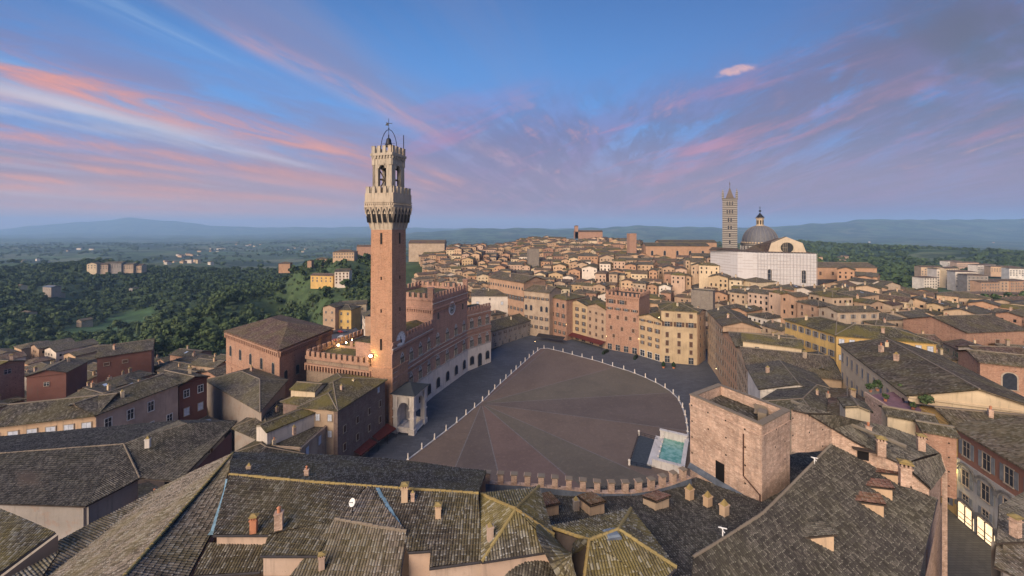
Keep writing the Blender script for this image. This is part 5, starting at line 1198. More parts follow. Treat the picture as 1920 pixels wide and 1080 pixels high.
V6['i'] = p6(1000, 1030); V6['j'] = p6(1180, 1120); V6['a'] = p6(985, 925); V6['g2'] = p6(1300, 1047); V6['f2'] = p6(1366, 1007); V6['s2'] = p6(1430, 965); V6['u'] = p6(1290, 1120); V6['d3'] = p6(1482, 914); V6['k2'] = p6(1560, 834)
for k_ in ('c', 'd2', 'k'): V6.pop(k_)
PLC = near('palace', 'large dark tiled palace roof filling the right foreground, around the truncated brick tower', V6,
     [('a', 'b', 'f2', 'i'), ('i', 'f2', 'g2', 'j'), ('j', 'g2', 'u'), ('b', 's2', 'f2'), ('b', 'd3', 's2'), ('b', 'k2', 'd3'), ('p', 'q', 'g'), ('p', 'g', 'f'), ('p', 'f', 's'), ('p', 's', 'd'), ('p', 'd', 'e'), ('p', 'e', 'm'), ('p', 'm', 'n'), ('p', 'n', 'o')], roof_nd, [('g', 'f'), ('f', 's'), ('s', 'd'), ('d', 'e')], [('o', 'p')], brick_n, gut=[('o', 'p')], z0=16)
rb = [('k', 'e', 'd')]
# upper storey behind, its long pale brick wall facing us
wt = [(1484, 768, 1504), (1512, 774, 0), (1560, 803, 0), (1603, 829, 0), (1645, 850, 0), (1689, 870, 0), (1742, 916, 0)]
bt = [p8(1484, 838), p8(1512, 838), p8(1560, 834), p8(1603, 855), p8(1645, 878), p8(1689, 908), p8(1742, 930)]
UP = thing('upper_storey', 'long pale brick wall under tiled roofs, between the truncated tower and the shop street', 'house', tuple(bt[3]))
tops = []
for (x, y, _), b_ in zip(wt, bt): tops.append(Vector((b_.x, b_.y, HC - (y - HOR) * b_.y / FPX)))
m = MB()
for i in range(len(bt) - 1): m.face([bt[i] - Vector((0, 0, .6)), bt[i + 1] - Vector((0, 0, .6)), tops[i + 1], tops[i]])
m.build('wall', brick_n, UP)
bk = [P(1500, 757, tops[0].z - .2), P(1560, 775, tops[1].z - .3), P(1620, 790, tops[2].z - .5), P(1680, 805, tops[3].z - 1.0), P(1722, 820, tops[4].z - 1.2), P(1762, 850, tops[5].z - 1.5), P(1772, 880, tops[6].z - 1.0)]
VU = {}; fc = []
for i in range(7): VU['t%d' % i] = tops[i] + (bt[0] - bk[0]).normalized() * .0 + Vector((0, -.15, .05)); VU['b%d' % i] = bk[i]
for i in range(6): fc.append(('t%d' % i, 't%d' % (i + 1), 'b%d' % (i + 1), 'b%d' % i))
near_roof(UP, VU, fc, roof_nd); walls(UP, VU, [('b5', 'b6'), ('b6', 't6')], 16, brick_n)
c = bt[3].lerp(bt[4], .35); d = (bt[4] - bt[3]).normalized(); m = MB(); m.box((c.x + d.y * .1, c.y - d.x * .1, c.z + .1), (1.0, .1, 1.1), math.atan2(d.y, d.x)); m.build('window', dark, UP)
m = MB(); m.box((c.x + d.y * .3, c.y - d.x * .3, c.z + 1.3), (2.0, .8, .1), math.atan2(d.y, d.x)); m.build('window_hood', wood, UP)
m = MB(); g0, g1 = P(1484, 752, 39.0), P(1700, 838, 38.3); m.bar(g0, g1, .22, n=6); m.build('parapet_beam', ridge_g, UP)
def small(label, px, py, z, w, d, h, rz, wall, cat='house', roof=None, name='rooftop_room', kind='gable'):
    c = P(px, py, z); ca, sa = math.cos(rz), math.sin(rz); q = [(c.x + x * ca - y * sa, c.y + x * sa + y * ca) for x, y in ((-w / 2, -d / 2), (w / 2, -d / 2), (w / 2, d / 2), (-w / 2, d / 2))]
    return block(name, label, q, z + h, z - 6, wall, roof if roof is not None else 1, kind, R(17), .3, cat=cat)
small('small cream rooftop room with a dark door just left of the roof terrace', 1602, 785, 33, 2.8, 3.2, 2.2, -.5, 'cream')
small('long cream rooftop room with one small black window below the roof terrace', 1702, 800, 33, 5.0, 3.0, 1.8, -.55, 'cream')
small('worn brick rooftop block beside the pale yellow house and the shop street', 1752, 835, 32, 3.2, 3.0, 2.4, -.5, 'brick')
# left foreground
V7 = verts(dict(a=(437, 850, 37.6), b=(225, 1090, 38.4), c=(75, 1095, 33.2), d=(100, 1020, 33), e=(305, 912, 33), f=(424, 905, 38.0), g=(395, 1002, 37.2), h=(345, 1095, 36.8)))
n7 = near('steep_roof_house', 'house with a long lichen-yellow ridge climbing from the bottom left corner area', V7, [('a', 'b', 'c', 'e'), ('e', 'c', 'd'), ('a', 'b', 'h', 'g'), ('a', 'g', 'f')], roof_nw, [('a', 'b')], [('g', 'h')], 'pink', gut=[('g', 'h')], rmat=ridge_l)
m = MB(); va = [(428, 898), (424, 920), (416, 945), (408, 968), (400, 995), (394, 1003)]
for a, b_ in zip(va, va[1:]): m.face([P(a[0] - 5, a[1], 38.6), P(a[0] + 5, a[1], 38.9), P(b_[0] + 5, b_[1], 38.4), P(b_[0] - 5, b_[1], 38.1)])
m.build('valley_flashing', copper, n7)
V8 = verts(dict(a=(392, 1018, 37.7), b=(494, 1018, 37.7), c=(488, 1072, 36.9), d=(362, 1080, 36.9), e=(597, 1058, 37.4), f=(560, 1072, 36.9)))
near('low_tiled_house', 'low roof under the pink wall at the bottom left of the long foreground house', V8, [('a', 'b', 'c', 'd'), ('b', 'e', 'f', 'c')], roof_nw, (), [('c', 'd'), ('f', 'c')], 'cream', gut=[('c', 'd')])
V9 = verts(dict(a=(-30, 853, 30), b=(232, 833, 30), c=(350, 795, 30), d=(-40, 822, 28), e=(335, 788, 28), f=(445, 789, 28), g=(428, 808, 27.5), h=(335, 903, 27.5), i=(262, 897, 28), j=(160, 950, 28), k=(-30, 944, 28), l=(195, 933, 27.9)))
n9 = near('broad_roof_house', 'broad dark roofed house with cream wall at the left edge, one white chimney on it', V9, [('a', 'b', 'e', 'd'), ('b', 'c', 'e'), ('a', 'b', 'j', 'k'), ('b', 'i', 'j'), ('b', 'c', 'g', 'i'), ('c', 'e', 'f'), ('c', 'f', 'g'), ('i', 'g', 'h')], roof_nd, [('a', 'b'), ('b', 'c'), ('b', 'i')], [('k', 'j'), ('j', 'i')], 'grey', z0=10)
A, B, nr = walls(n9, V9, [('g', 'h')], 10, plas['red'], inset=.5)[0]
aa, bb = (A, B) if Vector(((B - A).y, -(B - A).x)).dot(v2(nr)) > 0 else (B, A)
for t_ in (.3, .53, .76): add_win(n9, aa, bb, t_, 24.2, 'white', 1.0, 1.6)
V10 = verts(dict(a=(-20, 945, 36), b=(104, 998, 35), c=(-20, 1090, 34), d=(-20, 960, 36.3)))
near('mossy_corner_house', 'mossy roof corner of a house at the bottom left edge', V10, [('a', 'b', 'c')], roof_nl, (), [('b', 'c')], 'pink', gut=[('b', 'c')])
V11 = verts(dict(a=(15, 1085, 34), b=(112, 1032, 34), c=(70, 1095, 33.4)))
near('porch_roof', 'small porch roof with yellow moss squares at the very bottom left corner', V11, [('a', 'b', 'c')], roof_nl, cat='roof')
# right edge roofs
V12 = verts(dict(a=(1872, 948, 35.5), b=(1935, 915, 35.5), c=(1935, 1015, 34.6), d=(1868, 1018, 34.6)))
near('corner_house', 'brown tiled roof with a brick chimney at the lower right edge by the alley', V12, [('a', 'b', 'c', 'd')], roof_nd, (), [('a', 'd'), ('c', 'd')], 'grey', z0=17)
V13 = verts(dict(a=(1868, 1022, 34.2), b=(1935, 1020, 34.2), c=(1935, 1095, 33.6), d=(1864, 1062, 33.8)))
near('corner_house', 'lower mossy tiled roof in the bottom right corner of the picture', V13, [('a', 'b', 'c', 'd')], roof_nw, (), [('a', 'd')], 'grey', z0=17)
# ------------------------------------------------------------------ chimneys and small things on the near roofs
def chim(px, py, z, label, s=1.0, rz=0.0, kind=0, mat=None):
    p = P(px, py, z); o = chimney(None, p.x, p.y, p.z - .25, s * (.95 if 1280 < px < 1370 else .68), rz, mat, kind); tag(o, label, 'chimney', 'chimneys on the near roofs'); return o
chim(476, 992, 39.1, 'red brick chimney with tilted tile cap at the left of the long foreground roof', .95, .2, 0, terra)
chim(523, 985, 39.3, 'tall slender brown brick chimney beside the yellow lichen line on the long roof', 1.15, .3, 1)
chim(759, 934, 40.0, 'wide lichen topped chimney with little arches standing on the main foreground ridge', 1.05, .1, 0, plas['peach'])
chim(774, 934, 40.0, 'small reddish chimney close beside the wide lichen topped one on the ridge', .6, .1, 2)
chim(822, 968, 39.5, 'pale yellow arched chimney standing alone above the pink wall, centre foreground', .9, .05, 0, plas['peach'])
chim(919, 1006, 39.8, 'moss topped chimney on the left slope of the pyramid roof', .9, .3, 2, plas['pale pink'])
chim(603, 1060, 38.3, 'short mossy chimney with white plaster at the foot of the cross gable roof', .8, .4, 0, plas['pale pink'])
chim(467, 886, 39.0, 'stubby stone chimney at the left end of the back slope', .8, .2, 2, plas['beige'])
chim(575, 893, 39.4, 'brick chimney just behind the main ridge, back slope', .8, .2, 1)
chim(1293, 940, 33.6, 'leftmost of three pale chimneys with yellow pyramid caps by the brick tower', 1.05, .5, 2, plas['peach'])
chim(1327, 955, 33.9, 'middle one of three pale chimneys with yellow pyramid caps by the brick tower', 1.05, .5, 2, plas['peach'])
chim(1358, 972, 34.4, 'rightmost of three pale chimneys with yellow pyramid caps by the brick tower', 1.05, .5, 2, plas['peach'])
chim(1080, 955, 34.0, 'dark stone chimney between two red tiled dormers below the battlements', 1.1, .3, 2, plas['grey'])
chim(277, 836, 29.9, 'small white chimney pot on the broad dark roof at the left', 1.2, .3, 2, plas['white'])
for px, py, l, s, k in ((1652, 850, 'brick chimney with arched outlets near the top of the long pale wall', 1.5, 0), (1628, 815, 'round-topped brick chimney on the upper roofs left of the arched one', 1.2, 1), (1697, 905, 'tall square brick chimney rising against the long pale wall', 1.7, 0), (1727, 840, 'orange brick chimney by the brick wall near the pale yellow house', 1.3, 0)):
    chim(px, py, 37.2, l, s, -.5, k)
chim(1904, 1000, 35.4, 'crumbling brick chimney on the brown roof at the right edge', 1.3, .2, 0)
def wedge(label, px, py, z, w, L, h, rz, pf=None, mat=roof_nr):
    """box dormer with a tiled top: front wall up, back end dying into the roof"""
    p = pf(px, py) if pf else P(px, py, z); t = thing('dormer', label, 'dormer', tuple(p), 'tile topped dormers on the palace roof'); ca, sa = math.cos(rz), math.sin(rz)
    def q(x, y, zz): return Vector((p.x + x * ca - y * sa, p.y + x * sa + y * ca, p.z + zz))
    m = MB(); A, B, Cc, D = q(-w / 2, 0, -.3), q(w / 2, 0, -.3), q(w / 2, L, -.3), q(-w / 2, L, -.3); A1, B1 = q(-w / 2, 0, h), q(w / 2, 0, h); C1_, D1 = q(w / 2, L, h * .35), q(-w / 2, L, h * .35)
    for f in ((A, B, B1, A1), (B, Cc, C1_, B1), (Cc, D, D1, C1_), (D, A, A1, D1)): m.face(f)
    m.build('wall', plas['peach'], t); near_roof(t, dict(a=q(-w / 2 - .1, -.2, h + .16), b=q(w / 2 + .1, -.2, h + .16), c=q(w / 2 + .1, L, h * .35 + .16), d=q(-w / 2 - .1, L, h * .35 + .16)), [('a', 'b', 'c', 'd')], mat); return t
wedge('red tiled dormer furthest left below the curved battlements', 1035, 968, 33.6, 1.4, 2.6, 1.1, R(15), p6)
wedge('red tiled dormer in the middle below the curved battlements', 1120, 966, 33.4, 1.6, 2.4, 1.1, R(20), p6)
wedge('red tiled dormer left of the three pale chimneys', 1242, 955, 33.4, 1.8, 1.7, 1.0, R(25), p6)
wedge('small mossy wedge dormer alone low on the big dark slope', 1556, 1020, 35, 1.3, 2.4, 1.3, R(75), p8, roof_nd)
wedge('lower of the two long pale wedge dormers on the big dark slope', 1652, 958, 35, 1.5, 3.8, 1.0, R(62), p8)
wedge('upper of the two long pale wedge dormers on the big dark slope', 1668, 928, 35, 1.5, 3.8, 1.0, R(62), p8)
wedge('slender wedge dormer lying against the long pale brick wall', 1680, 902, 35, .9, 3.6, .9, R(62), p8)
sk = P(1147, 1004, 40.0); m = MB(); m.box((sk.x, sk.y, sk.z - .2), (1.1, .9, .35), .2, 0); m.box((sk.x, sk.y, sk.z + .15), (1.0, .8, .12), .2, 1, .8); tag(m.build('skylight', [lead, mat_flat('skylight_glass', (.16, .19, .22), .2)]), 'grey box skylight on the ridge of the hipped mossy roof', 'skylight')
def dish(px, py, z, r, label, pf=None):
    p = pf(px, py) if pf else P(px, py, z); t = thing('satellite_dish', label, 'satellite dish', tuple(p), 'white satellite dishes'); m = MB(); c = Vector(p) + Vector((0, 0, 1.0)); n = Vector((-.4, -.8, .5)).normalized()
    tt = n.cross(Vector((0, 0, 1))).normalized(); u = n.cross(tt); R_ = []
    for j, (rr, dd) in enumerate(((.02, -.12), (.5, -.08), (1.0, 0))): R_.append([c + (tt * math.cos(a) + u * math.sin(a)) * r * rr + n * dd * r * 2 for a in [2 * math.pi * k / 14 for k in range(14)]])
    for a, b_ in zip(R_, R_[1:]):
        for k in range(14): m.face([a[k], a[(k + 1) % 14], b_[(k + 1) % 14], b_[k]])
    m.build('dish', white_p, t); m = MB(); m.bar(p - Vector((0, 0, .3)), c - n * .25 * r, .04); m.bar(c - n * .2, c + n * r * .9, .025); m.build('mast', metal_d, t)
dish(660, 966, 39.4, .3, 'white dish on the ridge of the cross gable roof in the foreground')
def antenna(p, label, h=2.2):
    t = thing('antenna', label, 'antenna', tuple(p), 'rooftop aerials'); m = MB(); m.bar(p - Vector((0, 0, .3)), p + Vector((0, 0, h)), .03, n=5); m.build('mast', metal_d, t); m = MB()
    for k in range(5): m.bar(p + Vector((-.5, .1 * k, h - .1 - .12 * k)), p + Vector((.5, .1 * k, h - .1 - .12 * k)), .02, n=4)
    m.build('rods', metal_d, t)
for px, py, l in ((1355, 1005, 'small white lightning aerial on the hip near the three chimneys'), (1527, 870, 'small white aerial near the top of the big dark slope')):
    p = p8(px, py); t = thing('roof_bracket', l, 'roof fitting', tuple(p)); m = MB(); m.bar(p, p + Vector((0, 0, .7)), .05); m.bar(p + Vector((-.35, 0, .75)), p + Vector((.35, 0, .6)), .05); m.bar(p + Vector((0, -.3, .5)), p + Vector((0, .3, .55)), .04); m.build('rods', white_p, t)
# ------------------------------------------------------------------ left middle ground
TH2 = thing('brick_hall', 'big brick hall with a brown hipped roof and corbelled eaves left of the battlemented wing', 'hall', (-90, 140, -4))
h0, h1, h2 = v2(P(424, 620, 24)), v2(P(524, 655, 24)), v2(P(622, 615, 24)); h3 = h0 + h2 - h1
w = MB(); r = MB(); mass(w, r, [h0, h1, h2, h3], -6, 24, 'hip', R(14), .6); w.build('wall', brick_o, TH2); r.build('roof', roof_far[3], TH2)
m = MB()
for a, b_ in ((h0, h1), (h1, h2)): a_, b2 = (a, b_) if Vector(((b_ - a).y, -(b_ - a).x)).y < 0 else (b_, a); corbels(m, a_, b2, 21.6, 30, .5, 1.3, .45)
m.build('corbel_frieze', brick_o, TH2)
e = edge_to([h0, h1, h2, h3], h0, h1); fq = ccw([h0, h1, h2, h3]); win_rows(TH2, fq[e], fq[(e + 1) % 4], 5, (15.5,), 'arch', 1.6, 3.6); e = edge_to(fq, h1, h2); win_rows(TH2, fq[e], fq[(e + 1) % 4], 5, (13.5,), 'arch', 1.4, 3.0)
m = MB(); d = (h1 - h0); n = Vector((d.y, -d.x)).normalized(); n = n if n.y < 0 else -n
for t_ in (.12, .24, .42, .55, .72, .86):
    c = h0 + d * t_; m.box((c.x + n.x * .1, c.y + n.y * .1, 6), (1.2, .3, 5.4), math.atan2(d.y, d.x))
m.box((((h0 + h1) / 2).x + n.x * .1, ((h0 + h1) / 2).y + n.y * .1, 12.5), (d.length, .3, .3), math.atan2(d.y, d.x)); m.build('pilasters', brick_o, TH2); EXCL.append([h0, h1, h2, h3])
rim('house', 'tall brown brick house front with cream sills between the dark red awnings and the tower', v2(P(633, 768, 17)), v2(P(722, 712, 17)), 17, 17, mat_brick('brown_plaster', (.20, .135, .11), (.17, .12, .10), (.2, .15, .12), 2.5, 3.2, holes=False), 2, [(3, (14.6,), 'closedw', .9, 1.5), (4, (10.2, 5.6), 'closed', .9, 1.7)], kind='hip', z0=0, pitch=R(17))
rim('house', 'mossy hip roofed house adjoining the brown brick front, a little white dormer on it', v2(P(562, 764, 17)), v2(P(630, 767, 17)), 19, 17.2, 'beige', 2, [(3, (14, 10), 'closedw', 1.0, 1.6)], kind='hip', z0=0, pitch=R(17))
rim('house', 'brown house with white shutters and a terrace edged in stone above the near piazza corner', v2(P(563, 838, 13)), v2(P(630, 780, 13)), 9, 13, 'beige', 1, [(3, (9.6, 5.0), 'closedw', 1.1, 2.1)], kind='flat', z0=-1)
small('long low attic with white and blue-grey shutters on the terrace of the brown house', 545, 800, 13.6, 5, 13, 2.4, R(-33), 'white', roof=2)
small('cream gabled rooftop house with a dark lean-to beside the mossy hip roof', 580, 742, 17, 7, 5, 2.6, R(-10), 'cream', roof=2)
PH = 'pink'
rim('house', 'pale pink house with white shutters facing the big dark roof at the left edge', v2(P(-30, 801, 22)), v2(P(179, 777, 22)), 12, 22, 'peach', 1, [(6, (18.2,), 'closedw', 1.5, 2.3)], z0=0, chim=0)
rim('house', 'pink house with stone corner and open white shutters at the left, below a tiled hip', v2(P(180, 777, 22)), v2(P(334, 720, 22)), 11, 22.1, 'pale pink', 1, [(4, (18.0, 13.0), ('white'), 1.2, 2.2)], z0=0, kind='gable', chim=1)
rim('house', 'dark red house with white shuttered windows right of the pink house', v2(P(336, 722, 21.5)), v2(P(388, 705, 21.5)), 12, 21.4, 'red', 1, [(2, (17.8,), 'white', 1.2, 1.8), (2, (13.0,), 'closedw', 1.2, 1.9)], z0=0)
rim('house', 'maroon walled house with a dark tree beside it in the left middle ground', v2(P(182, 672, 9)), v2(P(284, 657, 9)), 16, 9.5, 'red', 1, [(3, (5.5,), 'closed', 1.6, 1.2)], z0=-14)
rim('house', 'red fronted low house below grey roofs at the left edge', v2(P(50, 705, 13)), v2(P(124, 697, 13)), 12, 13, 'red', 1, [(1, (9,), 'plain', 1.2, 1.2)], z0=-8)
rim('house', 'small rough brick gable house at the far left edge', v2(P(-20, 690, 16)), v2(P(46, 674, 16)), 10, 15.5, 'brick', 2, [(1, (12.6,), 'plain', 1.6, 1.4)], z0=-8)
for (pts, z, lab) in (([(388, 712), (470, 690), (535, 712), (490, 770)], 16, 'broad brown roof in the shadow below the brick hall'), ([(440, 800), (520, 745), (560, 760), (500, 830)], 12, 'dark tiled house squeezed between the hall and the terrace house'),
                      ([(440, 850), (500, 815), (565, 852), (470, 870)], 12, 'low reddish tiled roof just behind the long foreground ridge')):
    q = [v2(P(x, y, z)) for x, y in pts]; block('house', lab, q, z, 0, 'grey', 1, 'hip', R(15), chim=1)
# awnings
def awning(label, a, b_, d, z, col, name='awning'):
    A, B = v2(a), v2(b_); e = (B - A); n = Vector((e.y, -e.x)).normalized(); mid_ = (A + B) / 2; n = n if n.dot(mid_ - Vector((25, 135))) < 0 else -n
    t = thing(name, label, 'awning', (A.x, A.y, z - .8)); m = MB(); m.face([zt(A, z), zt(B, z), zt(B + n * d, z - .8), zt(A + n * d, z - .8)]); m.face([zt(A + n * d, z - .8), zt(B + n * d, z - .8), zt(B + n * d, z - 1.15), zt(A + n * d, z - 1.15)])
    m.build('canvas', col, t); m = MB()
    for s in (0, .5, 1): p = A.lerp(B, s) + n * d; m.bar(zt(p, 0), zt(p, z - .8), .05)
    m.build('posts', metal_d, t)
awr = mat_flat('dark_red_canvas', (.10, .022, .018)); aww = mat_flat('dark_canvas', (.035, .03, .028))
nn = lambda p, q_, k: p.lerp(q_, k)
awning('dark red awning along the foot of the ochre house on the curved side', A1 + Vector((.3, -.2, 0)), A3 + Vector((0, -.2, 0)), 3.6, 3.7, awr)
awning('near one of two dark red awnings below the brown brick front', P(656, 846, 3.2), P(688, 822, 3.2), 3.4, 3.6, awr); awning('far one of two dark red awnings below the brown brick front', P(692, 818, 3.2), P(726, 796, 3.2), 3.4, 3.6, awr)
awning('dark canopy round the foot of the brick house at the far bend', P(1010, 626, 3), P(1060, 633, 3), 3.2, 3.4, aww)
# little trees in pots, planters
for i, (px, py) in enumerate(((1244, 690), (1263, 691))):
    p = P(px, py, 0); t = thing('potted_shrub', 'left one of two dark potted shrubs on the paving before the balcony house' if i == 0 else 'right one of two dark potted shrubs on the paving before the balcony house', 'shrub', tuple(p)); m = MB(); m.lathe(p, [(.45, 0), (.6, .8)], 8); m.build('pot', terra, t)
    m = MB(); m.lathe(p + Vector((0, 0, .7)), [(.5, 0), (.95, .6), (.8, 1.4), (.1, 2.3)], 8); m.build('foliage', mat_flat('dark_leaves', (.015, .03, .012), 1, .5, scale=4), t)
for i, (px, py, w, r_) in enumerate(((1135, 662, 6, .9), (1192, 672, 5, 1.0), (1345, 728, 5, .3))):
    p = P(px, py, 0); m = MB(); m.box(p, (w, 1.0, .9), r_); m.box(p + Vector((0, 0, .9)), (w * .95, .9, .6), r_, 0, .8); tag(m.build('hedge_planter', mat_flat('hedge_green_%d' % i, (.018, .028, .015), 1, .5, scale=4)), ('dark planter hedge at the end of the red awning', 'dark planter hedge in front of the battlemented house', 'dark planter by the foot of the curved row')[i], 'planter')
# lamps
fl_ = T + Vector((-.955, .297)) * 7.0 + Vector((-.297, -.955)) * .9
t = thing('floodlight', 'dazzling yellow floodlight at the foot of the tall tower on the battlemented wing', 'floodlight', (fl_.x, fl_.y, 20)); m = MB(); m.bar((fl_.x, fl_.y, 19.4), (fl_.x, fl_.y, 22.3), .07); m.build('pole', metal_d, t)
m = MB(); m.box((fl_.x, fl_.y + .3, 22.2), (.9, .3, .9)); m.build('housing', metal_d, t); lamp(t, (fl_.x, fl_.y - .1, 22.7), .4, 1000, (1, .72, .28), bulb)
for i, (px, py) in enumerate(((634, 647), (649, 642), (660, 637))):
    p = P(px, py, 20.6); t = thing('roof_light', ('left', 'middle', 'right')[i] + ' one of three small warm lights along the back battlements', 'lamp', tuple(p)); lamp(t, p, .28 - .05 * i, 160, mat=bulb)
for px, py, z, l in ((1106, 609, 9, 'small street lamp glowing on the ochre house above the red awning'), (1061, 607, 9, 'small street lamp glowing on the corner left of the ochre house'), (1136, 629, 8, 'small street lamp glowing at the left edge of the battlemented house'), (1196, 634, 8, 'small street lamp glowing right of the battlemented house'), (1281, 650, 7.5, 'warm wall lamp glowing on the balcony house'), (1340, 689, 6, 'warm wall lamp on the first house of the curved row'), (1003, 639, 4, 'white street lamp by the far bend of the square')):
    p = P(px, py, z); d = Vector((-p.x * .0 + .0, -1.0, 0)); p = p + d * 1.2; t = thing('street_lamp', l, 'street lamp', tuple(p)); lamp(t, p, .13, 60, arm=(0, 1.4, .2))
wl_ = v2(P(1402, 652, 21)); t = thing('wall_lamp', 'strong yellow lamp shining along the cream white house', 'lamp', (wl_.x, wl_.y, 21)); fA, fB = v2(P(1393, 638, 23.5)), v2(P(1503, 652, 23.5)); q_ = fA.lerp(fB, .12); nw = Vector((fB.y - fA.y, -(fB.x - fA.x))).normalized(); nw = nw if nw.y < 0 else -nw; q_ = q_ + nw * .9; t.location = (q_.x, q_.y, 20.6); lamp(t, (q_.x, q_.y, 20.4), .2, 380, (1, .74, .25), arm=(-nw.x, -nw.y, .1))
p = P(1240, 597, 20.2); t = thing('roof_light', 'yellow light shining on the low green roof beside the balcony house', 'lamp', tuple(p)); p = p + Vector((-1.2, -.5, .6)); lamp(t, p, .16, 90)
# ------------------------------------------------------------------ hand placed far buildings
def fb(label, px, py, z, w, d, h, rz, wall, roof=0, kind='gable', cat='house', wn_=(), pitch=R(18), group=None, name='house'):
    """py is the foot of the wall at height z"""
    c = P(px, py, z); ca, sa = math.cos(rz), math.sin(rz); q = [(c.x + x * ca - y * sa, c.y + x * sa + y * ca) for x, y in ((-w / 2, 0), (w / 2, 0), (w / 2, d), (-w / 2, d))]
    return block(name, label, q, z + h, z - 6, wall, roof, kind, pitch, .5, [(0,) + x for x in wn_], cat, group)
fb('large peach convent with long window rows on the green hilltop by the tall tower', 644, 489, 20, 26, 16, 11, .1, 'peach', 3, 'hip', 'convent', [(8, (28, 24), 'plain', 1.3, 1.6)])
fb('white and pink four-storey house standing on the green slope left of the tall tower', 641, 533, 4.5, 14, 12, 13, .15, 'white', 1, 'gable', 'house', [(4, (14.5, 11.5, 8.5, 5.5), 'closed', 1.3, 1.7)])
fb('yellow terrace house row on the green slope left of the four-storey white and pink house', 603, 531, 4.5, 26, 10, 8, -.2, 'yellow', 3, 'gable', 'house', [(5, (9, 6), 'plain', 1.2, 1.6)])
fb('small orange villa among trees at the far left end of the green ridge', 533, 503, 11, 13, 10, 6, .2, 'orange', 3, 'hip')
fb('tall orange chimney-like house on the green ridge above the yellow terrace', 580, 503, 12, 5, 8, 9, .1, 'orange', 3)
fb('pale villa near the trees just below the hilltop convent', 603, 492, 14, 14, 9, 5, .3, 'pink', 0, 'hip')
fb('brown roofed house right behind the tall tower on the hilltop', 683, 472, 26, 22, 12, 8, .1, 'brick', 3)
fb('pink narrow house with cypress above the little car park', 617, 622, -6, 9, 12, 16, -.2, 'pink', 1, 'gable', 'house', [(2, (6, 1), 'plain', 1.0, 1.4)])
fb('glowing ochre yellow house with brown doors beside the little car park', 640, 620, -6, 14, 12, 14, -.15, 'yellow', 1, 'hip', 'house', [(3, (4.5, -.5), 'plain', 1.1, 1.6), (3, (-5.6,), 'closed', 1.3, 2.4)])
fb('small cream house with a gabled roof just above the glowing ochre yellow house', 664, 592, 0, 16, 10, 8, .3, 'cream', 1, 'gable', 'house', [(3, (4,), 'plain', 1.2, 1.4)])
fb('white rendered house between the car park and the foot of the tall tower', 682, 628, -5, 16, 11, 12, -1.1, 'white', 1, 'gable', 'house', [(4, (4, 0), 'plain', 1.0, 1.5)])
fb('orange brick house with an arched doorway and battlements just left of the tall tower', 706, 640, -3, 14, 12, 14, -.15, 'orange', 1, 'flat', 'house', [(1, (3.0,), 'arch', 4.0, 5.0)])
fb('grand brown church with a high blank wall behind the tall tower on the skyline', 800, 482, 24, 46, 22, 18, .05, 'beige', 3, 'gable', 'church')
fb('long brick church nave with tiled roof left of the striped bell tower', 1270, 490, 27, 64, 18, 16, -.08, 'orange', 1, 'gable', 'church', [(5, (33,), 'arch', 2.2, 5.0)])
fb('second long tiled nave roof behind the striped bell tower', 1290, 468, 38, 62, 14, 8, -.03, 'orange', 1, 'gable', 'church')
fb('slender blunt brick tower rising over the roofs left of the long nave', 1187, 488, 28, 7.5, 7.5, 28, .1, 'brick', 1, 'flat', 'tower')
fb('small domed convent with a tall bell gable on the skyline left of centre', 1104, 441, 49, 48, 14, 6, .0, 'brick', 3, 'gable', 'church')
fb('slender bell turret at the left end of the skyline convent', 1081, 441, 49, 6, 6, 16, 0, 'brick', 3, 'hip', 'tower')
fb('grey stone tower-house stump in the middle of the old town', 1001, 493, 26, 11, 10, 14, .1, 'stone', 1, 'flat', 'tower')
fb('rough grey stone tower stump with white grass on top behind the balcony house', 1316, 582, 16, 11, 9, 11, -.6, 'stone', 1, 'flat', 'tower')
fb('long orange brick hall immediately right of the white scaffolded wall', 1585, 531, 20, 44, 18, 12, -.1, 'orange', 0, 'gable', 'hall', [(5, (26,), 'closed', 1.6, 2.6)])
fb('broad cream long house with a row of small windows below the scaffolded wall', 1460, 553, 18, 36, 14, 9, .28, 'cream', 1, 'hip', 'house', [(9, (22.5,), 'plain', 1.2, 1.6)])
fb('salmon red gabled house with windows to the right below the scaffolded wall', 1605, 572, 12, 17, 16, 12, .5, 'pink', 3, 'gable', 'house', [(2, (20, 15.5), 'open', 1.2, 1.8)])
fb('tall white narrow house beside the salmon red gabled one', 1645, 580, 10, 9, 14, 17, .2, 'white', 1, 'gable', 'house', [(2, (23, 19, 15, 11.5), 'open', 1.0, 1.5)])
fb('tall beige house with loggias right of the tall white narrow one', 1672, 586, 9, 13, 14, 17, .15, 'beige', 1, 'gable', 'house', [(2, (21, 16.5, 12), 'open', 1.6, 1.8)])
fb('big pinkish villa with dark shutters above the green trees at the right', 1820, 600, 8, 20, 14, 13, -.15, 'peach', 0, 'hip', 'house', [(2, (17, 13, 9.6), 'open', 1.6, 1.6)])
fb('brick gable wall house with one red door high up, right edge middle ground', 1870, 668, 16, 26, 20, 9, .12, 'brick', 0, 'gable', 'house', [(1, (20,), 'closed', 1.6, 2.0)])
fb('white walled penthouse with black chimney at the right edge', 1890, 697, 20, 13, 7, 5, -.1, 'white', 3, 'gable', 'house', [(3, (22.5,), 'plain', 1.6, 1.4)])
fb('brick house with a big dark arched door at the right edge', 1893, 738, 22, 10, 9, 7, -.45, 'brick', 0, 'gable', 'house', [(1, (23.0,), 'arch', 2.4, 4.0)])
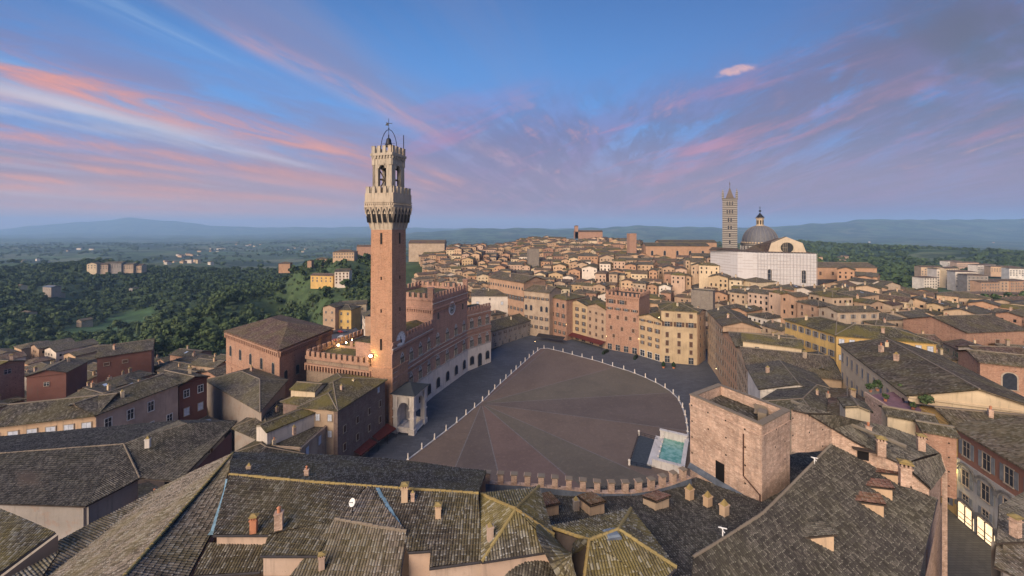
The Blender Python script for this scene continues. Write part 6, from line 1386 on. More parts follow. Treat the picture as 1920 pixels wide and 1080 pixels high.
for i, (px, w, h, wa, l) in enumerate(((172, 15, 14, 'cream', 'cream end block of the long hospital across the valley'), (189, 22, 12, 'beige', 'grey-brown hospital wing next to the cream end block'), (211, 28, 14, 'grey', 'tallest middle wing of the hospital across the valley'), (236, 24, 11, 'beige', 'right wing of the hospital across the valley'), (256, 16, 8, 'peach', 'low pinkish annex at the right end of the valley hospital'))):
    fb(l, px, 509 - i * .8, -20, w, 15, h, .22, wa, (0, 3, 0, 1, 3)[i], 'gable', 'hospital', [(max(3, int(w / 4)), (-20 + h - 4, -20 + h - 8), 'plain', 1.5, 2.0)], name='hospital_wing')
for px, py, w, h, wa, ro, l in ((78, 562, 14, 6, 'beige', 3, 'leftmost stone farm building with brown roof in the left woods'), (97, 567, 17, 8, 'beige', 0, 'biggest stone farmhouse with brown roofs in the left woods'), (117, 561, 12, 6, 'peach', 3, 'pinkish barn at the right end of the farm in the left woods'), (88, 549, 20, 4, 'grey', lead, 'long bright metal-roofed shed above the farm in the left woods'),
    (30, 545, 10, 5, 'cream', 3, 'small cream house alone in the woods at the far left'), (245, 548, 9, 4, 'white', 1, 'small white roofed cabin in the middle of the valley woods'), (40, 600, 12, 6, 'peach', 0, 'low peach house under the trees behind the left rooftops'), (310, 497, 12, 6, 'white', 3, 'white villa right of the hospital across the valley'), (340, 495, 14, 6, 'peach', 3, 'peach villa second right of the hospital'), (368, 492, 12, 7, 'cream', 3, 'cream villa third right of the hospital'), (392, 496, 11, 6, 'white', 3, 'white villa fourth right of the hospital'), (148, 612, 9, 5, 'beige', 0, 'small beige house at the edge of the valley meadow')):
    c0 = P(px, py, -33)
    for _ in range(5): c0 = P(px, py, tz(c0.x, c0.y))
    h += 4 if 70 < px < 120 else 1.5
    fb(l, px, py, c0.z + 1, w, 10, h, .15 if px % 2 else -.3, wa, ro, 'gable', 'house', [(3, (c0.z + h - 3,), 'plain', 1.2, 1.4)])
for i, (px, py, w) in enumerate(((1160, 0, 0),)): pass
AP = 'apartment blocks on the right'
for i, (px, py, w, h, wa, l) in enumerate(((1747, 527, 16, 15, 'peach', 'pinkish flat-topped apartment block at the left end of the group on the right'), (1745, 543, 12, 11, 'white', 'low white apartment block in front of the leftmost pinkish one'), (1768, 540, 9, 18, 'white', 'slim white apartment tower third from the left in the group'), (1785, 541, 12, 19, 'cream', 'cream yellow striped apartment block in the group at the right'), (1812, 548, 13, 18, 'white', 'white apartment block with balconies in the centre of the group at the right'),
        (1833, 554, 12, 17, 'grey', 'grey-white apartment block right of the centre of the group'), (1857, 556, 15, 12, 'orange', 'orange apartment block with dark balconies in the group'), (1883, 553, 14, 12, 'pink', 'brick red apartment block second from the right edge'), (1910, 553, 15, 12, 'orange', 'orange apartment block at the right edge of the picture'),
        (1852, 569, 19, 7, 'pink', 'low pink apartment row in front of the orange block'), (1893, 569, 22, 7, 'peach', 'low peach apartment row at the right edge in front'), (1790, 500, 20, 8, 'white', 'far white apartment row behind the cream yellow striped block'), (1815, 503, 24, 8, 'pale pink', 'far pale pink apartment row behind the group'), (1850, 508, 26, 8, 'white', 'far low white apartment row right of the pale pink one'),
        (1885, 512, 24, 8, 'peach', 'far peach apartment row behind the brick red block'), (1912, 520, 16, 10, 'white', 'far white apartment block at the right edge'))):
    w *= 1.45; h *= 1.25
    fb(l, px, py, -9, w, 12, h, (-.25, .1, -.1, .15, -.3)[i % 5], wa, 3, 'hip' if i % 3 else 'gable', 'apartment block', [(max(3, int(w / 3)), tuple(-9 + 2.2 + 3.1 * k for k in range(int((h - 1) / 3.1))), 'plain', 1.3, 1.5)], R(10), AP, 'apartment_block')
# cars in the little car park
def car(px, py, z, col, label, rz):
    p = P(px, py, z); t = thing('parked_car', label, 'car', tuple(p), 'cars in the little car park'); m = MB(); m.box(p + Vector((0, 0, .35)), (4.2, 1.75, .55), rz, 0, .97); m.box(p + Vector((0, 0, .9)), (2.4, 1.55, .55), rz, 0, .78); m.build('body', col, t)
    m = MB(); m.box(p + Vector((0, 0, .95)), (2.46, 1.5, .4), rz, 0, .8); m.build('windows', glass, t); ca, sa = math.cos(rz), math.sin(rz)
    for x, y in ((1.3, .8), (-1.3, .8), (1.3, -.8), (-1.3, -.8)):
        c = Vector((p.x + x * ca - y * sa, p.y + x * sa + y * ca, p.z + .33)); m = MB(); m.bar(c - Vector((-sa, ca, 0)) * .1, c + Vector((-sa, ca, 0)) * .1, .33, n=10); m.build('wheel', dark, t)
carc = [mat_flat('car_red', (.30, .03, .03), .3), mat_flat('car_black', (.02, .02, .025), .3), mat_flat('car_blue', (.04, .06, .12), .3), mat_flat('car_silver', (.4, .4, .42), .3)]
for px, py, ci, l in ((629, 625, 1, 'black car at the left end of the parked row'), (637, 624, 0, 'dark red car in the middle of the parked row'), (645, 623, 2, 'blue car at the right end of the parked row'), (628, 640, 0, 'bright red car parked nearest to the battlemented wing'), (640, 633, 3, 'silver car alone in the middle of the car park')): car(px, py, -4.6, carc[ci], l, .3)
sheet('car_park', [([P(612, 648, -5), P(612, 618, -5), P(665, 614, -5), P(700, 640, -5), P(690, 660, -5)], 0)], [pav_grey], -4.7)
# ------------------------------------------------------------------ the rest of the old town
def sat(a, b_, mrg=0.0):
    for q in (a, b_):
        for i in range(len(q)):
            x0, y0 = q[i][0], q[i][1]; x1, y1 = q[(i + 1) % len(q)][0], q[(i + 1) % len(q)][1]; nx, ny = y1 - y0, x0 - x1; L = math.hypot(nx, ny)
            if L < 1e-6: continue
            nx /= L; ny /= L; pa = [p[0] * nx + p[1] * ny for p in a]; pb = [p[0] * nx + p[1] * ny for p in b_]
            if max(pa) < min(pb) + mrg or max(pb) < min(pa) + mrg: return False
    return True
def inpoly(x, y, poly):
    r = False; n = len(poly)
    for i in range(n):
        x0, y0 = poly[i][0], poly[i][1]; x1, y1 = poly[(i + 1) % n][0], poly[(i + 1) % n][1]
        if (y0 > y) != (y1 > y) and x < (x1 - x0) * (y - y0) / (y1 - y0) + x0: r = not r
    return r
town = [(-50, 196), (-14, 205), (8, 235), (60, 228), (105, 202), (104, 150), (95, 128), (112, 105), (106, 70), (125, 60), (175, 105), (250, 165), (298, 215), (285, 245), (255, 275), (245, 320), (225, 370), (195, 420), (230, 560), (220, 700), (120, 760), (0, 740), (-95, 640), (-125, 540), (-105, 460), (-80, 380), (-92, 300), (-70, 240)]
left_t = [(-118, 78), (-60, 62), (-78, 90), (-76, 112), (-105, 140), (-112, 170), (-140, 185), (-160, 200), (-250, 222), (-330, 225), (-330, 190), (-240, 100), (-150, 60)]
ringx = [(x * 1.0, y) for x, y in ring]
cells = {}
def key_(x, y): return int(x // 25), int(y // 25)
def addc(q):
    cx = sum(p[0] for p in q) / len(q); cy = sum(p[1] for p in q) / len(q)
    for i in range(-2, 3):
        for j in range(-2, 3): cells.setdefault((key_(cx, cy)[0] + i, key_(cx, cy)[1] + j), []).append(q)
for q in EXCL: addc([tuple(p)[:2] for p in q])
RR = random.Random(5); auto = []
def tryadd(x, y, w, d, th, mrg):
    ca, sa = math.cos(th), math.sin(th); q = [(x + a * ca - b * sa, y + a * sa + b * ca) for a, b in ((-w / 2, -d / 2), (w / 2, -d / 2), (w / 2, d / 2), (-w / 2, d / 2))]
    for o in cells.get(key_(x, y), ()):
        if sat(q, o, mrg): return None
    addc(q); return q
for dom, n, lo in ((town, 26000, 0), (left_t, 3500, 1)):
    xs = [p[0] for p in dom]; ys = [p[1] for p in dom]
    for k in range(n):
        x, y = RR.uniform(min(xs), max(xs)), RR.uniform(min(ys), max(ys))
        if not inpoly(x, y, dom) or inpoly(x, y, ringx): continue
        f = 1 - k / n; big = y > 380
        w = RR.uniform(9, 19) * (.5 + .5 * f); d = RR.uniform(8, 12.5) * (.58 + .42 * f)
        th = math.atan2(y - 140, x - 40) + math.pi / 2 * RR.choice((0, 1)) + .35 * math.sin(x / 45 + y / 80) + RR.uniform(-.08, .08)
        if lo: th = -.35 + RR.choice((0, math.pi / 2)) + RR.uniform(-.1, .1)
        q = tryadd(x, y, w, d, th, .9 if not lo else .8)
        if q: auto.append((x, y, w, d, th, q, lo))
auto.sort(key=lambda a: math.hypot(a[0], a[1]))
wcol = ['pink', 'orange', 'ochre', 'cream', 'beige', 'peach', 'pale pink', 'brick', 'white', 'orange', 'beige', 'pink', 'peach']
wname = {'pink': 'dusty pink', 'brick': 'brick', 'stone': 'grey stone'}
LM = [('tall brick clock tower', 727, 560), ('striped bell tower', 1371, 450), ('ribbed dome', 1424, 440), ('gable with the round window', 1475, 465), ('white scaffolded wall', 1480, 510), ('blunt brick tower', 1187, 460), ('skyline convent', 1104, 435), ('long brick nave', 1270, 478), ('town hall battlements', 840, 545), ('white blue-shuttered house', 915, 565),
      ('long orange brick palace', 950, 560), ('grey tower-house stump', 1000, 480), ('battlemented house', 1175, 600), ('balcony house', 1280, 620), ('cream white lamp house', 1450, 655), ('ochre yellow palace', 1570, 620), ('pale yellow palace', 1640, 690), ('big pinkish villa', 1820, 580), ('red door gable', 1870, 650), ('salmon gabled house', 1605, 555),
      ('tall white narrow house', 1645, 560), ('long orange hall', 1585, 515), ('apartment blocks', 1800, 550), ('brown skyline church', 800, 470), ('brick hall', 520, 650), ('pink house', 250, 750), ('maroon house', 230, 670), ('red low house', 90, 700), ('far left brick gable', 10, 670), ('grey stone tower stump', 1313, 560), ('cream long house', 1460, 540), ('valley field', 220, 600)]
ORD = ['nearest', 'second nearest', 'third nearest', 'fourth nearest', 'fifth nearest', 'sixth nearest', 'seventh nearest', 'eighth nearest', 'ninth nearest', 'tenth nearest', 'eleventh nearest', 'twelfth nearest', 'thirteenth nearest', 'fourteenth nearest', 'fifteenth nearest', 'sixteenth nearest', 'seventeenth nearest', 'eighteenth nearest', 'nineteenth nearest', 'twentieth nearest', 'twenty-first nearest', 'twenty-second nearest', 'twenty-third nearest', 'twenty-fourth nearest', 'twenty-fifth nearest'] + ['%dth nearest' % i for i in range(26, 60)]
def proj(x, y, z): return CXP + FPX * x / y, HOR + FPX * (HC - z) / y
NTH = 225; near_a = []; rest = []
for a in auto:
    px, _ = proj(a[0], a[1], 0)
    (near_a if (len(near_a) < NTH and -60 < px < 1980) else rest).append(a)
inst = []; rr_ = random.Random(11)
def camwins(q, z0, z1, near_):
    out = []
    for i in range(4):
        a, b_ = q[i], q[(i + 1) % 4]; nx, ny = b_[1] - a[1], a[0] - b_[0]; mx, my = (a[0] + b_[0]) / 2, (a[1] + b_[1]) / 2
        if nx * mx + ny * my < 0: out.append(i)
    return out
def baked(m, a, b_, z1, rows, mi, L=None):
    d = Vector((b_[0] - a[0], b_[1] - a[1])); L = d.length; d.normalize(); n = Vector((d.y, -d.x)) * .05; nc = max(1, int(L / 2.7)); 
    for r_ in range(rows):
        z = z1 - 2.9 - r_ * 3.2
        for k in range(nc):
            if rr_.random() < .15: continue
            c = Vector(a[:2]) + d * L * (k + .5) / nc + n; w = rr_.choice((.42, .5, .6)); h = 1.8 if r_ else 1.25
            m.face([(c.x - d.x * w, c.y - d.y * w, z), (c.x + d.x * w, c.y + d.y * w, z), (c.x + d.x * w, c.y + d.y * w, z + h), (c.x - d.x * w, c.y - d.y * w, z + h)], mi)
info = []
for a in near_a:
    x, y, w, d, th, q, lo = a; q = ccw(q); g = tz(x, y); r = math.hypot(x, y); H = rr_.uniform(8, 14.5) if not lo else rr_.uniform(8, 13)
    if r < 200 and not lo: H = rr_.uniform(8, 11)
    z1 = g + H; wc = rr_.choice(wcol); kd = 'hip' if rr_.random() < .35 else 'gable'; ro = rr_.choice((0, 0, 1, 1, 2, 3)); 
    if lo: wc = rr_.choice(('beige', 'grey', 'brick', 'pink', 'cream')); ro = rr_.choice((0, 1, 1))
    t = thing('house', '', 'house', (x, y, g - 3), 'houses of the old town'); W = MB(); Rf = MB(); Q, E, R0, R1 = mass(W, Rf, q, g - 3, z1, kd, R(rr_.uniform(14, 20)), .45)
    fc = camwins(Q, g, z1, 1); nrow = max(1, int((H - 2) / 3.3))
    if r > 235:
        for i in fc: baked(W, Q[i], Q[(i + 1) % 4], z1, min(nrow, 3), 1)
    else:
        for i in fc:
            L = (Vector(Q[i]) - Vector(Q[(i + 1) % 4])).length; nc = max(1, int(L / 4.2)); kd_ = rr_.choice(('open', 'closed', 'open', 'openg', 'plain', 'greenopen'))
            win_rows(t, Q[i], Q[(i + 1) % 4], nc, [z1 - 2.9 - 3.2 * k for k in range(min(nrow, 2))], kd_, 1.0, 1.6, miss=.15)
    W.build('wall', [plas[wc], dark], t)
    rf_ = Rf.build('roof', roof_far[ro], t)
    if r < 330:
        m = MB(); m.bar(R0, R1, .17, n=4)
        if kd == 'hip':
            for u, v in ((E[0], R0), (E[3], R0), (E[1], R1), (E[2], R1)): m.bar(u, v, .14, n=4)
        m.build('ridge_tiles', ridge_g, t)
        for k in range(rr_.choice((1, 1, 2))):
            u, s = rr_.uniform(.15, .85), rr_.uniform(.2, .75); p = R0.lerp(R1, u).lerp(E[0].lerp(E[1], u) if rr_.random() < .5 else E[3].lerp(E[2], u), s * .7); chimney(t, p.x, p.y, p.z - .3, rr_.uniform(.8, 1.3), th, kind=rr_.choice((0, 1, 2)), mat=rr_.choice((brick_n, plas['beige'], plas['cream'], plas['peach'])))
        if rr_.random() < .3:
            p = R0.lerp(R1, rr_.uniform(.2, .8)).lerp((E[0] + E[1]) / 2, .45); m = MB(); nn_ = (E[1] - E[0]).cross(R0 - E[0]).normalized(); e1 = (E[1] - E[0]).normalized() * .55; e2 = nn_.cross(e1).normalized() * .8; p = p + nn_ * .12; m.face([p - e1 - e2, p + e1 - e2, p + e1 + e2, p - e1 + e2]); m.build('skylight', mat_sky if 'mat_sky' in globals() else globals().setdefault('mat_sky', mat_flat('skylight_pane', (.35, .42, .50), .2)), t)
    info.append((t, wc, kd, ro, nrow, proj(x, y, z1)))
bins = {}
for it in info:
    px, py = it[5]; b_ = min(range(len(LM)), key=lambda i: math.hypot((LM[i][1] - px), (LM[i][2] - py) * 1.5)); bins.setdefault(b_, []).append((math.hypot(LM[b_][1] - px, (LM[b_][2] - py)), it))
for b_, L in bins.items():
    L.sort(key=lambda v: v[0]); side_n = {}
    for dd_, (t, wc, kd, ro, nrow, (px, py)) in L:
        dx_, dy_ = px - LM[b_][1], py - LM[b_][2]; side = ('right of' if dx_ > 0 else 'left of') if abs(dx_) > abs(dy_) * 1.2 else ('below' if dy_ > 0 else 'above')
        k = side_n.get(side, 0); side_n[side] = k + 1
        t['label'] = '%s house with %s %s roof, %s %s the %s' % (wname.get(wc, wc), 'hipped' if kd == 'hip' else 'gabled', ('brown', 'grey', 'olive', 'reddish')[ro], ORD[k], side, LM[b_][0])
W = MB(); Rf = MB(); wi_ = [plas[c] for c in wcol]
for a in rest:
    x, y, w, d, th, q, lo = a; px, _ = proj(x, max(y, 1), 0)
    if not (-200 < px < 2150): continue
    q = ccw(q); g = tz(x, y); H = rr_.uniform(9, 15); z1 = g + H; wi = rr_.randrange(len(wcol)); Q, E, R0, R1 = mass(W, Rf, q, g - 4, z1, 'hip' if rr_.random() < .35 else 'gable', R(rr_.uniform(14, 20)), .45, wi, rr_.choice((0, 1, 2, 3)))
    for i in camwins(Q, g, z1, 0): baked(W, Q[i], Q[(i + 1) % 4], z1, 2, len(wcol))
if W.v:
    n0 = len(wcol) + 1; W.v += []; off = len(W.v); W.f += [tuple(i + off for i in f) for f in Rf.f]; W.v += Rf.v; W.m += [n0 + i for i in Rf.m]
    o = W.build('distant_town', wi_ + [dark] + roof_far); tag(o, 'mass of far small tiled houses on the town hill under the horizon', 'houses', kind='stuff')
# ------------------------------------------------------------------ trees
leafm, lnt, lb = newmat('leaves'); gp = geopos(lnt); r1 = orand(lnt); n1 = noi(lnt, gp, .35, 4.0); n2 = noi(lnt, gp, .02, 4.0); n3 = wn(lnt, comb(lnt, *[c * 1.0 for c in [v.m('FLOOR') for v in sep(lnt, gp)]]))
lc = ramp(lnt, n1 * .45 + r1 * .25 + n3 * .2 + n2 * .25, [(.25, (.028, .048, .018)), (.5, (.052, .082, .030)), (.70, (.095, .130, .048)), (.88, (.14, .16, .075))])
lnt.links.new(lc, lb.inputs['Base Color'])
bark = mat_flat('bark', (.05, .038, .028))
def crown(seed, nl, nq, r, h, sz, z0=2.0):
    g = np.random.default_rng(seed); V = []; lob = []
    for i in range(nl):
        a = g.uniform(0, 2 * np.pi); t = g.uniform(0, 1); rr = r * (.25 + .55 * math.sin(math.pi * (.15 + .75 * t))) * (0 if i == 0 else g.uniform(.5, 1)); lob.append((rr * math.cos(a), rr * math.sin(a), z0 + h * (.2 + .65 * t), r * g.uniform(.3, .52)))
    for cx, cy, cz, cr in lob:
        n = nq; d = g.normal(size=(n, 3)); d /= np.linalg.norm(d, axis=1)[:, None]; c = np.array([cx, cy, cz]) + d * cr * g.uniform(.7, 1.08, (n, 1)) * (1, 1, .85)
        t1 = g.normal(size=(n, 3)) + 0; t1 -= (t1 * d).sum(1)[:, None] * d * .8; t1 /= np.linalg.norm(t1, axis=1)[:, None]; t2 = np.cross(d, t1); t2 /= np.linalg.norm(t2, axis=1)[:, None]; s = sz * g.uniform(.6, 1.3, (n, 1))
        V.append(np.stack([c - t1 * s - t2 * s * .7, c + t1 * s * .9 - t2 * s * .6, c + t1 * s * .6 + t2 * s * .8, c - t1 * s * .7 + t2 * s], 1))
    return np.concatenate(V)
def quads_mesh(V, name):
    n = len(V); me = bpy.data.meshes.new(name); me.vertices.add(n * 4); me.vertices.foreach_set('co', V.reshape(-1)); me.loops.add(n * 4); me.loops.foreach_set('vertex_index', np.arange(n * 4)); me.polygons.add(n)
    me.polygons.foreach_set('loop_start', np.arange(0, n * 4, 4)); me.polygons.foreach_set('loop_total', np.full(n, 4)); me.update(calc_edges=True); me.materials.append(leafm); return me
def cyp(seed, h, r, n, sz):
    g = np.random.default_rng(seed); z = g.uniform(.05, 1, n); rad = r * np.sin(np.pi * np.clip(z * .8 + .18, 0, 1)) ** .7 * g.uniform(.75, 1.05, n); a = g.uniform(0, 2 * np.pi, n); c = np.stack([rad * np.cos(a), rad * np.sin(a), z * h], 1); d = np.stack([np.cos(a), np.sin(a), np.full(n, .3)], 1); d /= np.linalg.norm(d, axis=1)[:, None]
    t1 = g.normal(size=(n, 3)); t1 -= (t1 * d).sum(1)[:, None] * d; t1 /= np.linalg.norm(t1, axis=1)[:, None]; t2 = np.cross(d, t1); s = sz * g.uniform(.6, 1.2, (n, 1)); return np.stack([c - t1 * s, c - t2 * s, c + t1 * s, c + t2 * s], 1)
hi = [quads_mesh(crown(i, 11, 46, 4.6, 9, .62), 'crown') for i in range(5)]; hi_c = [quads_mesh(cyp(50 + i, 13, 1.5, 420, .4), 'crown') for i in range(2)]
lo_ = [crown(20 + i, 6, 11, 4.8, 8, 1.35) for i in range(5)]
tm = MB(); tm.bar((0, 0, -1), (.2, .1, 4), .35, n=6, r2=.22); tm.bar((.2, .1, 3.6), (1.4, .5, 7), .18, n=5, r2=.06); tm.bar((.2, .1, 3.6), (-1.1, .8, 6.8), .17, n=5, r2=.06); tm.bar((.2, .1, 4), (.3, -.9, 8), .16, n=5, r2=.05); o = tm.build('trunk', bark, None, org=(0, 0, 0)); tme = o.data; bpy.data.objects.remove(o)
field = [(-560, 560), (-330, 520), (-330, 430), (-420, 400), (-560, 440)]
field2 = [P(x, y, -54) for x, y in ((215, 588), (290, 582), (300, 600), (200, 640), (110, 648), (120, 625), (185, 610))]
# meadow in the valley
mea = MB(); pts = [(p.x, p.y) for p in field2]; cxm = sum(p[0] for p in pts) / len(pts); cym = sum(p[1] for p in pts) / len(pts)
def woods(n, xr, yr, keep, seed):
    g = random.Random(seed); out = []
    for _ in range(n):
        x, y = g.uniform(*xr), g.uniform(*yr)
        if keep(x, y): out.append((x, y, g.uniform(.65, 1.35), g.uniform(0, 6.28), g.random()))
    return out
def free(x, y, m=7):
    for o in cells.get(key_(x, y), ()):
        if sat([(x - m, y - m), (x + m, y - m), (x + m, y + m), (x - m, y + m)], o, 0): return False
    return True
def pxof(x, y): return CXP + FPX * x / max(y, 1)
def k1(x, y):
    px = pxof(x, y)
    if px < -80 or px > 700: return False
    if inpoly(x, y, pts) or inpoly(x, y, left_t) or inpoly(x, y, town): return False
    if x > -120 and y < 262: return False
    if y < 250 and x > -330: return y > 238 and free(x, y, 4)
    if not free(x, y): return False
    n = noise.noise(Vector((x / 60, y / 60, 0)))
    if x > -230 and y > 380 and y < 520: return n > -.25         # open grass round the hilltop convent
    return n > -.6
T_ = woods(5000, (-1150, -95), (236, 900), k1, 3)
def k2(x, y):
    px = pxof(x, y)
    if px < 1480 or px > 2000 or inpoly(x, y, town): return False
    if y < 330 and px < 1840: return False
    if 1715 < px < 1930 and 330 < y < 640: return False
    return free(x, y, 6) and noise.noise(Vector((x / 110, y / 110, 3))) > -.35
T2_ = woods(1500, (210, 1100), (190, 900), k2, 8)
allT = [(t, 'L') for t in T_] + [(t, 'R') for t in T2_]
allT.sort(key=lambda t: t[0][1] / (t[0][2]))
NEAR = 285; q_list = []
for i, ((x, y, s, a, u), side) in enumerate(allT):
    z = tz(x, y)
    if i < NEAR:
        cy_ = u < .06; t = bpy.data.objects.new('cypress_tree' if cy_ else 'broadleaf_tree', None); C.objects.link(t); t.location = (x, y, z); t.rotation_euler = (0, 0, a); t.scale = (s, s, s * (.85 + .3 * u))
        reg = 'right woods' if side == 'R' else ('left valley woods' if x < -260 else 'green slope')
        where = {'right woods': 'in the green belt at the right edge by the pinkish villa', 'left valley woods': 'in the wooded valley at the left', 'green slope': 'on the green slope left of the tall brick tower'}[reg]
        tag(t, ('dark narrow cypress ' if cy_ else 'bushy green broadleaf tree ') + where, 'tree', ('cypresses ' if cy_ else 'broadleaf trees ') + where)
        if not cy_: o = bpy.data.objects.new('trunk', tme); C.objects.link(o); o.parent = t
        o = bpy.data.objects.new('crown', random.choice(hi_c if cy_ else hi)); C.objects.link(o); o.parent = t
    else: q_list.append((x, y, z, s, a))
def mass_trees(lst, name, label, base=lo_):
    out = []
    for i, (x, y, z, s, a) in enumerate(lst):
        V = base[i % len(base)] * s; ca, sa = math.cos(a), math.sin(a); W = V.copy(); W[..., 0] = V[..., 0] * ca - V[..., 1] * sa + x; W[..., 1] = V[..., 0] * sa + V[..., 1] * ca + y; W[..., 2] += z - 1.0; out.append(W)
    me = quads_mesh(np.concatenate(out), name); o = bpy.data.objects.new(name, me); C.objects.link(o); tag(o, label, 'woods', kind='stuff')
mass_trees([q for q in q_list if q[0] < 0], 'valley_woods', 'dense dark green woods filling the valley at the left beyond the nearest trees')
vlo = [crown(40 + i, 4, 6, 5.5, 7, 2.3) for i in range(4)]
def far_trees(n, xr, yr, seed, fn, sc=(.8, 1.6)):
    g = np.random.default_rng(seed); x = g.uniform(*xr, n); y = yr[0] + (yr[1] - yr[0]) * g.uniform(0, 1, n); k = np.array([fn(a, b_) for a, b_ in zip(x, y)]); x, y = x[k], y[k]; z = terrain(x, y); s = g.uniform(*sc, len(x)); a = g.uniform(0, 6.28, len(x)); return list(zip(x, y, z, s, a))
def ks(x, y):
    px = pxof(x, y)
    return -60 < px < 710 and not inpoly(x, y, pts) and not inpoly(x, y, left_t) and not (x > -120 and y < 262) and (y > 245 or x < -330) and free(x, y, 3) and noise.noise(Vector((x / 25, y / 25, 7))) > -.15
sg = woods(6500, (-700, -95), (240, 640), ks, 12)
mass_trees([(x, y, tz(x, y) - .4, s * .38, a) for x, y, s, a, u in sg], 'slope_shrubs', 'low shrubs and scrub covering the green slopes left of the tall tower')
def fr(x, y):
    px = pxof(x, y); return 1440 < px < 2050 and noise.noise(Vector((x / 230, y / 230, 5))) > -.22 and not (1715 < px < 1930 and y < 640) and free(x, y, 6)
Rw = [q for q in q_list if q[0] >= 0]
far = far_trees(5200, (300, 3000), (480, 2300), 4, fr, (1.0, 1.7))
mass_trees(Rw + far, 'hill_woods', 'far wooded hills behind the cathedral and the apartment blocks at the right', vlo)
def fl2(x, y):
    px = pxof(x, y); n = noise.noise(Vector((x / 210, y / 160, 9))); m_ = abs(noise.noise(Vector((x / 330 + 40, y / 330, 2)))) < .05
    return -60 < px < 1500 and (n > .22 or m_) and y > 850
far2 = far_trees(9000, (-4300, 1500), (850, 4300), 6, fl2, (.9, 1.9))
mass_trees(far2, 'plain_trees', 'scattered hedges and copses over the hazy plain at the left', vlo)
# farmhouses scattered over the plain
gg = random.Random(21); cnt = 0
FW = {'white': 'tiny white farmhouse', 'cream': 'tiny cream farmhouse', 'peach': 'tiny pink farmhouse'}
where_ = []
for (px, py, zz, n) in ((360, 480, -60, 9), (400, 470, -80, 8), (150, 470, -90, 5), (340, 490, -45, 8), (470, 460, -85, 7), (60, 488, -60, 4), (560, 470, -60, 5), (1560, 492, -5, 5), (1650, 445, 15, 5), (1840, 437, 35, 6), (1590, 440, 10, 4)):
    m1 = []
    for k in range(n):
        qx = px + gg.uniform(-30, 30); qy = py + gg.uniform(-4, 4); p = P(qx, qy, zz)
        for _ in range(4): p = P(qx, qy, tz(p.x, p.y))
        if p.y > 5000: continue
        w = gg.uniform(10, 22); d = gg.uniform(9, 13); th = gg.uniform(-.5, .5); wc = gg.choice(('white', 'cream', 'peach')); g = tz(p.x, p.y); ca, sa = math.cos(th), math.sin(th)
        q = [(p.x + a * ca - b * sa, p.y + a * sa + b * ca) for a, b in ((-w / 2, -d / 2), (w / 2, -d / 2), (w / 2, d / 2), (-w / 2, d / 2))]
        t = thing('farmhouse', '', 'farmhouse', (p.x, p.y, g - 2), 'scattered country houses'); W = MB(); Rf = MB(); mass(W, Rf, q, g - 2, g + gg.uniform(6, 10), 'gable', R(18), .4); W.build('wall', plas[wc], t); Rf.build('roof', roof_far[3], t); m1.append((qx, wc, t))
    m1.sort(key=lambda v: v[0])
    loc_ = {360: 'beyond the long ridge woods', 400: 'nearest the misty plain', 150: 'above the hospital', 340: 'on the wooded ridge', 470: 'far behind the orange villa', 60: 'at the far left', 560: 'left of the hilltop convent', 1560: 'beside the scaffolded wall', 1650: 'under the right ridge', 1840: 'highest at the right', 1590: 'behind the dome'}[px]
    O2 = ['leftmost', 'second', 'third', 'fourth', 'fifth', 'sixth', 'seventh', 'eighth', 'ninth']
    for i, (qx, wc, t) in enumerate(m1): t['label'] = '%s, %s from the left in the hamlet %s' % (FW[wc], O2[i] if i else 'first', loc_)
# meadow sheet following the ground
mm_ = MB(); 
def dense_poly(pts, n=14):
    xs = [p[0] for p in pts]; ys = [p[1] for p in pts]; X0, X1, Y0, Y1 = min(xs), max(xs), min(ys), max(ys); st = 8.0
    x = X0
    while x < X1:
        y = Y0
        while y < Y1:
            if inpoly(x + st / 2, y + st / 2, pts):
                c = [(x, y), (x + st, y), (x + st, y + st), (x, y + st)]; zz = terrain([v[0] for v in c], [v[1] for v in c]) + .35; mm_.face([(v[0], v[1], z_) for v, z_ in zip(c, zz)])
            y += st
        x += st
dense_poly(pts)
if mm_.v:
    o = mm_.build('meadow', mat_flat('meadow_grass', (.055, .10, .035), 1, .3, scale=.05)); o['kind'] = 'structure'
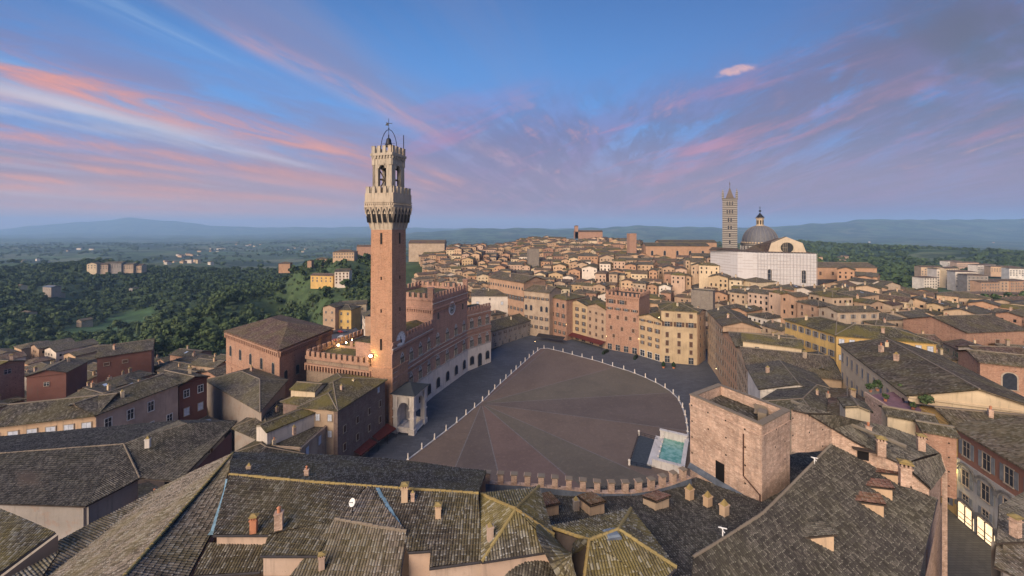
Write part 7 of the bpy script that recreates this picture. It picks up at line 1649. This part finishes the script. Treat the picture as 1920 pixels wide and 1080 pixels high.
# terrace plants and furniture
for i, (px, py, s, l) in enumerate(((1632, 735, .16, 'low bushy planter at the back corner of the roof terrace'), (1645, 733, .2, 'tall thin shrub by the eaves on the roof terrace'), (1660, 752, .13, 'bright green young tree in the middle of the roof terrace'), (1692, 742, .2, 'feathery shrub beside the big brown roof on the terrace'), (1722, 752, .17, 'dark round bush beside the loungers on the terrace'), (1738, 765, .22, 'big green bush at the near corner of the terrace'), (1712, 768, .12, 'small bush by the near parapet of the terrace'))):
    p = P(px, py, 28.4); t = thing('potted_plant', l, 'plant', tuple(p), 'plants on the roof terrace'); m = MB(); m.lathe(p, [(.22, 0), (.3, .4)], 8); m.build('pot', terra, t)
    o = bpy.data.objects.new('foliage', hi[i % 5]); C.objects.link(o); o.parent = t; o.location = (0, 0, .1); o.scale = (s, s, s)
for i, (px, py) in enumerate(((1705, 757), (1716, 762))):
    p = P(px, py, 28.4); t = thing('sun_lounger', ('left' if i == 0 else 'right') + ' one of two dark blue loungers on the roof terrace', 'sun lounger', tuple(p), 'loungers on the terrace'); m = MB(); m.box(p + Vector((0, 0, .25)), (1.6, .6, .1), -.4); m.build('seat', mat_flat('navy_cloth_%d' % i, (.03, .04, .08)), t); m = MB(); m.box(p + Vector((-.8, .35, .3)), (.1, .6, .6), -.4); m.build('backrest', metal_d, t)
# small growth and rust on the hill: nothing further
# dishes and aerials over the roofs
rr2 = random.Random(4)
pick = [it for it in info if math.hypot(it[0].location.x, it[0].location.y) < 260]
for i in range(0, min(len(pick), 60), 4):
    t, wc, kd, ro, nrow, (px, py) = pick[i]; ch = [c for c in t.children if c.name.startswith('ridge')]
    if not ch: continue
    v = ch[0].data.vertices[0].co + t.location
    if i % 8 == 0: antenna(Vector(v), 'thin aerial on the house ' + t['label'].split(', ')[1], 2.6)
    else: dish(0, 0, 0, .5, 'white dish on the house ' + t['label'].split(', ')[1], pf=lambda a, b_, v=v: Vector(v))
# ------------------------------------------------------------------ haze
hm = bpy.data.materials.new('haze'); hm.use_nodes = True; hn = hm.node_tree; hn.nodes.clear(); ho = hn.nodes.new('ShaderNodeOutputMaterial'); hv = hn.nodes.new('ShaderNodeVolumePrincipled')
hv.inputs['Color'].default_value = (.44, .68, 1.0, 1); hv.inputs['Density'].default_value = HAZE_D; hv.inputs['Anisotropy'].default_value = 0.0
hn.links.new(hv.outputs[0], ho.inputs['Volume'])
m = MB(); m.box((0, 0, -320), (44000, 44000, 320 + 470)); o = m.build('haze', hm); o['kind'] = 'stuff'; o['label'] = 'pale blue morning haze over the far country'; o['category'] = 'haze'
seen = {}
for o in list(C.objects):
    if o.parent is None and o.get('label') and not o.get('group'):
        seen.setdefault(o['label'], []).append(o.name)
for o in C.objects:
    if o.parent is None and o.get('label') and not 4 <= len(o['label'].split()) <= 16: print('LONG', len(o['label'].split()), o['label'])
print('OBJECTS', len(C.objects), 'dup', [k for k, v in seen.items() if len(v) > 1][:5], 'auto', len(near_a), len(rest), 'trees', len(T_), len(T2_), len(far), len(far2))
